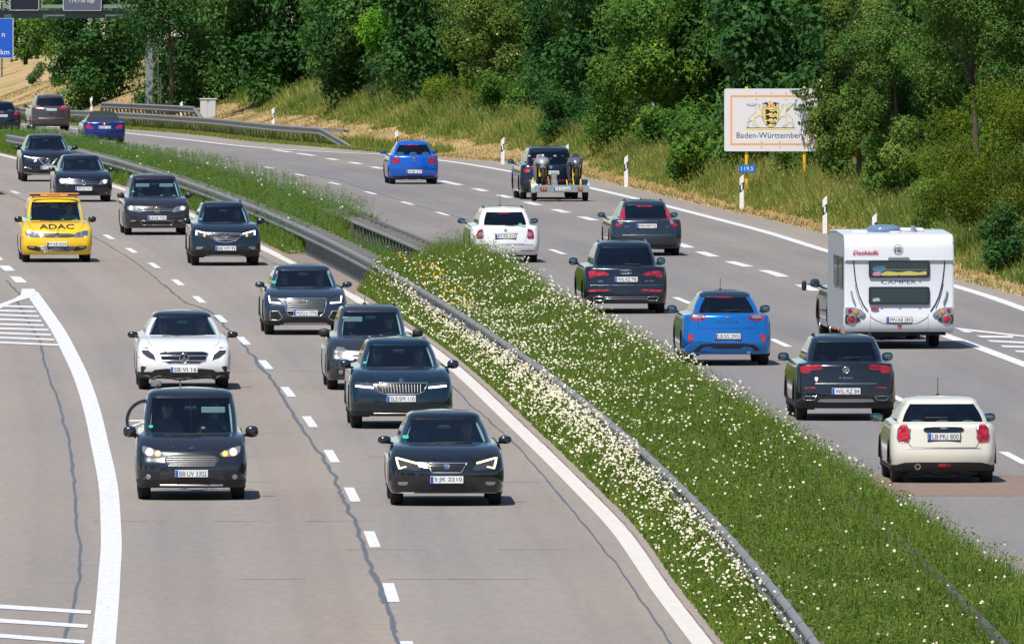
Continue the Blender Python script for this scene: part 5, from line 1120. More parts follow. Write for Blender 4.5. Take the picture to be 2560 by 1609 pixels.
for y in list(np.arange(419, 459, 2.5))+list(np.arange(209, 415, 4.))+list(np.arange(461, 600, 4.)): part('postd', post_mk, M['galvold'], gr_, (CL_MR.at(y)-.08, y, float(zg(y))), name='post')
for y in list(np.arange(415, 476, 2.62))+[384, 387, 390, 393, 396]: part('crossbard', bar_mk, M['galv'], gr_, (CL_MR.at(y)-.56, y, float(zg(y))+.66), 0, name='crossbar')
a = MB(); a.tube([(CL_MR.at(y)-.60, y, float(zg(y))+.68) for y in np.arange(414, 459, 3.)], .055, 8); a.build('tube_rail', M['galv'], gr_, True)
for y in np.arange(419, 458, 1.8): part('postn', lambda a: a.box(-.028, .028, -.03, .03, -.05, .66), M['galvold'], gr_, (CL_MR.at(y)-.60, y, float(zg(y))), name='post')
# barrier on the right verge
CV = lambda Y: CL_F(Y)+.8; ye, yend = 681., 694.
vr = empty('guard_rail', (0, 0, 0), 0, 'steel guard rail on the right verge, its near end bent down to the ground', 'guard rail')
beam('rail_beam', CV, ye, 1000, -1, M['galv'], vr, zt=lambda Y: np.clip((Y-ye)/(yend-ye), 0, 1)*.70+.04, step=1.5)
for y in np.arange(yend, 905, 2.0): part('post', post_mk, M['galvold'], vr, (float(CV(y)[0])+.09, y, float(zg(y))))
a = MB(); a.box(-.25, .25, -.1, .1, -.05, .07, bev=.02); o = a.build('ground_anchor', M['galvold'], vr); o.location = (float(CV(ye)[0]), ye-.3, float(zg(ye)))
for y in np.arange(690, 703, 1.9): part('crossbar', bar_mk, M['galvold'], vr, (float(CV(y)[0]), y, float(zg(y))+.62), 0)
a = MB(); a.tube([(float(CV(y)[0])+.52, y, float(zg(y))+.64) for y in (688.5, 696, 704)], .05, 5); a.build('rear_bar', M['galvold'], vr)
CW = lambda Y: CL_F(Y)+1.5; wy0, wy1 = 779., 843.
wr = empty('guard_rail', (0, 0, 0), 0, 'short raised guard rail on slanting brackets behind the verge rail beside the gantry column', 'guard rail')
beam('rail_beam', CW, wy0, wy1, -1, M['galv'], wr, top=1.16, step=1.5)
for y in np.linspace(wy0+1, wy1-1, 24):
    part('bracket', lambda a: a.tube([(.30, 0, -.1), (.02, 0, .98)], .05, 4), M['galvold'], wr, (float(CW(y)[0])+.04, float(y), float(zg(y))))
for y, d in ((wy0, -1), (wy1, 1)):
    a = MB(); z = float(zg(y)); a.tube([(float(CW(y)[0]), y, z+1.03), (float(CW(y+d*5)[0])+.25, y+d*5, z+.25)], .10, 6); a.build('end_piece', M['galv'], wr)
# ------------------------------------------------------------------ delineator posts
M['postw'] = mat('post_white', (.78, .79, .82), .5); M['reflw'] = mat('reflector_white', (.75, .77, .8), .2, 0, .5)
_dp = {}
def delineator(u, vtop, label, amber=False, bank=True):
    # find where a 1 m post with this top pixel stands on the verge
    best = None
    for y in np.arange(395, 880, .5):
        x = (u-1280)*y/F; zt = up(u, vtop, y); zb = float(hbank(np.array([x]), np.array([y]))[0])
        e = abs(zt-zb-1.02)
        if best is None or e < best[0]: best = (e, x, y, zb)
    e, x, y, z = best
    r = empty('delineator_post', (x, y, z), math.atan(-CL_F.slope(y)), label, 'delineator post', 'delineator posts along the right verge')
    def tri(a, w, d): 
        pts = [(-w, -.035), (w, -.035), (w*.35, d), (-w*.35, d)]
        return pts
    def body(a, z0, z1, s0=0, s1=0, g=0.0):
        P = tri(a, .062+g, .055+g); v = []
        P = [(px, py-g) for px, py in P]
        for zz, sl in ((z0, s0), (z1, s1)): v += [(px, py, zz+sl*px) for px, py in P]
        a.add(v, [(3,2,1,0), (4,5,6,7), (0,1,5,4), (1,2,6,5), (2,3,7,6), (3,0,4,7)])
    if 'b' not in _dp:
        a = MB(); body(a, 0, .55, 0, .9); body(a, .78, 1.0, .9, .9); _dp['b'] = a.build('post_body', M['postw'], r)
        a = MB(); body(a, .55, .78, .9, .9, .0015); _dp['k'] = a.build('black_band', M['ink'], r)
        a = MB(); a.box(-.024, .024, -.045, -.036, .585, .755, bev=.003); _dp['r'] = a.build('reflector', M['reflw'], r)
        if amber: _dp['r'].data.materials[0] = M['orange']
    else:
        inst('post_body', _dp['b'], r); inst('black_band', _dp['k'], r); o = inst('reflector', _dp['r'], r)
        if amber: o.material_slots[0].link = 'OBJECT'; o.material_slots[0].material = M['orange']
for u, v, lb, am in [(1565, 389.6, 'white post in front of the pale tall grass left of the state sign', 0), (228, 237, 'white post behind the verge rail, between the taupe people carrier and the raised rail', 0), (453, 254, 'white post behind the right end of the short raised rail', 0), (682.5, 270, 'white post on the tan slope behind the middle of the long verge rail', 0),
                     (991, 327, 'white post with an amber reflector above the small blue hatchback', 1), (1256.6, 345, 'white post with black band on the grass left of the SUV with motorcycles', 0), (1417, 361.6, 'white post just behind the roof of the SUV with the motorcycle trailer', 0),
                     (1854, 438.7, 'white post under the blue kilometre plate', 0), (2062, 492, 'white post between the kilometre plate and the caravan', 0), (2186, 536, 'white post whose top sticks up behind the caravan roof', 0), (3, 224, 'white post at the left edge of the photo above the dark hatchback', 0)]:
    delineator(u, v, lb, bool(am))
# ------------------------------------------------------------------ the state sign
M['signw'] = mat('sign_white', (.72, .71, .75), .45); M['signo'] = mat('sign_orange', (.85, .40, .15), .5); M['polec'] = mat('pole_yellow', (.80, .46, .02), .5)
M['arms'] = mat('arms_yellow', (.86, .68, .22), .5); M['cream'] = mat('arms_cream', (.78, .73, .58), .5); M['navyink'] = mat('print_navy', (.02, .03, .11), .5); M['armsred'] = mat('arms_red', (.60, .12, .08), .5)
sx, sy, sz = GB(1866, 503); Z8 = 7.565; SS = F/sy
sg_ = empty('state_border_sign', (sx, sy, sz), 0, 'large white Baden-Württemberg sign with coat of arms and orange frame line on yellow posts', 'sign')
def q8(a, b): return ((1780+a/Z8-1866)/SS, up(0, 200+b/Z8, sy)-sz)
def rrect(x0, x1, z0, z1, r):
    o = []
    for cx_, cz_, a0 in ((x1-r, z1-r, 0), (x0+r, z1-r, pi/2), (x0+r, z0+r, pi), (x1-r, z0+r, 1.5*pi)): o += [(cx_+r*cos(a0+t), cz_+r*sin(a0+t)) for t in (0, pi/6, pi/3, pi/2)]
    return o
x0, z1 = q8(232, 165); x1, z0 = q8(1990, 1348); bd = prism(rrect(x0, x1, z0, z1, .06), 0, .045, 'sign_board', M['signw'], sg_)
def band(pts_o, pts_i, y, name, mt, par):
    n = len(pts_o); v = [(x, y, z) for x, z in pts_o+pts_i]; return mesh_np(name, v, [(i, (i+1) % n, n+(i+1) % n, n+i) for i in range(n)], mt, par)
a0, c1 = q8(345, 285); a1, c0 = q8(1882, 1232); t_ = .062
band([(a0, c0), (a1, c0), (a1, c1), (a0, c1)], [(a0+t_, c0+t_), (a1-t_, c0+t_), (a1-t_, c1-t_), (a0+t_, c1-t_)], -.003, 'frame_line', M['signo'], bd)
tx, tz = q8(1110, 1062); wv = (1757-465)/Z8/SS
lettering('Baden-Württemberg', .25, M['navyink'], bd, tx, -.003, tz, w=wv, h=.225, bold=.0)
def flat(pts, y, name, mt, par=bd):
    P = [Vector(q8(*p)) for p in pts]; r = delaunay_2d_cdt(P, [], [list(range(len(P)))], 1, 1e-6)
    return mesh_np(name, [(q.x, y, q.y) for q in r[0]], [tuple(t) for t in r[2]], mt, par)
def outl(pts, y, r, name='outline', mt='ink', closed=True, par=bd):
    a = MB(); a.tube([(q8(*p)[0], y, q8(*p)[1]) for p in pts], r, 4, closed); return a.build(name, M[mt], par)
sh = [(950,540),(1120,505),(1265,540),(1262,680),(1250,770),(1200,850),(1110,897),(1020,850),(970,770),(952,680)]
flat(sh, -.004, 'shield', M['arms']); outl(sh, -.006, .005)
ln = [(985,640),(1030,605),(990,575),(1030,550),(1085,562),(1092,590),(1160,600),(1200,578),(1228,600),(1242,640),(1215,640),(1190,612),(1172,645),(1140,640),(1158,620),(1085,622),(1060,645),(1010,642)]
for dy, sc_ in ((0, 1), (108, .97), (212, .80)): flat([(1112+(x-1112)*sc_, 600+dy+(y-600)*sc_) for x, y in ln], -.0065, 'lion', M['ink']); outl([(1112+(x-1112)*sc_, 600+dy+(y-600)*sc_) for x, y in ((1225,600),(1222,565),(1190,552),(1150,565),(1100,552))], -.0065, .006, 'tail', 'ink', False)
flat([(945,520),(1110,490),(1275,520),(1265,545),(1110,515),(955,545)], -.005, 'crown_band', M['arms'])
for k_, (xx, mt) in enumerate([(955,'armsred'),(1005,'ink'),(1060,'arms'),(1112,'arms'),(1165,'ink'),(1215,'armsred')]):
    yy = 430 if k_ in (0, 5) else (425 if k_ in (1, 4) else 415)
    q = [(xx, yy), (xx+48, yy), (xx+48, yy+75), (xx, yy+75)]; flat(q, -.0055, 'crown_field', M[mt]); flat([(xx, yy+38), (xx+(24 if mt == 'ink' else 48), yy+38), (xx+(24 if mt == 'ink' else 48), yy+75), (xx, yy+75)], -.006, 'crown_quarter', M['signw'] if mt != 'arms' else M['signo']); outl(q, -.0062, .003)
stag = [(800,470),(850,458),(905,470),(912,490),(870,495),(905,555),(938,590),(940,650),(970,700),(968,770),(950,720),(890,670),(850,695),(815,710),(800,790),(850,850),(885,895),(860,900),(765,840),(760,760),(690,800),(692,895),(670,895),(668,800),(725,760),(690,735),(715,720),(740,690),(830,620),(835,540)]
grif = [(1310,480),(1350,465),(1390,490),(1430,455),(1565,440),(1450,560),(1400,600),(1395,650),(1470,680),(1520,740),(1515,800),(1545,830),(1545,895),(1525,895),(1520,840),(1460,790),(1430,850),(1375,895),(1330,885),(1400,840),(1415,750),(1400,700),(1340,680),(1265,760),(1260,720),(1290,660),(1285,600),(1340,540),(1345,515),(1312,505)]
for nm, P in (('stag', stag), ('griffin', grif)): flat(P, -.004, nm, M['cream']); outl(P, -.005, .0035)
for P in ([(820,478),(760,490),(690,480),(650,460)], [(735,488),(720,440)], [(775,488),(775,435)], [(690,480),(685,440)], [(820,478),(835,435)]): outl(P, -.005, .005, 'antler', 'ink', False)
for P in ([(1400,590),(1470,500),(1560,445)], [(1400,570),(1440,500)], [(1395,610),(1460,540)]): outl(P, -.006, .004, 'feather_line', 'ink', False)
flat([(645,900),(1575,900),(1575,912),(645,912)], -.004, 'plinth_line', M['ink']); flat([(645,912),(1575,912),(1575,937),(645,937)], -.004, 'plinth', M['arms'])
for p in [(836,243),(1118,243),(1398,243),(836,367),(1395,367),(935,1170),(1281,1170),(607,1213),(1612,1222),(935,1265),(1281,1265)]:
    a = MB(); xq, zq = q8(*p); a.lathe([(.001, -.012), (.012, -.010), (.014, 0)], 8, Matrix.Translation((xq, -.002, zq)), 'y'); a.build('rivet', M['galvold'], bd)
for xq in (.0, (2010.7-1866)/SS):
    zb = float(hbank(np.array([sx+xq]), np.array([sy]))[0])-sz-.2
    a = MB(); a.box(xq-.045, xq+.045, .05, .13, zb, z1+.06, bev=.01); a.build('pole', M['polec'], sg_)
kx = (1868-1866)/SS; km = empty('kilometre_plate', (sx+kx, sy-.04, up(0, 422, sy)), 0, 'small blue kilometre plate reading 119,5 on the left yellow pole', 'sign')
hw, hh = 21/SS, 10/SS; pl = prism(rrect(-hw, hw, -hh, hh, .02), 0, .02, 'plate', M['blue'], km); prism(rrect(-hw+.01, hw-.01, -hh+.01, hh-.01, .015), -.003, -.001, 'field', mat('sign_blue', (.01, .17, .56), .4), pl)
lettering('119,5', .2, M['signw'], pl, 0, -.005, 0, w=hw*1.45, h=hh*1.15)
# ------------------------------------------------------------------ sign gantry, mast, cabinet, far blue sign
M['gant'] = mat('gantry_green_grey', (.07, .095, .095), .55); M['gantl'] = mat('gantry_light', (.19, .235, .225), .5); M['panel'] = mat('display_black', (.012, .014, .03), .35); M['pgrey'] = mat('board_grey', (.10, .115, .16), .4)
gy = 818.; gx = (373.5-1280)*gy/F; gz = float(hbank(np.array([gx]), np.array([gy]))[0]); GS = F/gy
ga = empty('sign_gantry', (gx, gy, gz), 0, 'green-grey gantry column carrying a beam with dark display boards over the road', 'gantry')
zr_ = lambda v: up(0, v, gy)-gz; xr_ = lambda u: (u-1280)*gy/F-gx
a = MB(); a.box(-9.5/GS, 9.5/GS, 0, .35, -.3, zr_(20), bev=.02); a.build('column', M['gantl'], ga)
a = MB(); a.box(xr_(-420), xr_(372), .05, .5, zr_(46), zr_(27), bev=.01); a.build('beam', M['gant'], ga)
a = MB(); a.box(xr_(-420), xr_(345), -.10, .0, zr_(21), zr_(12)); a.build('handrail_girder', M['gantl'], ga)
for u in (12, 105, 297, -60, -150): a = MB(); a.box(xr_(u)-.03, xr_(u)+.03, -.08, .0, zr_(24), zr_(-40)); a.build('upright', M['gantl'], ga)
for u0, u1 in ((118, 160), (265, 297)): a = MB(); a.box(xr_(u0), xr_(u1), -.02, .05, zr_(41), zr_(39)); a.build('cable_tray', M['galv'], ga)
for (u0, u1, v1, mt, tx_, lb) in ((25, 98, 26, 'panel', None, 'dark overhead display board with a white rim, left of the grey board on the gantry'), (158, 254, 27, 'pgrey', '119,736 Stgt', 'grey overhead board reading 119,736 Stgt hanging on the gantry'), (-72, 2, 24, 'panel', None, 'dark display board cut off by the left edge of the photo')):
    cx_ = (u0+u1)/2; b = empty('gantry_board', (gx+xr_(cx_), gy-.30, gz+zr_(v1)), 0, lb, 'sign'); w2 = (u1-u0)/2/GS; hb_ = w2*1.5
    pb = prism(rrect(-w2, w2, 0, hb_, .06), 0, .18, 'board_rim', M['signw'], b); prism(rrect(-w2+.025, w2-.025, .03, hb_-.03, .05), -.008, -.002, 'board_face', M[mt], b)
    if tx_: lettering(tx_, .2, M['signw'], b, 0, -.012, zr_(3.5)-zr_(v1), w=62/GS, h=.20)
my_ = 812.; mx_ = (398-1280)*my_/F; mz_ = float(hbank(np.array([mx_]), np.array([my_]))[0]); ms = F/my_; mr = empty('lattice_mast', (mx_, my_, mz_), 0, 'thin grey lattice mast with rungs beside the gantry column', 'mast')
hm_ = up(0, 122, my_)-mz_; a = MB(); a.tube([(-.05, 0, 0), (-.05, 0, hm_)], .025, 5); a.build('upright', M['galvold'], mr); a = MB(); a.tube([(.08, 0, 0), (.08, 0, hm_*.62)], .025, 5); a.build('upright', M['galvold'], mr)
for k_ in range(14): part('rung', lambda a: a.tube([(-.05, 0, 0), (.08, 0, .08)], .012, 4), M['galvold'], mr, (0, 0, .1+k_*hm_*.62/14))
for k_ in (.45, .62, .85): part('arm', lambda a: a.box(-.16, 0, -.02, .02, -.02, .02), M['galvold'], mr, (-.05, 0, hm_*k_))
cx_, cy_, cz_ = GB(520, 298); cb = empty('switch_cabinet', (cx_, cy_, cz_), -.03, 'light grey switch cabinet at the right end of the raised rail', 'cabinet'); cs = F/cy_; M['cab'] = mat('cabinet_grey', (.50, .52, .55), .6)
w2 = 19.5/cs; ch = up(0, 249, cy_)-cz_
a = MB(); a.box(-w2, w2, 0, .5, -.2, ch, bev=.01); a.build('housing', M['cab'], cb); a = MB(); a.box(-w2-.05, w2+.05, -.05, .56, ch, ch+.05, bev=.01); a.build('lid', M['cab'], cb)
for s in (-1, 1): a = MB(); a.box(min(0, s*w2)+.02, max(0, s*w2)-.02, -.015, -.002, .06, ch-.05, bev=.004); a.build('door', M['cab'], cb)
a = MB(); a.box(-.03, .03, -.035, -.012, ch*.9, ch*.93); a.build('handle', M['ink'], cb)
bx, by, bz = GB(4.5, 192); bs = F/by; bl = empty('direction_sign', (bx, by, bz), 0, 'blue direction sign with white km lettering, cut off by the left edge of the photo', 'sign'); M['sblue'] = mat('motorway_blue', (.005, .085, .50), .4)
zt_, zb_ = up(0, 45, by)-bz, up(0, 146, by)-bz; wr_ = 29/bs; wl_ = 150/bs
a = MB(); a.box(-wl_, wr_, 0, .06, zb_, zt_, bev=.01); bo = a.build('board_rim', M['signw'], bl); a = MB(); a.box(-wl_+.04, wr_-.04, -.008, -.001, zb_+.04, zt_-.04); bf = a.build('board_face', M['sblue'], bl)
lettering('km', .4, M['signw'], bf, 8/bs, -.012, up(0, 130, by)-bz, h=13/bs); lettering('n', .4, M['signw'], bf, 4/bs, -.012, up(0, 88, by)-bz, h=9/bs)
for xq in (0, -wl_*.8): a = MB(); a.tube([(xq, .1, -.3), (xq, .1, zt_)], .05, 8); a.build('pole', M['galvold'], bl)
# fence on the bank
M['conc'] = mat('fence_concrete', (.36, .35, .33), .9)
fp = [GB(1920+a/K, 300+b/K) for a, b in ((40,500),(620,430),(770,515),(948,530))]
fe = empty('wire_fence', fp[0], 0, 'wire mesh fence on concrete posts in the tall grass right of the state sign', 'fence')
for q in fp: part('fence_post', lambda a: a.box(-.045, .045, -.045, .045, -.3, 1.25, bev=.008), M['conc'], fe, tuple(q[i]-fp[0][i] for i in range(3)))
fm = MB()
for (p, q) in zip(fp[1:], fp[2:]):
    for k_ in range(7): fm.tube([tuple(p[i]-fp[0][i]+(0, 0, .25+.15*k_)[i] for i in range(3)), tuple(q[i]-fp[0][i]+(0, 0, .25+.15*k_)[i] for i in range(3))], .004, 3)
    for k_ in range(1, 10): t = k_/10; b_ = [p[i]+(q[i]-p[i])*t-fp[0][i] for i in range(3)]; fm.tube([(b_[0], b_[1], b_[2]+.25), (b_[0], b_[1], b_[2]+1.15)], .003, 3)
fm.build('wire_mesh', M['galvold'], fe)['kind'] = 'stuff'
for k_, (a_, b_, lb) in enumerate([(1187, 130, 'pale fence post in the dark gap above the pale tall grass'), (1330, 150, 'short pale fence post right of the taller one above the pale tall grass'), (1740, 180, 'pale fence post among leaves left of the state sign')]):
    q = GB(1280+a_/K, 300+b_/K); o = MB(); o.box(-.045, .045, -.045, .045, -.3, 1.2, bev=.008); o = o.build('fence_post', M['conc']); o.location = q; tag(o, lb, 'fence post', 'single concrete fence posts at the wood edge')
# a lorry in the exit lane, outside the picture: its shadow lies at the left edge
qx, qy, qz = G(50, 478); lorry = empty('lorry', (qx-1.05-1.27, qy-11.5, qz), math.atan(-CL_B.slope(535)), 'white box lorry on the left, outside the photo, throwing the shadow at its left edge', 'lorry')
a = MB(); a.box(-1.27, 1.27, 0, 1.3, .35, 2.6, bev=.12); a.box(-1.2, 1.2, 1.3, 2.1, .5, 3.6, bev=.15); a.build('cab', M['signw'], lorry); a = MB(); a.box(-1.1, 1.1, -.02, .04, 1.55, 2.45, bev=.02); a.build('windscreen', M['greyglass'], lorry)
a = MB(); a.box(-1.27, 1.27, 2.5, 15.6, 1.15, 3.95, bev=.03); a.build('box_body', M['signw'], lorry); a = MB(); a.box(-.5, .5, .5, 15.4, .7, 1.1); a.build('chassis', M['under'], lorry)
for y_ in (.9, 4.4, 11.4, 12.7, 14.0):
    for s_ in (-1, 1): w = empty('wheel'); w.parent = lorry; w.location = (s_*1.08, y_, .5); MB().lathe([(.3, -.15), (.48, -.15), (.5, -.1), (.5, .1), (.48, .15), (.3, .15)], 26).build('tyre', M['rubber'], w, True, 30); MB().lathe([(.31, -.05), (.1, .04*s_), (.001, .04*s_)], 20).build('rim', M['alloy'], w, True)
# ------------------------------------------------------------------ caravan
CK = K; cyr = 356.8; ccx = (1920+1235/K-1280)/F*cyr; SC = F/cyr*K; cgz = float(zg(cyr)); tyc = (-317+ (H-cgz)*F/cyr - 560)*K
slc = CL_R2.slope(362)*.95
cv = empty('caravan', (ccx, cyr, cgz), math.atan(-slc), 'white touring caravan with two dark rear windows and CAMPER lettering', 'caravan')
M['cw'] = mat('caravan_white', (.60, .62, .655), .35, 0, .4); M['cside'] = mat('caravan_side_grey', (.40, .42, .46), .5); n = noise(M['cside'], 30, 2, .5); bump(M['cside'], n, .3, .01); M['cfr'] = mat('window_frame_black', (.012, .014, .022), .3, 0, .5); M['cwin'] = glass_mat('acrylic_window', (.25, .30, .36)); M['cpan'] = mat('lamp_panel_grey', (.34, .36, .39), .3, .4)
def c2(a, b): return ((a-1235)/SC, (tyc-b)/SC)
CWd = 2.28/2; CL_, zt, zb = 5.6, c2(0, 95)[1], c2(0, 1020)[1]
# side profile of the rear and front end, lofted across the width
prof = [(.20, zb), (.06, zb+.02), (.0, zb+.12), (.0, zb+.35), (.03, c2(0,840)[1]), (.03, c2(0,345)[1]), (.00, c2(0,335)[1]), (.00, zt-.55), (.03, zt-.30), (.09, zt-.12), (.20, zt-.03), (.36, zt), (CL_*.5, zt+.05), (CL_-.7, zt), (CL_-.28, zt-.25), (CL_-.10, zt-.9), (CL_, zb+.7), (CL_-.05, zb+.1), (CL_-.2, zb)]
v = []; xs = [-CWd, -CWd+.012, -CWd+.05, -CWd*.5, 0, CWd*.5, CWd-.05, CWd-.012, CWd]; ins = [.035, .01, 0, 0, 0, 0, 0, .01, .035]
ym_, zm_ = CL_/2, (zt+zb)/2
for x, q in zip(xs, ins):
    for y, z in prof: v.append((x, y+(q if y < ym_ else -q), z+(q if z < zm_ else -q)))
m = len(prof); f = [(i*m+j, i*m+(j+1) % m, (i+1)*m+(j+1) % m, (i+1)*m+j) for i in range(len(xs)-1) for j in range(m)]
o = mesh_np('body', v, f, M['cw'], cv, True); o.data.set_sharp_from_angle(angle=radians(38))
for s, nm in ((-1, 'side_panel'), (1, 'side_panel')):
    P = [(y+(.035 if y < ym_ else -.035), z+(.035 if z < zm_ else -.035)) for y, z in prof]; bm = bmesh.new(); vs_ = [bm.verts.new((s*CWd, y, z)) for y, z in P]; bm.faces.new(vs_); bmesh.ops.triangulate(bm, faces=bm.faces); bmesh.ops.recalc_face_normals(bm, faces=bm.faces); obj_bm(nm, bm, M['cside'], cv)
    a = MB(); a.tube([(s*(CWd-.01), y, z) for y, z in P[:15]], .018, 6); a.build('corner_trim', M['cw'], cv, True)
def cpatch(pts, y, name, mt, par=cv, th=.02, sm=2):
    P = [Vector(c2(*p)) for p in pts]
    for _ in range(sm): P = [w for a_, b_ in zip(P, P[1:]+P[:1]) for w in (a_*.85+b_*.15, a_*.15+b_*.85)]
    return prism([(p.x, p.y) for p in P], y, y+th, name, mt, par)
for (y0_, y1_) in ((345, 503), (589, 754)):
    qa, qb = c2(948, y0_), c2(1522, y1_); w = prism(rrect(qa[0], qb[0], qb[1], qa[1], .045), -.012, .04, 'window_frame', M['cfr'], cv); prism(rrect(qa[0]+.045, qb[0]-.045, qb[1]+.03, qa[1]-.035, .03), -.018, -.0125, 'window_pane', M['greyglass'], w)
    for xq in (1060, 1232, 1420): a = MB(); X_, Z_ = c2(xq, y1_-18); a.box(X_-.02, X_+.02, -.03, -.017, Z_-.03, Z_+.015); a.build('latch', M['ink'], w)
    if y0_ < 400:
        cpatch([(985,455),(1060,440),(1062,485),(985,485)], -.0215, 'bedding_pink', mat('bedding_pink', (.45, .22, .38), .8), w, .003, 1); cpatch([(1062,465),(1120,440),(1230,455),(1330,440),(1420,455),(1490,440),(1495,480),(1062,485)], -.0215, 'bedding_yellow', mat('bedding_yellow', (.52, .45, .12), .8), w, .003, 1); cpatch([(985,400),(1100,390),(1115,430),(1060,455),(990,445)], -.0212, 'towel_blue', mat('towel_blue', (.03, .16, .25), .7), w, .003, 1)
        cpatch([(985,425),(1495,425),(1495,430),(985,430)], -.0225, 'blind_rail', M['silver'], w, .004, 0)
    else: cpatch([(985,700),(1040,690),(1060,722),(985,728)], -.0215, 'bag_white', mat('bag_white', (.4,.42,.43), .6), w, .003, 1)
def ctext(s, p, wpx, hpx, mt, **kw): X_, Z_ = c2(*p); lettering(s, .2, mt, cv, X_, -.0015 if p[1] < 340 else .0285, Z_, w=wpx/SC, h=hpx/SC, **kw)
ctext('CAMPER', (1233, 545), 330, 36, M['navyink'], bold=.0); M['cred'] = mat('print_red', (.52, .01, .06), .5); ctext('Dethleffs', (920, 268), 244, 40, M['cred'], bold=.004, shear=.25)
X_, Z_ = c2(1225, 237); a = MB(); a.tube([(X_+.095*cos(t), -.001, Z_+.095*sin(t)) for t in np.linspace(0, 2*pi, 25)[:-1]], .005, 5, True); a.build('speed_disc_rim', M['ink'], cv); ctext('100', (1225, 239), 58, 50, M['ink'], bold=.004)
cpatch([(1128,325),(1140,310),(1322,310),(1334,325)], -.03, 'grab_handle', M['cpan'], cv, .05, 0); cpatch([(735,330),(1740,330),(1740,341),(735,341)], -.012, 'seam_ledge', M['cw'], cv, .04, 0)
for s in (-1, 1):
    g = lambda pts: [(1235+s*(1235-x)*-1 if False else (x if s < 0 else 2470-x), y) for x, y in pts]
    for pts, r in (([(805,345),(812,430),(822,520),(838,600),(860,680),(895,755),(938,818)], .013), ([(818,560),(835,650),(862,730),(890,795)], .005)):
        a = MB(); a.tube([(c2(*p)[0], .022, c2(*p)[1]) for p in g(pts)], r, 6); a.build('trim_line', M['navyink'], cv, True)
    a = MB(); a.tube([(c2(*p)[0], .0, c2(*p)[1]) for p in g([(782,628),(795,690),(818,742)])], .018, 6); a.build('manoeuvring_handle', M['cpan'], cv, True)
    up_ = cpatch(g([(725,782),(800,780),(870,800),(925,848),(895,888),(850,868),(725,848)]), -.02, 'lamp_panel', M['cpan'], cv, .06, 1); lo_ = cpatch(g([(725,855),(790,858),(882,900),(800,934),(725,936)]), -.02, 'lamp_panel', M['cfr'], cv, .06, 1)
    for (p, r, mm, pr) in (((768,812), .045, 'red', up_), ((828,826), .045, 'orange', up_), ((885,850), .043, 'lens', up_), ((787,895), .082, 'red', lo_)):
        X_, Z_ = c2(*g([p])[0]); a = MB(); a.lathe([(r*1.18, 0), (r*1.18, -.012), (r*1.02, -.014)], 18, Matrix.Translation((X_, -.02, Z_)), 'y'); rg = a.build('lamp_ring', M['cpan'], pr, True); a = MB(); a.lathe([(r, -.010), (r*.8, -.022), (.001, -.026)], 18, Matrix.Translation((X_, -.02, Z_)), 'y'); a.build('lamp', M[mm], pr, True)
    a = MB(); X_ = c2(*g([(962, 0)])[0])[0]; a.box(X_-.004, X_+.004, -.004, .02, c2(0,1010)[1], c2(0,840)[1]); a.build('panel_seam', M['cpan'], cv)
a = MB(); a.tube([(c2(*p)[0], -.004, c2(*p)[1]) for p in [(965,868),(1010,900),(1080,930),(1235,945),(1400,930),(1465,900),(1510,868)]], .007, 5); a.build('bumper_line', M['cpan'], cv, True)
X_, Z_ = c2(1236, 900); a = MB(); a.box(X_-.26, X_+.26, -.02, .03, Z_-.056, Z_+.056, bev=.004); pl = a.build('number_plate', M['white'], cv); a = MB(); a.box(X_-.257, X_-.212, -.0225, -.018, Z_-.052, Z_+.052); a.build('country_band', M['blue'], pl); lettering('MN·AB 389', .1, M['ink'], pl, X_+.022, -.0225, Z_, w=.42, h=.078); a = MB(); a.box(X_-.27, X_+.27, -.014, .03, Z_-.078, Z_+.064); a.build('plate_holder', M['ink'], cv)
X_, Z_ = c2(1237, 962); prism([(X_-.045, Z_+.035), (X_+.045, Z_+.035), (X_, Z_-.06)], -.02, .02, 'reflector', M['red'], cv); cpatch([(960,793),(1005,783),(1050,793),(1005,803)], -.004, 'oval_badge', M['cred'], cv, .03, 2)
for yy, y2 in ((.45, 1.15), (2.0, 2.7)):                   # windows of the left side
    a = MB(); a.box(-CWd-.02, -CWd+.01, yy, y2+.6, c2(0,590)[1]-.02, c2(0,312)[1], bev=.01); a.build('side_window', M['cfr'], cv)
a = MB(); a.box(-CWd-.012, -CWd+.005, .25, .33, c2(0,960)[1], c2(0,795)[1], bev=.004); a.build('side_marker', M['cw'], cv)
for yy in (.15, 1.0, 1.9, 2.9, 4.0): a = MB(); a.box(-CWd-.015, -CWd+.01, yy, yy+.10, zb-.01, zb+.03); a.build('side_lamp', M['orange'], cv)
a = MB(); a.box(-.05, .62, 1.35, 2.05, zt+.02, zt+.10, bev=.02); hb = a.build('roof_hatch_base', M['cw'], cv); M['dome'] = mat('dome_blue_tint', (.12, .19, .30), .15, 0, .6)
a = MB(); a.ell((-.22, 1.5, zt+.06), (.36, .40, .11), 2.6, 18, 10); a.build('roof_dome', M['dome'], cv, True); a = MB(); a.box(-.95, -.62, .75, 1.2, zt-.01, zt+.055, bev=.02); a.build('roof_vent', M['cw'], cv); a = MB(); a.box(-.15, .08, .7, 1.0, zt-.0, zt+.045, bev=.015); a.build('roof_vent', M['cw'], cv)
a = MB(); X_ = c2(1408, 0)[0]; a.lathe([(.045, 0), (.045, .10), (.06, .11), (.06, .14), (.001, .145)], 14, Matrix.Translation((X_, 1.3, zt)), 'z'); a.build('chimney', M['cpan'], cv, True)
a = MB(); a.tube([(CWd-.12, .35, zt-.005), (CWd-.12, CL_-.9, zt+.02)], .012, 5); a.build('awning_rail', M['cw'], cv); a = MB(); a.ell((CWd+.005, .12, zt-.17), (.018, .05, .06), 2, 10, 6); a.build('marker_lamp', M['lens'], cv, True)
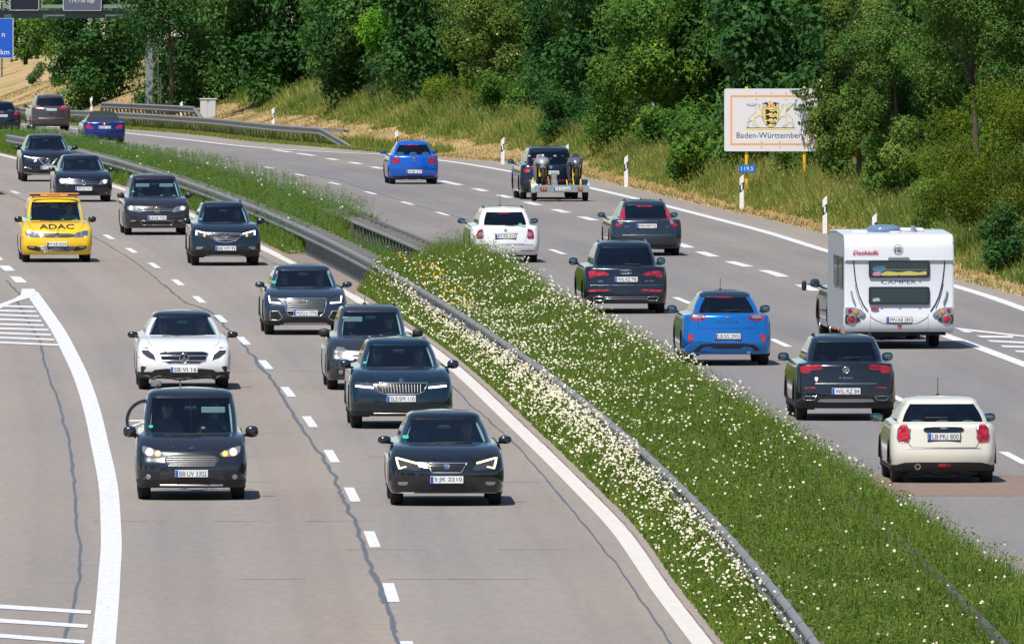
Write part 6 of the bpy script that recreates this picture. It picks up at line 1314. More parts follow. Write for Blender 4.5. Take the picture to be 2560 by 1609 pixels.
a = MB(); a.box(-CWd+.15, CWd-.15, .15, CL_-.4, zb-.06, zb-.01); a.box(-.45, -.38, .2, CL_, zb-.14, zb-.05); a.box(.38, .45, .2, CL_, zb-.14, zb-.05)
for xq in (-.62, .62): a.box(xq-.03, xq+.03, .35, .42, zb-.24, zb-.05)
a.tube([(-.9, 2.2, .33), (.9, 2.2, .33)], .04, 8); a.build('chassis', M['under'], cv)
a = MB(); a.tube([(-.5, CL_-.2, zb-.05), (0, CL_+1.15, .42)], .035, 6); a.tube([(.5, CL_-.2, zb-.05), (0, CL_+1.15, .42)], .035, 6); a.tube([(0, CL_+1.15, .42), (0, CL_+1.35, .44)], .05, 8); a.build('tow_bar', M['galvold'], cv)
def wheel(par, x, y, R, wd=.19, rim=True, mr=M['alloy']):
    w = empty('wheel'); w.parent = par; w.location = (x, y, R)
    MB().lathe([(R*.62, -wd/2), (R*.9, -wd/2), (R*.98, -wd*.36), (R, -wd*.22), (R, wd*.22), (R*.98, wd*.36), (R*.9, wd/2), (R*.62, wd/2)], 30).build('tyre', M['rubber'], w, True, 30)
    if rim: MB().lathe([(R*.63, wd*.42), (R*.55, wd*.2), (R*.2, wd*.3), (.001, wd*.3)], 24, Matrix.Rotation(0 if x > 0 else pi, 4, 'Z')).build('rim', mr, w, True)
    return w
for s in (-1, 1): wheel(cv, s*(CWd-.26), 2.2, .33, .20)
# its towing car, mostly hidden
yt = cyr+CL_+1.35; xt = ccx+slc*(yt-cyr)*1.03
tp = dict(face='rear', L=4.72, W=1.90, wr=.36, oh=.95, wb=2.85, zr=1.66, belt=1.10, wk=.72, wg=.63, near=tail(.22, 1.10, .66, 1.43, .98), far=FRONT(1.05, 1.45, .84), lift=.03, paint=P_navy, c=(0, 0), k=1, slope=slc*1.25, mir=(1.02, 1.13, 2.75), mirh=.10, archtrim=True)
uu = 1280+xt*F/(yt+.95); vv = -317+(H-float(zg(yt+.95)))*F/(yt+.95)
tc, _, _ = build_car('suv_car', tp, 'dark SUV in front of the white caravan, only its left flank and mirrors visible', 'car', (uu, vv), [], CG)
for s in (-1, 1): a = MB(); a.tube([(s*1.10, 1.80, 1.12), (s*1.26, 1.78, 1.13)], .012, 5); ex = a.build('mirror_extension', M['dark'], tc, True); a = MB(); a.ell((s*1.33, 1.76, 1.10), (.055, .03, .11), 3, 12, 8); a.build('extension_head', M['dark'], ex, True)
# ------------------------------------------------------------------ trailer with two motorcycles
T8 = 8.404; ux, uy, uz = G(1240+1325/T8, 340+1365/T8); ST = F/uy*T8; slt = CL_R1.slope(545)*1.1
yt0 = uy-1.15; tx0 = ux+(1388-1325)/ST
tr = empty('open_trailer', (tx0, yt0, uz), math.atan(-slt), 'galvanised open trailer with red lamp clusters and plate OE CD 6666', 'trailer'); M['gtr'] = mat('galvanised_trailer', (.33, .38, .38), .5, .4); n = noise(M['gtr'], 7, 4, .7); lk(M['gtr'], mix(M['gtr'], n, (.24, .29, .29), (.42, .47, .47)), bsdf(M['gtr']).inputs['Base Color'])
def t2(a, b): return ((a-1388)/ST, (1365+14-b)/ST)
x0_, z1_ = t2(820, 1035); x1_, z0_ = t2(1955, 1180)
a = MB(); a.box(x0_, x1_, 0, .03, z0_, z1_, bev=.006); rp = a.build('rear_panel', M['gtr'], tr)
for xq in (1115, 1690): a = MB(); X_ = t2(xq, 0)[0]; a.box(X_-.02, X_+.02, -.012, 0, z0_+.01, z1_-.01); a.build('panel_fold', M['gtr'], rp)
for xa, xb in ((925, 1062), (1715, 1818)):
    X0_, Zt = t2(xa, 1080); X1_, Zb = t2(xb, 1138); a = MB(); a.box(X0_, X1_, -.03, -.002, Zb, Zt, bev=.006); lc = a.build('lamp_cluster', M['red'], tr); a = MB(); a.box(X0_+(X1_-X0_)*.58, X0_+(X1_-X0_)*.80, -.034, -.029, Zb+.01, Zt-.01); a.build('indicator', M['orange'], lc); a = MB(); a.box(X0_+(X1_-X0_)*.27, X0_+(X1_-X0_)*.31, -.034, -.029, Zb+.005, Zt-.005); a.build('lamp_divider', M['white'], lc)
X_, Z_ = t2(1385, 1112); a = MB(); a.box(X_-.26, X_+.26, -.016, -.002, Z_-.056, Z_+.056, bev=.003); pl = a.build('number_plate', M['white'], tr); a = MB(); a.box(X_-.257, X_-.214, -.0185, -.015, Z_-.052, Z_+.052); a.build('country_band', M['blue'], pl); lettering('OE·CD 6666', .1, M['ink'], pl, X_+.022, -.0185, Z_, w=.44, h=.078)
a = MB(); a.box(x0_+.03, x1_-.03, .03, 2.3, z1_-.10, z1_-.06); a.build('deck', M['gtr'], tr)
for xq in (1010, 1710): X_ = t2(xq, 0)[0]; a = MB(); a.box(X_-.10, X_+.10, .02, 2.3, z1_-.06, z1_-.04); a.box(X_-.10, X_-.08, .02, 2.3, z1_-.04, z1_+.03); a.box(X_+.08, X_+.10, .02, 2.3, z1_-.04, z1_+.03); a.build('wheel_channel', M['gtr'], tr)
a = MB(); X0_, Zt = t2(1185, 770); X1_ = t2(1293, 0)[0]; a.box(X0_, X1_, .45, .50, z1_-.06, Zt, bev=.006); a.box(X0_+.04, X1_+.03, .40, .45, z1_-.06, z1_+.12, bev=.01); a.build('centre_mast', M['gtr'], tr)
for s in (-1, 1):
    xw = s*.80; wheel(tr, xw, 1.15, .29, .165, True, M['galv'])
    a = MB(); a.add([(xw+dx, 1.15+.37*cos(t), .30+.37*sin(t)) for dx in (-.11, .11) for t in np.linspace(-.1, pi+.1, 12)], [(i, i+1, 13+i, 12+i) for i in range(11)]); a.add([(xw+s*.11, 1.15+.37*cos(t), .30+.37*sin(t)) for t in np.linspace(-.1, pi+.1, 12)]+[(xw+s*.11, 1.15+.30*cos(t), .30+.30*sin(t)) for t in np.linspace(-.1, pi+.1, 12)], [(i, i+1, 13+i, 12+i) for i in range(11)]); a.build('mudguard', M['gtr'], tr, True)
a = MB(); a.box(-.04, .04, 2.2, 3.6, .38, .46); a.tube([(-.7, 2.2, .42), (0, 3.2, .42)], .03, 6); a.tube([(.7, 2.2, .42), (0, 3.2, .42)], .03, 6); a.build('drawbar', M['gtr'], tr)
tm = Matrix.Translation(tr.location) @ tr.rotation_euler.to_matrix().to_4x4()
M['msil'] = mat('fairing_silver', (.55, .56, .58), .25, .6, .6); M['mgry'] = mat('fairing_grey', (.16, .165, .18), .3, .5, .6); M['gold'] = mat('fork_gold', (.80, .45, .03), .35, .5); M['wsc'] = mat('screen_smoke', (.03, .035, .045), .08, 0, 1.0)
def motorcycle(x, label, upper, sidem, screen, xtra):
    r = empty('motorcycle', tm @ Vector((x, .52, z1_-.045)), tr.rotation_euler.z, label, 'motorcycle', 'sport motorcycles on the trailer')
    Rw = .30
    for yy, wd in ((0, .115), (1.38, .17)):
        w = empty('wheel'); w.parent = r; w.location = (0, yy, Rw); a = MB(); a.tube([(0, (Rw-wd*.45)*cos(t), (Rw-wd*.45)*sin(t)) for t in np.linspace(0, 2*pi, 29)[:-1]], wd*.47, 10, True); a.build('tyre', M['rubber'], w, True, 80)
        a = MB(); a.lathe([(Rw*.72, -.03), (Rw*.68, .0), (Rw*.72, .03)], 24)
        for k_ in range(5): a.box(-.012, .012, -.018, .018, .03, Rw*.7, Matrix.Rotation(2*pi*k_/5, 4, 'X'))
        a.lathe([(Rw*.52, -.045), (Rw*.40, -.045)], 20); a.lathe([(Rw*.52, .045), (Rw*.40, .045)], 20); a.build('rim', M['silver'], w, True)
    for s in (-1, 1): a = MB(); a.tube([(s*.095, 0, Rw), (s*.10, .18, .72)], .026, 8); a.build('fork_leg', M['gold'], r, True); a = MB(); a.box(s*.062-.012, s*.062+.012, .02, .08, Rw+.02, Rw+.14, bev=.006); a.build('brake_caliper', M['gold'] if s < 0 else M['dark'], r)
    a = MB(); a.add([(dx, (Rw+.035)*-sin(t)*1.0+.0, Rw+(Rw+.035)*cos(t)) for t in np.linspace(-1.1, .5, 9) for dx in (-.075, 0, .075)], [(i*3+j, i*3+j+1, i*3+j+4, i*3+j+3) for i in range(8) for j in range(2)]); a.build('front_mudguard', upper, r, True)
    # nose fairing: rings from the nose tip backwards
    rings = [(-.16, .70, .02, .02), (-.13, .70, .09, .08), (-.06, .715, .16, .135), (.06, .74, .205, .17), (.22, .74, .235, .19), (.36, .72, .25, .20)]; nn_ = 20; v = []
    for y, z, rx, rz in rings:
        for k_ in range(nn_):
            t = 2*pi*k_/nn_; c_, s_ = cos(t), sin(t); v.append((rx*math.copysign(abs(c_)**.75, c_)*(1.0 if s_ > -.2 else .62), y, z+rz*math.copysign(abs(s_)**.9, s_)*(1.0 if s_ > 0 else 1.15)))
    a = MB(); a.add(v, [(i*nn_+k_, i*nn_+(k_+1) % nn_, (i+1)*nn_+(k_+1) % nn_, (i+1)*nn_+k_) for i in range(5) for k_ in range(nn_)]+[tuple(range(nn_))]); a.build('nose_fairing', upper, r, True, 50)
    for s in (-1, 1):
        a = MB(); a.ell((s*.115, -.075, .70), (.07, .035, .038), 2.4, 12, 8, Matrix.Rotation(s*.45, 4, 'Y')); a.build('headlamp', M['lensdark'], r, True)
        a = MB(); a.add([(s*.20, .10, .70), (s*.255, .34, .80), (s*.25, .75, .70), (s*.23, .75, .35), (s*.19, .35, .12), (s*.165, .20, .28), (s*.185, .08, .50), (s*.14, .14, .60), (s*.13, .40, .16)], [(0, 1, 2, 3), (0, 3, 4, 6), (4, 5, 6), (0, 6, 7), (6, 5, 8, 7)]); a.build('side_fairing', sidem, r, True, 30)
        a = MB(); a.tube([(s*.20, .18, .86), (s*.36, .16, .93)], .010, 5); ar = a.build('mirror_stalk', M['dark'], r, True); a = MB(); a.ell((s*.40, .15, .94), (.055, .02, .028), 2.4, 10, 6); a.build('mirror_head', M['silver'] if xtra else M['dark'], ar, True)
        a = MB(); a.ell((s*.245, .0, .86), (.02, .03, .016), 2, 8, 5); a.build('indicator', M['orange'], r, True)
        a = MB(); a.tube([(s*.08, .32, .86), (s*.30, .42, .83)], .017, 6); a.build('handlebar', M['dark'], r, True)
    a = MB(); a.add([(dx*w_, y, z) for y, z, w_ in ((-.02, .80, .14), (.06, .90, .135), (.17, .99 if screen else .93, .10), (.22, 1.02 if screen else .95, .05)) for dx in (-1, -.4, .4, 1)], [(i*4+j, i*4+j+1, i*4+j+5, i*4+j+4) for i in range(3) for j in range(3)]); a.build('windscreen', M['wsc'], r, True)
    a = MB(); a.ell((0, .62, .82), (.15, .26, .13), 2.4, 14, 9); a.build('fuel_tank', upper, r, True); a = MB(); a.ell((0, 1.15, .84), (.12, .30, .05), 2.6, 12, 7); a.build('seat', M['dark'], r, True); a = MB(); a.ell((0, 1.45, .90), (.10, .22, .07), 2.4, 12, 7); a.build('tail_unit', upper, r, True)
    a = MB(); a.box(-.15, .15, .40, 1.0, .22, .60, bev=.05); a.build('engine', M['dark'], r)
    if xtra: a = MB(); a.box(-.035, .035, -.03, -.02, .93, 1.0, bev=.004); a.build('name_tag', M['white'], r); a = MB(); a.ell((-.28, .14, .82), (.045, .03, .05), 2, 10, 6); a.build('reservoir', M['cred'], r, True)
    return r
motorcycle(t2(1005, 0)[0], 'silver sport motorcycle with a bright nose and gold forks, left one on the trailer', M['msil'], M['mgry'], 0, 1)
motorcycle(t2(1708, 0)[0], 'dark grey sport motorcycle with a tall smoked windscreen, right one on the trailer', M['mgry'], M['mgry'], 1, 0)
M['strap'] = mat('strap_orange', (.55, .16, .03), .8); M['strapy'] = mat('strap_yellow', (.75, .50, .02), .8)
for pts, mm, lb in (([(1105,860),(1125,1030)], 'strap', 'rusty orange strap standing between the silver motorcycle and the mast'), ([(795,880),(785,1010)], 'strapy', 'yellow strap at the left edge of the trailer'), ([(1500,930),(1505,1035)], 'strapy', 'yellow strap left of the dark motorcycle'), ([(1630,870),(1640,1030)], 'strapy', 'yellow strap in front of the dark motorcycle'), ([(1800,930),(1795,1030)], 'strapy', 'yellow strap right of the dark motorcycle')):
    a = MB(); P = [t2(*q) for q in pts]; a.tube([tm @ Vector((P[0][0], .40, P[0][1])), tm @ Vector((P[1][0], .15, P[1][1]))], .016, 5); o = a.build('lashing_strap', M[mm]); tag(o, lb, 'strap', 'lashing straps on the trailer')
# ------------------------------------------------------------------ foliage materials
def leafmat(name, stops, trans=.35, rough=.7):
    'colour from the leaf attribute tone (0..1), a little light passes through'
    m = bpy.data.materials.new(name); m.use_nodes = True; n = m.node_tree; n.nodes.clear()
    at = nd(m, 'ShaderNodeAttribute', attribute_name='tone'); c = ramp(m, at.outputs['Fac'], stops)
    p = nd(m, 'ShaderNodeBsdfPrincipled'); p.inputs['Roughness'].default_value = rough; p.inputs['Specular IOR Level'].default_value = .16; lk(m, c, p.inputs['Base Color'])
    t = nd(m, 'ShaderNodeBsdfTranslucent'); lk(m, mix(m, 1.0, c, (1.0, 1.15, .45), 'MULTIPLY'), t.inputs[0])
    mx = nd(m, 'ShaderNodeMixShader'); mx.inputs[0].default_value = trans; o = nd(m, 'ShaderNodeOutputMaterial')
    lk(m, p.outputs[0], mx.inputs[1]); lk(m, t.outputs[0], mx.inputs[2]); lk(m, mx.outputs[0], o.inputs[0]); return m
LM = dict(
 mid=leafmat('leaf_mid', [(0, (0.032, 0.097, 0.019)), (.5, (0.080, 0.187, 0.028)), (.9, (0.178, 0.291, 0.040)), (1, (0.428, 0.360, 0.044))]),
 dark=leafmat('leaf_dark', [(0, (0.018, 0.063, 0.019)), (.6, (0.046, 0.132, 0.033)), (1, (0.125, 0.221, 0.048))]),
 yel=leafmat('leaf_yellowgreen', [(0, (0.063, 0.113, 0.012)), (.5, (0.143, 0.215, 0.018)), (.9, (0.249, 0.295, 0.029)), (1, (0.425, 0.374, 0.042))]),
 bright=leafmat('leaf_bright', [(0, (0.039, 0.138, 0.012)), (.5, (0.098, 0.276, 0.016)), (1, (0.232, 0.415, 0.026))]),
 olive=leafmat('leaf_olive', [(0, (0.050, 0.097, 0.018)), (.5, (0.106, 0.175, 0.030)), (.97, (0.188, 0.250, 0.050)), (1, (0.749, 0.522, 0.316))]),
 hedge=leafmat('leaf_hedge', [(0, (0.039, 0.097, 0.022)), (.5, (0.090, 0.187, 0.033)), (.95, (0.196, 0.291, 0.057)), (1, (0.499, 0.221, 0.070))]),
 bush=leafmat('leaf_bush', [(0, (0.044, 0.080, 0.007)), (.5, (0.106, 0.158, 0.010)), (1, (0.200, 0.239, 0.018))]),
 rose=leafmat('leaf_rose', [(0, (.02, .05, .02)), (.6, (.05, .10, .035)), (.93, (.08, .13, .05)), (1, (.75, .60, .55))]))
GRASS = leafmat('meadow_green', [(0, (.048, .110, .014)), (.5, (.138, .205, .034)), (.85, (.235, .285, .058)), (1, (.36, .34, .12))], .4)
TALL = leafmat('tall_grass', [(0, (.055, .115, .022)), (.45, (.15, .215, .045)), (.8, (.30, .30, .09)), (1, (.46, .38, .17))], .4)
DRYG = leafmat('dry_blades', [(0, (.17, .15, .045)), (.4, (.38, .27, .115)), (1, (.58, .42, .21))], .3)
BARK = mat('bark', (.075, .06, .045), .9); n = noise(BARK, 8, 4, .7, sc3=(1, 1, .3)); lk(BARK, mix(BARK, n, (.04, .032, .025), (.13, .105, .08)), bsdf(BARK).inputs['Base Color'])
def unit(a): return a/np.maximum(np.linalg.norm(a, axis=-1, keepdims=True), 1e-9)
def leaf_mesh(name, C, N, size, tone, mt, parent, aspect=.6, droop=0.0):
    'one rhombic leaf per centre C with normal N'
    n = len(C); r = rng.normal(size=(n, 3)); r[:, 2] -= droop*2; T = unit(r-(r*N).sum(1, keepdims=True)*N); B = np.cross(N, T)
    s = size[:, None]; v = np.stack([C-T*s, C-T*s*.15+B*s*aspect+N*s*.12, C+T*s, C-T*s*.15-B*s*aspect+N*s*.12], 1).reshape(-1, 3)
    o = mesh_np(name, v, np.arange(n*4).reshape(-1, 4), mt, parent); attr(o, 'tone', tone); return o
def make_crown(root, rx, ry, rz, cz, n, ls, mt, lobes=26, droop=0.0, cx=0.0, lobe_r=.30, pad=.0, aspect=.6, lower=-.95):
    'lobed crown: leaves on the skins of many lobes gathered on an ellipsoid'
    d = unit(rng.normal(size=(lobes*4, 3))); d = d[d[:, 2] > lower][:lobes]; L = len(d)
    rad = .50+.45*rng.random(L); d[:, :2] /= np.sqrt(1-.62*d[:, 2:]**2)*1.0; ctr = d*rad[:, None]*np.array([rx, ry, rz])+np.array([cx, 0, cz])
    lr = lobe_r*min(rx, rz, 2.6)*(.65+.7*rng.random(L))
    k = rng.integers(0, L, n); q = unit(rng.normal(size=(n, 3))); q[:, 2] = q[:, 2]*.85+.10; q = unit(q)
    shell = (.62+.55*rng.random(n)**.8)
    twig = np.sin(q[:, 0]*9+k)*np.cos(q[:, 2]*8+k*2)*.26
    C = ctr[k]+q*(lr[k]*(shell+twig))[:, None]; C[:, 2] -= droop*rng.random(n)*.5
    N = unit(q*.9+np.array([0, -.15, .55])+rng.normal(0, .45, (n, 3)))
    lt = rng.normal(0, .16, L); tone = np.clip(.45+lt[k]+rng.normal(0, .13, n)+.0*q[:, 2], 0, .93); tone[rng.random(n) < .012] = 1.0
    return leaf_mesh('crown', C, N, ls*(.65+.7*rng.random(n)), tone, mt, root, aspect, droop), ctr
def make_trunk(root, h, r, ctr, lean=0.0):
    a = MB(); P = [(lean*t*h*.15+.06*sin(t*5), .05*sin(t*4), t*h) for t in np.linspace(0, 1, 7)]; a.tube([(P[0][0], P[0][1], -.4)]+P, [r*.9]+[r*(.72-.5*t) for t in np.linspace(0, 1, 7)], 8)
    for c in ctr[::max(1, len(ctr)//7)]:
        z = min(h*.95, max(h*.25, c[2]*.55)); t = z/h; s = (lean*t*h*.15, 0, z); m = ((s[0]+c[0])/2, (s[1]+c[1])/2, (z+c[2])/2-.1)
        a.tube([s, m, tuple(c)], [r*.20, r*.11, r*.03], 4)
    return a.build('trunk', BARK, root, True, 60)
# crowns are measured in the photo: base pixel, crown centre and half sizes (overview pixels, 2407 wide)
DD = 1.0635
def tree(name, label, cat, base, cc, half, mt, n, ls, dy=0.0, push=0.0, **kw):
    x, y, z = GB(base[0]*DD, base[1]*DD)
    if push: y += push; x = (base[0]*DD-1280)*y/F; z = float(hbank(np.array([x]), np.array([y]))[0])
    s = F/y/DD; r = empty(name, (x, y, z), 0, label, cat); cx = (cc[0]-base[0])/s; cz = up(0, cc[1]*DD, y)-z
    rx, rz = half[0]/s, half[1]/s; ryy = min(rx*.9, 2.6)
    cr, ctr = make_crown(r, rx, ryy, rz, cz, n, ls, LM[mt], cx=cx, **kw)
    if name.endswith('tree'): make_trunk(r, max(cz, 1.5), .10+.035*rx, ctr, .0)
    else: make_trunk(r, max(.5, cz*.8), .05, ctr)
    return r
TG = 'trees at the wood edge'
tree('maple_tree', 'mid-green maple reaching over the tan slope at the upper left, low branches hanging', 'tree', (225, 215), (215, 22), (170, 135), 'mid', 22275, 0.074, lobes=34)
tree('low_branch_bush', 'dark leafy branch hanging lowest over the tan slope', 'shrub', (170, 215), (115, 172), (72, 24), 'dark', 2673, 0.060, lobes=10, lobe_r=.5)
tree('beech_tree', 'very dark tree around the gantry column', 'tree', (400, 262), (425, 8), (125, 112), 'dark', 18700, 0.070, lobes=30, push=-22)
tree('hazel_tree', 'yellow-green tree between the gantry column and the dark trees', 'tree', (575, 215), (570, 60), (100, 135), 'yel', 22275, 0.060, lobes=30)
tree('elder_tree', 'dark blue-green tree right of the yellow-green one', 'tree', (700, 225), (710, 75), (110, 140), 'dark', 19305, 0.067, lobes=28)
tree('hornbeam_tree', 'mid-green tree left of the bright maple', 'tree', (810, 225), (800, 60), (95, 135), 'mid', 16335, 0.063, lobes=26)
tree('bright_maple_tree', 'bright fresh-green maple in the middle of the wood edge', 'tree', (985, 225), (985, 80), (125, 120), 'bright', 22275, 0.081, lobes=34)
tree('willow_tree', 'olive tree dotted with pale pink blossom right of the bright maple', 'tree', (1160, 262), (1150, 90), (105, 150), 'olive', 25245, 0.053, lobes=30, droop=.4)
tree('oak_tree', 'dark tree above the SUV with the motorcycle trailer', 'tree', (1310, 300), (1320, 110), (125, 190), 'dark', 25245, 0.060, lobes=34)
tree('field_maple_tree', 'layered mid-green maple left of the state sign', 'tree', (1560, 350), (1560, 150), (165, 190), 'mid', 38610, 0.060, lobes=44, lobe_r=.26)
tree('ash_tree', 'tree with feathery drooping leaves rising behind the state sign', 'tree', (1810, 380), (1800, 70), (135, 140), 'mid', 22275, 0.060, lobes=30, droop=.3)
tree('cherry_tree', 'tree whose hanging twigs cover the right edge of the state sign', 'tree', (2015, 470), (2005, 190), (100, 210), 'olive', 32670, 0.044, lobes=40, droop=.5, lobe_r=.24)
tree('hedge_maple_tree', 'dense fine-leaved tree right of the state sign', 'tree', (2110, 500), (2115, 200), (140, 235), 'hedge', 44550, 0.039, lobes=50, lobe_r=.22)
tree('lime_tree', 'fine-leaved tree filling the upper right corner', 'tree', (2290, 500), (2300, 90), (170, 190), 'hedge', 38610, 0.039, lobes=44, lobe_r=.24)
tree('privet_bush', 'big olive-green bush at the right edge of the photo', 'bush', (2345, 600), (2345, 395), (200, 200), 'bush', 50490, 0.030, lobes=60, lobe_r=.20, lower=-.99)
tree('rose_bush', 'wild rose bush with pale blossoms and dry twigs under the bright maple', 'bush', (925, 250), (925, 190), (70, 48), 'rose', 7425, 0.039, lobes=14, lobe_r=.5)
tree('bramble_bush', 'low light-green bramble right of the rose bush', 'bush', (1070, 262), (1060, 215), (85, 36), 'yel', 7425, 0.039, lobes=14, lobe_r=.5)
tree('dogwood_bush', 'low dark green shrub between the pale tall grass and the state sign', 'bush', (1660, 430), (1640, 350), (95, 70), 'mid', 11880, 0.053, lobes=20, lobe_r=.4)
tree('hawthorn_bush', 'shrub behind the legs of the state sign', 'bush', (1900, 430), (1900, 380), (100, 60), 'hedge', 13365, 0.039, lobes=22, lobe_r=.4)
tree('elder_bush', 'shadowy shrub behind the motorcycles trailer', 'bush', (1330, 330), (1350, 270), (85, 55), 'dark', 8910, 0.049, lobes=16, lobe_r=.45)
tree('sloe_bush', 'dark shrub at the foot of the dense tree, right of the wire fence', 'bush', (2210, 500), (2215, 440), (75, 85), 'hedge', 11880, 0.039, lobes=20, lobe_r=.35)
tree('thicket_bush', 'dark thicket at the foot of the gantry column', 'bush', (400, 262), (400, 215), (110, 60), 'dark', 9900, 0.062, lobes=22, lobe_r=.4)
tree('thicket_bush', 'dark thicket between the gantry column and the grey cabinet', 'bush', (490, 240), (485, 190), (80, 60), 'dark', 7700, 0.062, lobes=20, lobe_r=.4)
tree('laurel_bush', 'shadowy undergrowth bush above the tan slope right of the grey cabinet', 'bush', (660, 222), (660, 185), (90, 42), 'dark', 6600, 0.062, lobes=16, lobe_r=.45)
tree('laurel_bush', 'shadowy undergrowth bush left of the rose bush', 'bush', (800, 232), (800, 190), (90, 45), 'mid', 6600, 0.062, lobes=16, lobe_r=.45)
tree('willow_bush', 'green bush under the olive tree with blossom', 'bush', (1210, 275), (1200, 225), (80, 60), 'mid', 7700, 0.057, lobes=18, lobe_r=.45)
tree('maple_bush', 'leafy bush between the pale tall grass and the layered maple', 'bush', (1480, 352), (1470, 290), (90, 75), 'mid', 8800, 0.062, lobes=20, lobe_r=.4)
tree('maple_bush', 'leafy bush under the left edge of the state sign', 'bush', (1780, 400), (1750, 330), (80, 80), 'mid', 8800, 0.062, lobes=20, lobe_r=.4)
tree('cherry_bush', 'bush under the right edge of the state sign', 'bush', (2010, 460), (2010, 370), (90, 70), 'hedge', 9900, 0.048, lobes=22, lobe_r=.36)
tree('field_maple_bush', 'leafy bush at the foot of the layered maple left of the state sign', 'bush', (1575, 375), (1565, 315), (75, 60), 'mid', 7700, 0.057, lobes=18, lobe_r=.4)
tree('hedge_maple_bush', 'leafy bush at the foot of the dense tree right of the state sign', 'bush', (2110, 500), (2110, 435), (85, 65), 'hedge', 8800, 0.046, lobes=20, lobe_r=.36)
tree('blackthorn_bush', 'dark dense bush low behind the caravan roof', 'bush', (2235, 565), (2235, 490), (80, 80), 'hedge', 9000, .046, lobes=22, lobe_r=.34)
tree('blackthorn_bush', 'dark bush at the foot of the olive bush, lowest at the right edge', 'bush', (2400, 640), (2390, 560), (80, 75), 'dark', 8000, .046, lobes=20, lobe_r=.36)
# second row behind, closing the wood
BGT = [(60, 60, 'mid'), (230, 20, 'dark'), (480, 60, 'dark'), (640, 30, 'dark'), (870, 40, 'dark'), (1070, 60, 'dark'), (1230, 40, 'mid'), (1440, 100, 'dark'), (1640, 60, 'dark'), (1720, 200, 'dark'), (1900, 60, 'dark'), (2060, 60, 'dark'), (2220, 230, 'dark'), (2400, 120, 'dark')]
BGL = ['above the blue direction sign at the left edge', 'behind the maple over the tan slope', 'between the gantry column and the yellow-green tree', 'behind the dark blue-green tree', 'left of the bright maple, in its gap', 'in the gap right of the bright maple', 'behind the olive tree with blossom', 'in the gap above the pale tall grass', 'behind the layered maple left of the state sign', 'close to the left edge of the state sign', 'straight above the state sign', 'behind the tree whose twigs hang on the state sign', 'in the gap left of the big olive bush', 'behind the upper right corner trees']
protos = {}
for k_, (bx_, by_, mt) in enumerate(BGT):
    x, y, z = GB(bx_*DD, (262 if bx_ < 1300 else (330 if bx_ < 1800 else 430))*DD); y += 13 if k_ else 160; x = (bx_*DD-1280)*y/F; z = float(hbank(np.array([x]), np.array([y]))[0])
    r = empty('forest_tree', (x, y, z), k_*1.3, 'second-row forest tree '+BGL[k_], 'tree', 'second row of trees in the wood')
    if mt not in protos:
        c, ctr = make_crown(r, 3.0, 2.6, 5.2, 4.6, 22000, 0.110, LM[mt], lobes=46, lobe_r=.34); t = make_trunk(r, 7, .2, ctr); protos[mt] = (c, t)
    else: inst('crown', protos[mt][0], r); inst('trunk', protos[mt][1], r)
    r.scale = (1, 1, .9+.2*rng.random())
for k_ in range(26):                                         # third row, far up the bank
    y = 455+k_*16.; x = float(CL_F(y)[0])+15+(k_ % 3)*2.2; z = float(hbank(np.array([x]), np.array([y]))[0])
    r = empty('forest_tree', (x, y, z), k_*.9, 'dark tree in the depth of the wood behind the others', 'tree', 'trees deep in the wood'); inst('crown', protos['dark'][0], r); inst('trunk', protos['dark'][1], r); r.scale = (1.25, 1.25, 1.25)
for k_ in range(16):                                         # added unseen trees on the far left, darkening the reflections in the cars' flanks
    y = 150+k_*30.; x = -27-.055*max(0, y-300)-(k_ % 3)*1.5; r = empty('forest_tree', (x, y, float(zg(y))), k_*1.1, 'tree of the wood left of the motorway, outside the photo', 'tree', 'added trees left of the motorway, outside the photo'); inst('crown', protos['mid'][0], r); inst('trunk', protos['mid'][1], r); r.scale = (1.5, 1.5, 1.3)
# hanging twigs in front of the sign's right edge
tw_c, tw_n = [], []
ysg = sy-.35
for (a_, b_, L_) in ((1500, 200, 330), (1560, 250, 260), (1620, 300, 250), (1560, 540, 330), (1660, 470, 260), (1640, 800, 290), (1760, 760, 200), (1760, 960, 210), (1820, 560, 150), (1880, 1280, 110), (1700, 340, 260), (1780, 420, 200), (1900, 1100, 90)):
    for t in np.linspace(0, 1, int(L_/16)):
        u = 1780+(a_+t*L_)/Z8; w = 200+(b_+12*sin(t*6)-t*20)/Z8
        for s in range(4): tw_c.append(((u-1280)*ysg/F+rng.normal(0, .02), ysg+rng.normal(0, .10), up(0, w+abs(rng.normal(0, 2.5)), ysg)))
C = np.array(tw_c); N = unit(rng.normal(size=C.shape)*.5+np.array([0, -1, .3])); tb = empty('overhanging_twigs', tuple(C.mean(0)), 0, 'leafy twigs hanging in front of the right edge of the state sign', 'twigs')
leaf_mesh('leaves', C-C.mean(0), N, .05*(.7+.6*rng.random(len(C))), np.clip(rng.normal(.45, .2, len(C)), 0, .95), LM['dark'], tb, .35, 2.0)
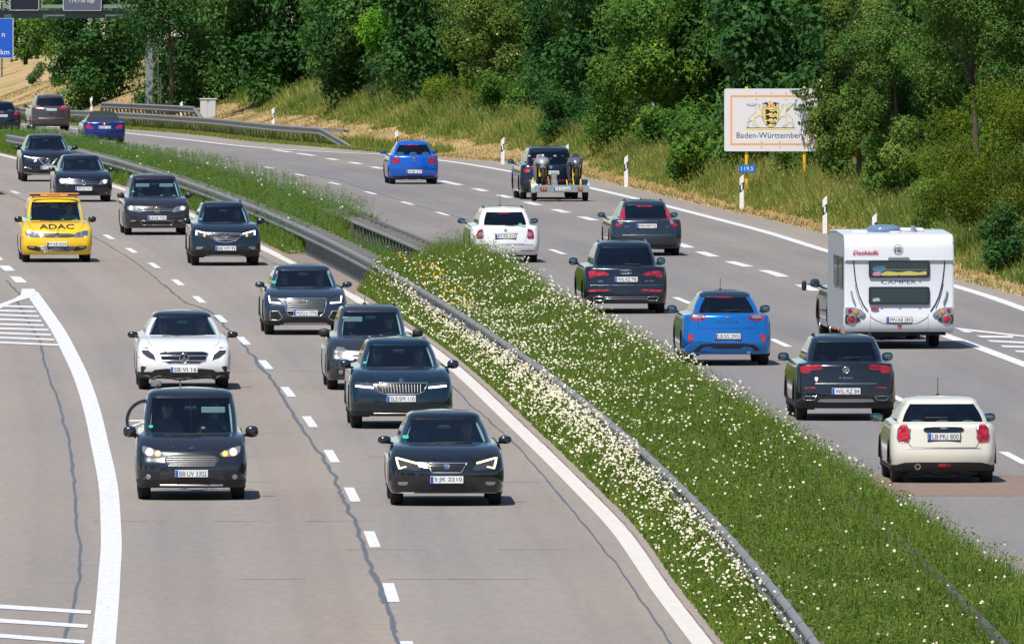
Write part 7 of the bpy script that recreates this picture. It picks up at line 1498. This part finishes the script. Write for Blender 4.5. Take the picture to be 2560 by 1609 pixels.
# ------------------------------------------------------------------ grasses
def blades(name, X, Y, Z, h, w, tone, mt, lean=.35, simple=False):
    N_ = len(X); th = rng.random(N_)*2*pi; d = np.stack([np.cos(th), np.sin(th), np.zeros(N_)], 1)*(lean*h*rng.random(N_))[:, None]
    fa = rng.normal(0, .5, N_); a = np.stack([np.cos(fa), np.sin(fa), np.zeros(N_)], 1)*(w/2)[:, None]
    P = np.stack([X, Y, Z], 1); M_ = P+d*.35+np.array([0, 0, 1])*(h*.62)[:, None]; T = P+d+np.array([0, 0, 1])*h[:, None]
    if simple:
        o = mesh_np(name, np.stack([P-a, P+a, T], 1).reshape(-1, 3), np.arange(N_*3).reshape(-1, 3), mt); attr(o, 'tone', tone); o['kind'] = 'stuff'; return o
    v = np.stack([P-a, P+a, M_+a*.8, M_-a*.8, T], 1).reshape(-1, 3); i = np.arange(N_)*5
    me = bpy.data.meshes.new(name); me.vertices.add(len(v)); me.vertices.foreach_set('co', v.astype(np.float32).ravel())
    q = np.stack([i, i+1, i+2, i+3], 1); t = np.stack([i+3, i+2, i+4], 1); idx = np.concatenate([np.concatenate([q, t], 1)]).ravel()
    me.loops.add(len(idx)); me.loops.foreach_set('vertex_index', idx.astype(np.int32)); me.polygons.add(2*N_)
    ls = np.stack([np.arange(N_)*7, np.arange(N_)*7+4], 1).ravel(); me.polygons.foreach_set('loop_start', ls.astype(np.int32)); me.update(calc_edges=True)
    me.materials.append(mt); o = bpy.data.objects.new(name, me); link(o); attr(o, 'tone', np.repeat(tone, 2)); o['kind'] = 'stuff'; return o
def vnoise(X, Y, s, seed=0):
    return (np.sin(X*s*1.3+seed)*np.cos(Y*s*.37+seed*2)+np.sin(X*s*2.9+Y*s*.8+seed*3)*.6+np.sin(Y*s*1.7-X*s*.9+seed)*.5)/2.1
def hveg(X, Y):
    'height of the planting on the median'
    s = (X-XL(Y))/(XR(Y)-XL(Y)); a = .50+.09*vnoise(X, Y, 1.1, 2)+.40*np.clip((s-.60)/.20, 0, 1)+.16*np.exp(-((s-.18)/.10)**2)
    near = np.clip((422-Y)/8, 0, 1)*np.clip((Y-372)/22, 0, 1); a = a+near*.38
    a = np.where(Y > 425, .60+.14*vnoise(X, Y, 1.2, 5)+.45*np.clip(s-.25, 0, .45)*np.clip((640-Y)/90, 0, 1)-.16*np.clip((Y-560)/60, 0, 1), a)
    a = np.where((Y > 405) & (Y < 447) & (s < .55), .22, a); a = np.where((Y > 417) & (Y < 462) & (s > .50), .16, a)
    return a*np.clip(np.minimum(s*6+.40, (1-s)*9+.75), 0, 1)
def med_pts(n, y0, y1, pw=1.0):
    Y = y0+(y1-y0)*rng.random(n)**pw; s = rng.random(n)*1.06-.03; X = XL(Y)+s*(XR(Y)-XL(Y))
    ok = ~((Y > 405) & (Y < 446) & (s < .22)); return X[ok], Y[ok]
def mzb(X, Y): s = np.clip((X-XL(Y))/(XR(Y)-XL(Y)), 0, 1); return zg(Y)+.05+.10*np.sin(s*pi)-.01
for nm, n_, y0, y1, wd in (('median_meadow', 80000, 206, 300, .023), ('median_meadow', 95000, 300, 425, .034), ('median_meadow', 110000, 425, 720, .055)):
    X, Y = med_pts(n_, y0, y1); h = hveg(X, Y)*(.35+.55*rng.random(len(X))); tone = np.clip(.48+.26*vnoise(X, Y, 1.6, 7)+rng.normal(0, .14, len(X)), 0, .97)
    blades(nm, X, Y, mzb(X, Y), h, wd*(.7+.6*rng.random(len(X))), tone, GRASS, .45, simple=(y0 > 250))
# weeds with whorled leaves on the far median
X, Y = med_pts(5400, 424, 700); h = hveg(X, Y)*1.15+.10; k = 16; t = np.tile(np.linspace(.25, 1, k), len(X)); H_ = np.repeat(h, k)
a_ = rng.random(len(t))*2*pi; r_ = .085*(1.15-t); Cx = np.repeat(X, k)+np.cos(a_)*r_; Cy = np.repeat(Y, k)+np.sin(a_)*r_; Cz = np.repeat(mzb(X, Y), k)+t*H_
C = np.stack([Cx, Cy, Cz], 1); N = unit(np.stack([np.cos(a_)*.3, np.sin(a_)*.3-.3, np.ones(len(t))], 1)); o = leaf_mesh('median_weeds', C, N, .040*(.6+.8*rng.random(len(t))), np.clip(np.repeat(.5+.25*vnoise(X, Y, .9, 3), k)+rng.normal(0, .14, len(t)), 0, .93), leafmat('leaf_weed', [(0, (.03, .075, .018)), (.5, (.075, .15, .03)), (.9, (.13, .20, .04)), (1, (.22, .22, .06))]), None, .35); o['kind'] = 'stuff'
# feathery foliage tops that close the meadow
X, Y = med_pts(88000, 206, 425, 1.1); h = hveg(X, Y)*(.50+.48*rng.random(len(X))); C = np.stack([X, Y, mzb(X, Y)+h], 1); o = leaf_mesh('median_foliage', C, unit(rng.normal(size=C.shape)*.6+np.array([0, -.4, .8])), .022*(.6+.8*rng.random(len(X))), np.clip(.42+.26*vnoise(X, Y, 1.3, 4)+rng.normal(0, .13, len(X)), 0, .9), GRASS, None, .5); o['kind'] = 'stuff'
# daisies
M['petal'] = mat('petal_white', (.70, .68, .57), .8); M['yolk'] = mat('flower_centre_yellow', (.75, .42, .02), .7)
def flowers(name, X, Y, Z, r, mts):
    n = len(X); N = unit(rng.normal(0, .35, (n, 3))+np.array([-.10, -.75, .62])); T = unit(np.cross(N, np.array([0.13, 0, 1]))); B = np.cross(N, T); C = np.stack([X, Y, Z], 1); k = 6
    a = np.linspace(0, 2*pi, k+1)[:-1]; ring = C[:, None]+(T[:, None]*np.cos(a)[None, :, None]+B[:, None]*np.sin(a)[None, :, None])*r[:, None, None]
    a2 = np.linspace(0, 2*pi, 5)[:-1]; r2 = C[:, None]+N[:, None]*.006+(T[:, None]*np.cos(a2)[None, :, None]+B[:, None]*np.sin(a2)[None, :, None])*(r*.36)[:, None, None]
    v = np.concatenate([ring.reshape(-1, 3), r2.reshape(-1, 3)]); f = [tuple(q) for q in np.arange(n*k).reshape(-1, k).tolist()]+[tuple(q) for q in (np.arange(n*4)+n*k).reshape(-1, 4).tolist()]
    o = mesh_np(name, v, f, None, None, mats=mts, midx=[0]*n+[1]*n); o['kind'] = 'stuff'; return o
X, Y = med_pts(90000, 207, 404); s = (X-XL(Y))/(XR(Y)-XL(Y)); lf = X < CL_M(Y)-.03; dens = np.where(lf, 1.25, .26)*np.clip(.60+np.where(lf, .45, .75)*vnoise(X, Y, 2.1, 11), 0, 1.2)*np.clip((400-Y)/25+.15, .15, 1); dens = np.where(s < .045, dens*.3, dens); dens *= np.where(~lf, .07+.93*np.clip((Y-245)/95, 0, 1)**1.4, .25+.75*np.clip((Y-222)/70, 0, 1))
cl = vnoise(X, Y, 6.5, 3)+.6*vnoise(X, Y, 1.3, 13) > np.where(lf, -.55, .0); ok = (rng.random(len(X)) < dens) & cl; X, Y = X[ok], Y[ok]; flowers('daisies', X, Y, mzb(X, Y)+hveg(X, Y)*(.80+.25*rng.random(len(X))), .010+.013*rng.random(len(X)), [M['petal'], M['yolk']])
X, Y = med_pts(60, 425, 640); n_ = len(X); flowers('daisies', X, Y, mzb(X, Y)+hveg(X, Y)*1.02, .025+.01*rng.random(n_), [M['petal'], M['yolk']])
X, Y = med_pts(230, 366, 396); s = (X-XL(Y))/(XR(Y)-XL(Y)); ok = (s > .12) & (s < .38); X, Y = X[ok], Y[ok]; flowers('hawkweed_flowers', X, Y, mzb(X, Y)+hveg(X, Y)*1.02, .020+.01*rng.random(len(X)), [M['yolk'], M['yolk']])
# verge and bank
def bank_pts(n, y0, y1, t0, t1):
    Y = y0+(y1-y0)*rng.random(n); t = t0+(t1-t0)*rng.random(n); return CL_F(Y)+t, Y, t
def tstart(Y): return np.interp(Y, [400, 540, 600, 650, 694, 740, 860, 885, 920], [1.0, 1.1, 1.6, 3.0, 4.3, 4.6, 6.6, 12., 20.])
X, Y, t = bank_pts(150000, 385, 1000, .02, 12); g = vnoise(X, Y, .8, 9); tone = np.clip(.60+.22*g+rng.normal(0, .16, len(X))-.55*np.exp(-((t-.22)/.22)**2)-.25*(t > 3), 0, 1); ok = t < tstart(Y)+1.2
blades('dry_verge_grass', X[ok], Y[ok], hbank(X, Y)[ok]-.01, (.04+.09*rng.random(len(X)))[ok], (.028+.02*rng.random(len(X)))[ok], tone[ok], DRYG, 1.2, simple=True)
X, Y, t = bank_pts(430000, 385, 885, .8, 15); ts = tstart(Y)+.35*vnoise(X*0, Y, 1.4, 1)*1.2; ok = (t > ts) & (t < ts+6.5+(Y < 560)*2); X, Y, t, ts = X[ok], Y[ok], t[ok], ts[ok]
hh = np.clip((t-ts)/1.1, .25, 1)*(.78+.32*vnoise(X, Y, 1.0, 6))*np.where(Y > 600, .8, 1); pale = np.interp(Y, [400, 470, 530, 560, 620, 720], [.40, .48, .66, .55, .60, .50])
tone = np.clip(pale+.30*vnoise(X, Y, .55, 8)+rng.normal(0, .12, len(X)), 0, 1); blades('tall_bank_grass', X, Y, hbank(X, Y)-.02, hh*(.55+.6*rng.random(len(X))), (.026+.024*rng.random(len(X)))*np.interp(Y, [400, 600, 850], [1, 1.4, 2.3]), tone, TALL, .95, simple=True)
n_ = 26000; j = rng.integers(0, len(X), n_); C = np.stack([X[j]+rng.normal(0, .1, n_), Y[j], hbank(X, Y)[j]+hh[j]*(.9+.25*rng.random(n_))], 1); o = leaf_mesh('seed_heads', C, unit(rng.normal(size=C.shape)+np.array([0, -1, 0])), .055*(.6+.8*rng.random(n_)), np.clip(rng.normal(.85, .12, n_), 0, 1), TALL, None, .22, -1.5); o['kind'] = 'stuff'
# undergrowth that hides the floor of the wood
X, Y, t = bank_pts(34000, 400, 860, 4, 18); ok = t > np.minimum(tstart(Y)+3.2, 9); X, Y = X[ok], Y[ok]; C = np.stack([X, Y, hbank(X, Y)+rng.random(len(X))*2.0], 1); o = leaf_mesh('undergrowth', C, unit(rng.normal(size=C.shape)*.7+np.array([0, -.3, .8])), .10*(.6+.8*rng.random(len(X))), np.clip(rng.normal(.3, .2, len(X)), 0, .95), LM['mid'], None, .6); o['kind'] = 'stuff'
X, Y, t = bank_pts(42000, ye-25, 905, .0, 2.0); blades('rail_grass', X, Y, hbank(X, Y), .08+.50*rng.random(len(X))*(t > .85)*(.6+.6*vnoise(X*0, Y, 1.1, 2)), .04+.03*rng.random(len(X)), np.clip(rng.normal(.62, .2, len(X)), 0, 1), GRASS, .6, simple=True)
for o in list(sc.objects):
    if o.parent is None and o.type == 'MESH' and 'label' not in o and 'kind' not in o: print('UNTAGGED', o.name)
print('tris', sum(sum(len(p.vertices)-2 for p in m.polygons) if len(m.polygons) < 5000 else len(m.loops)-2*len(m.polygons) for m in bpy.data.meshes if m.users))
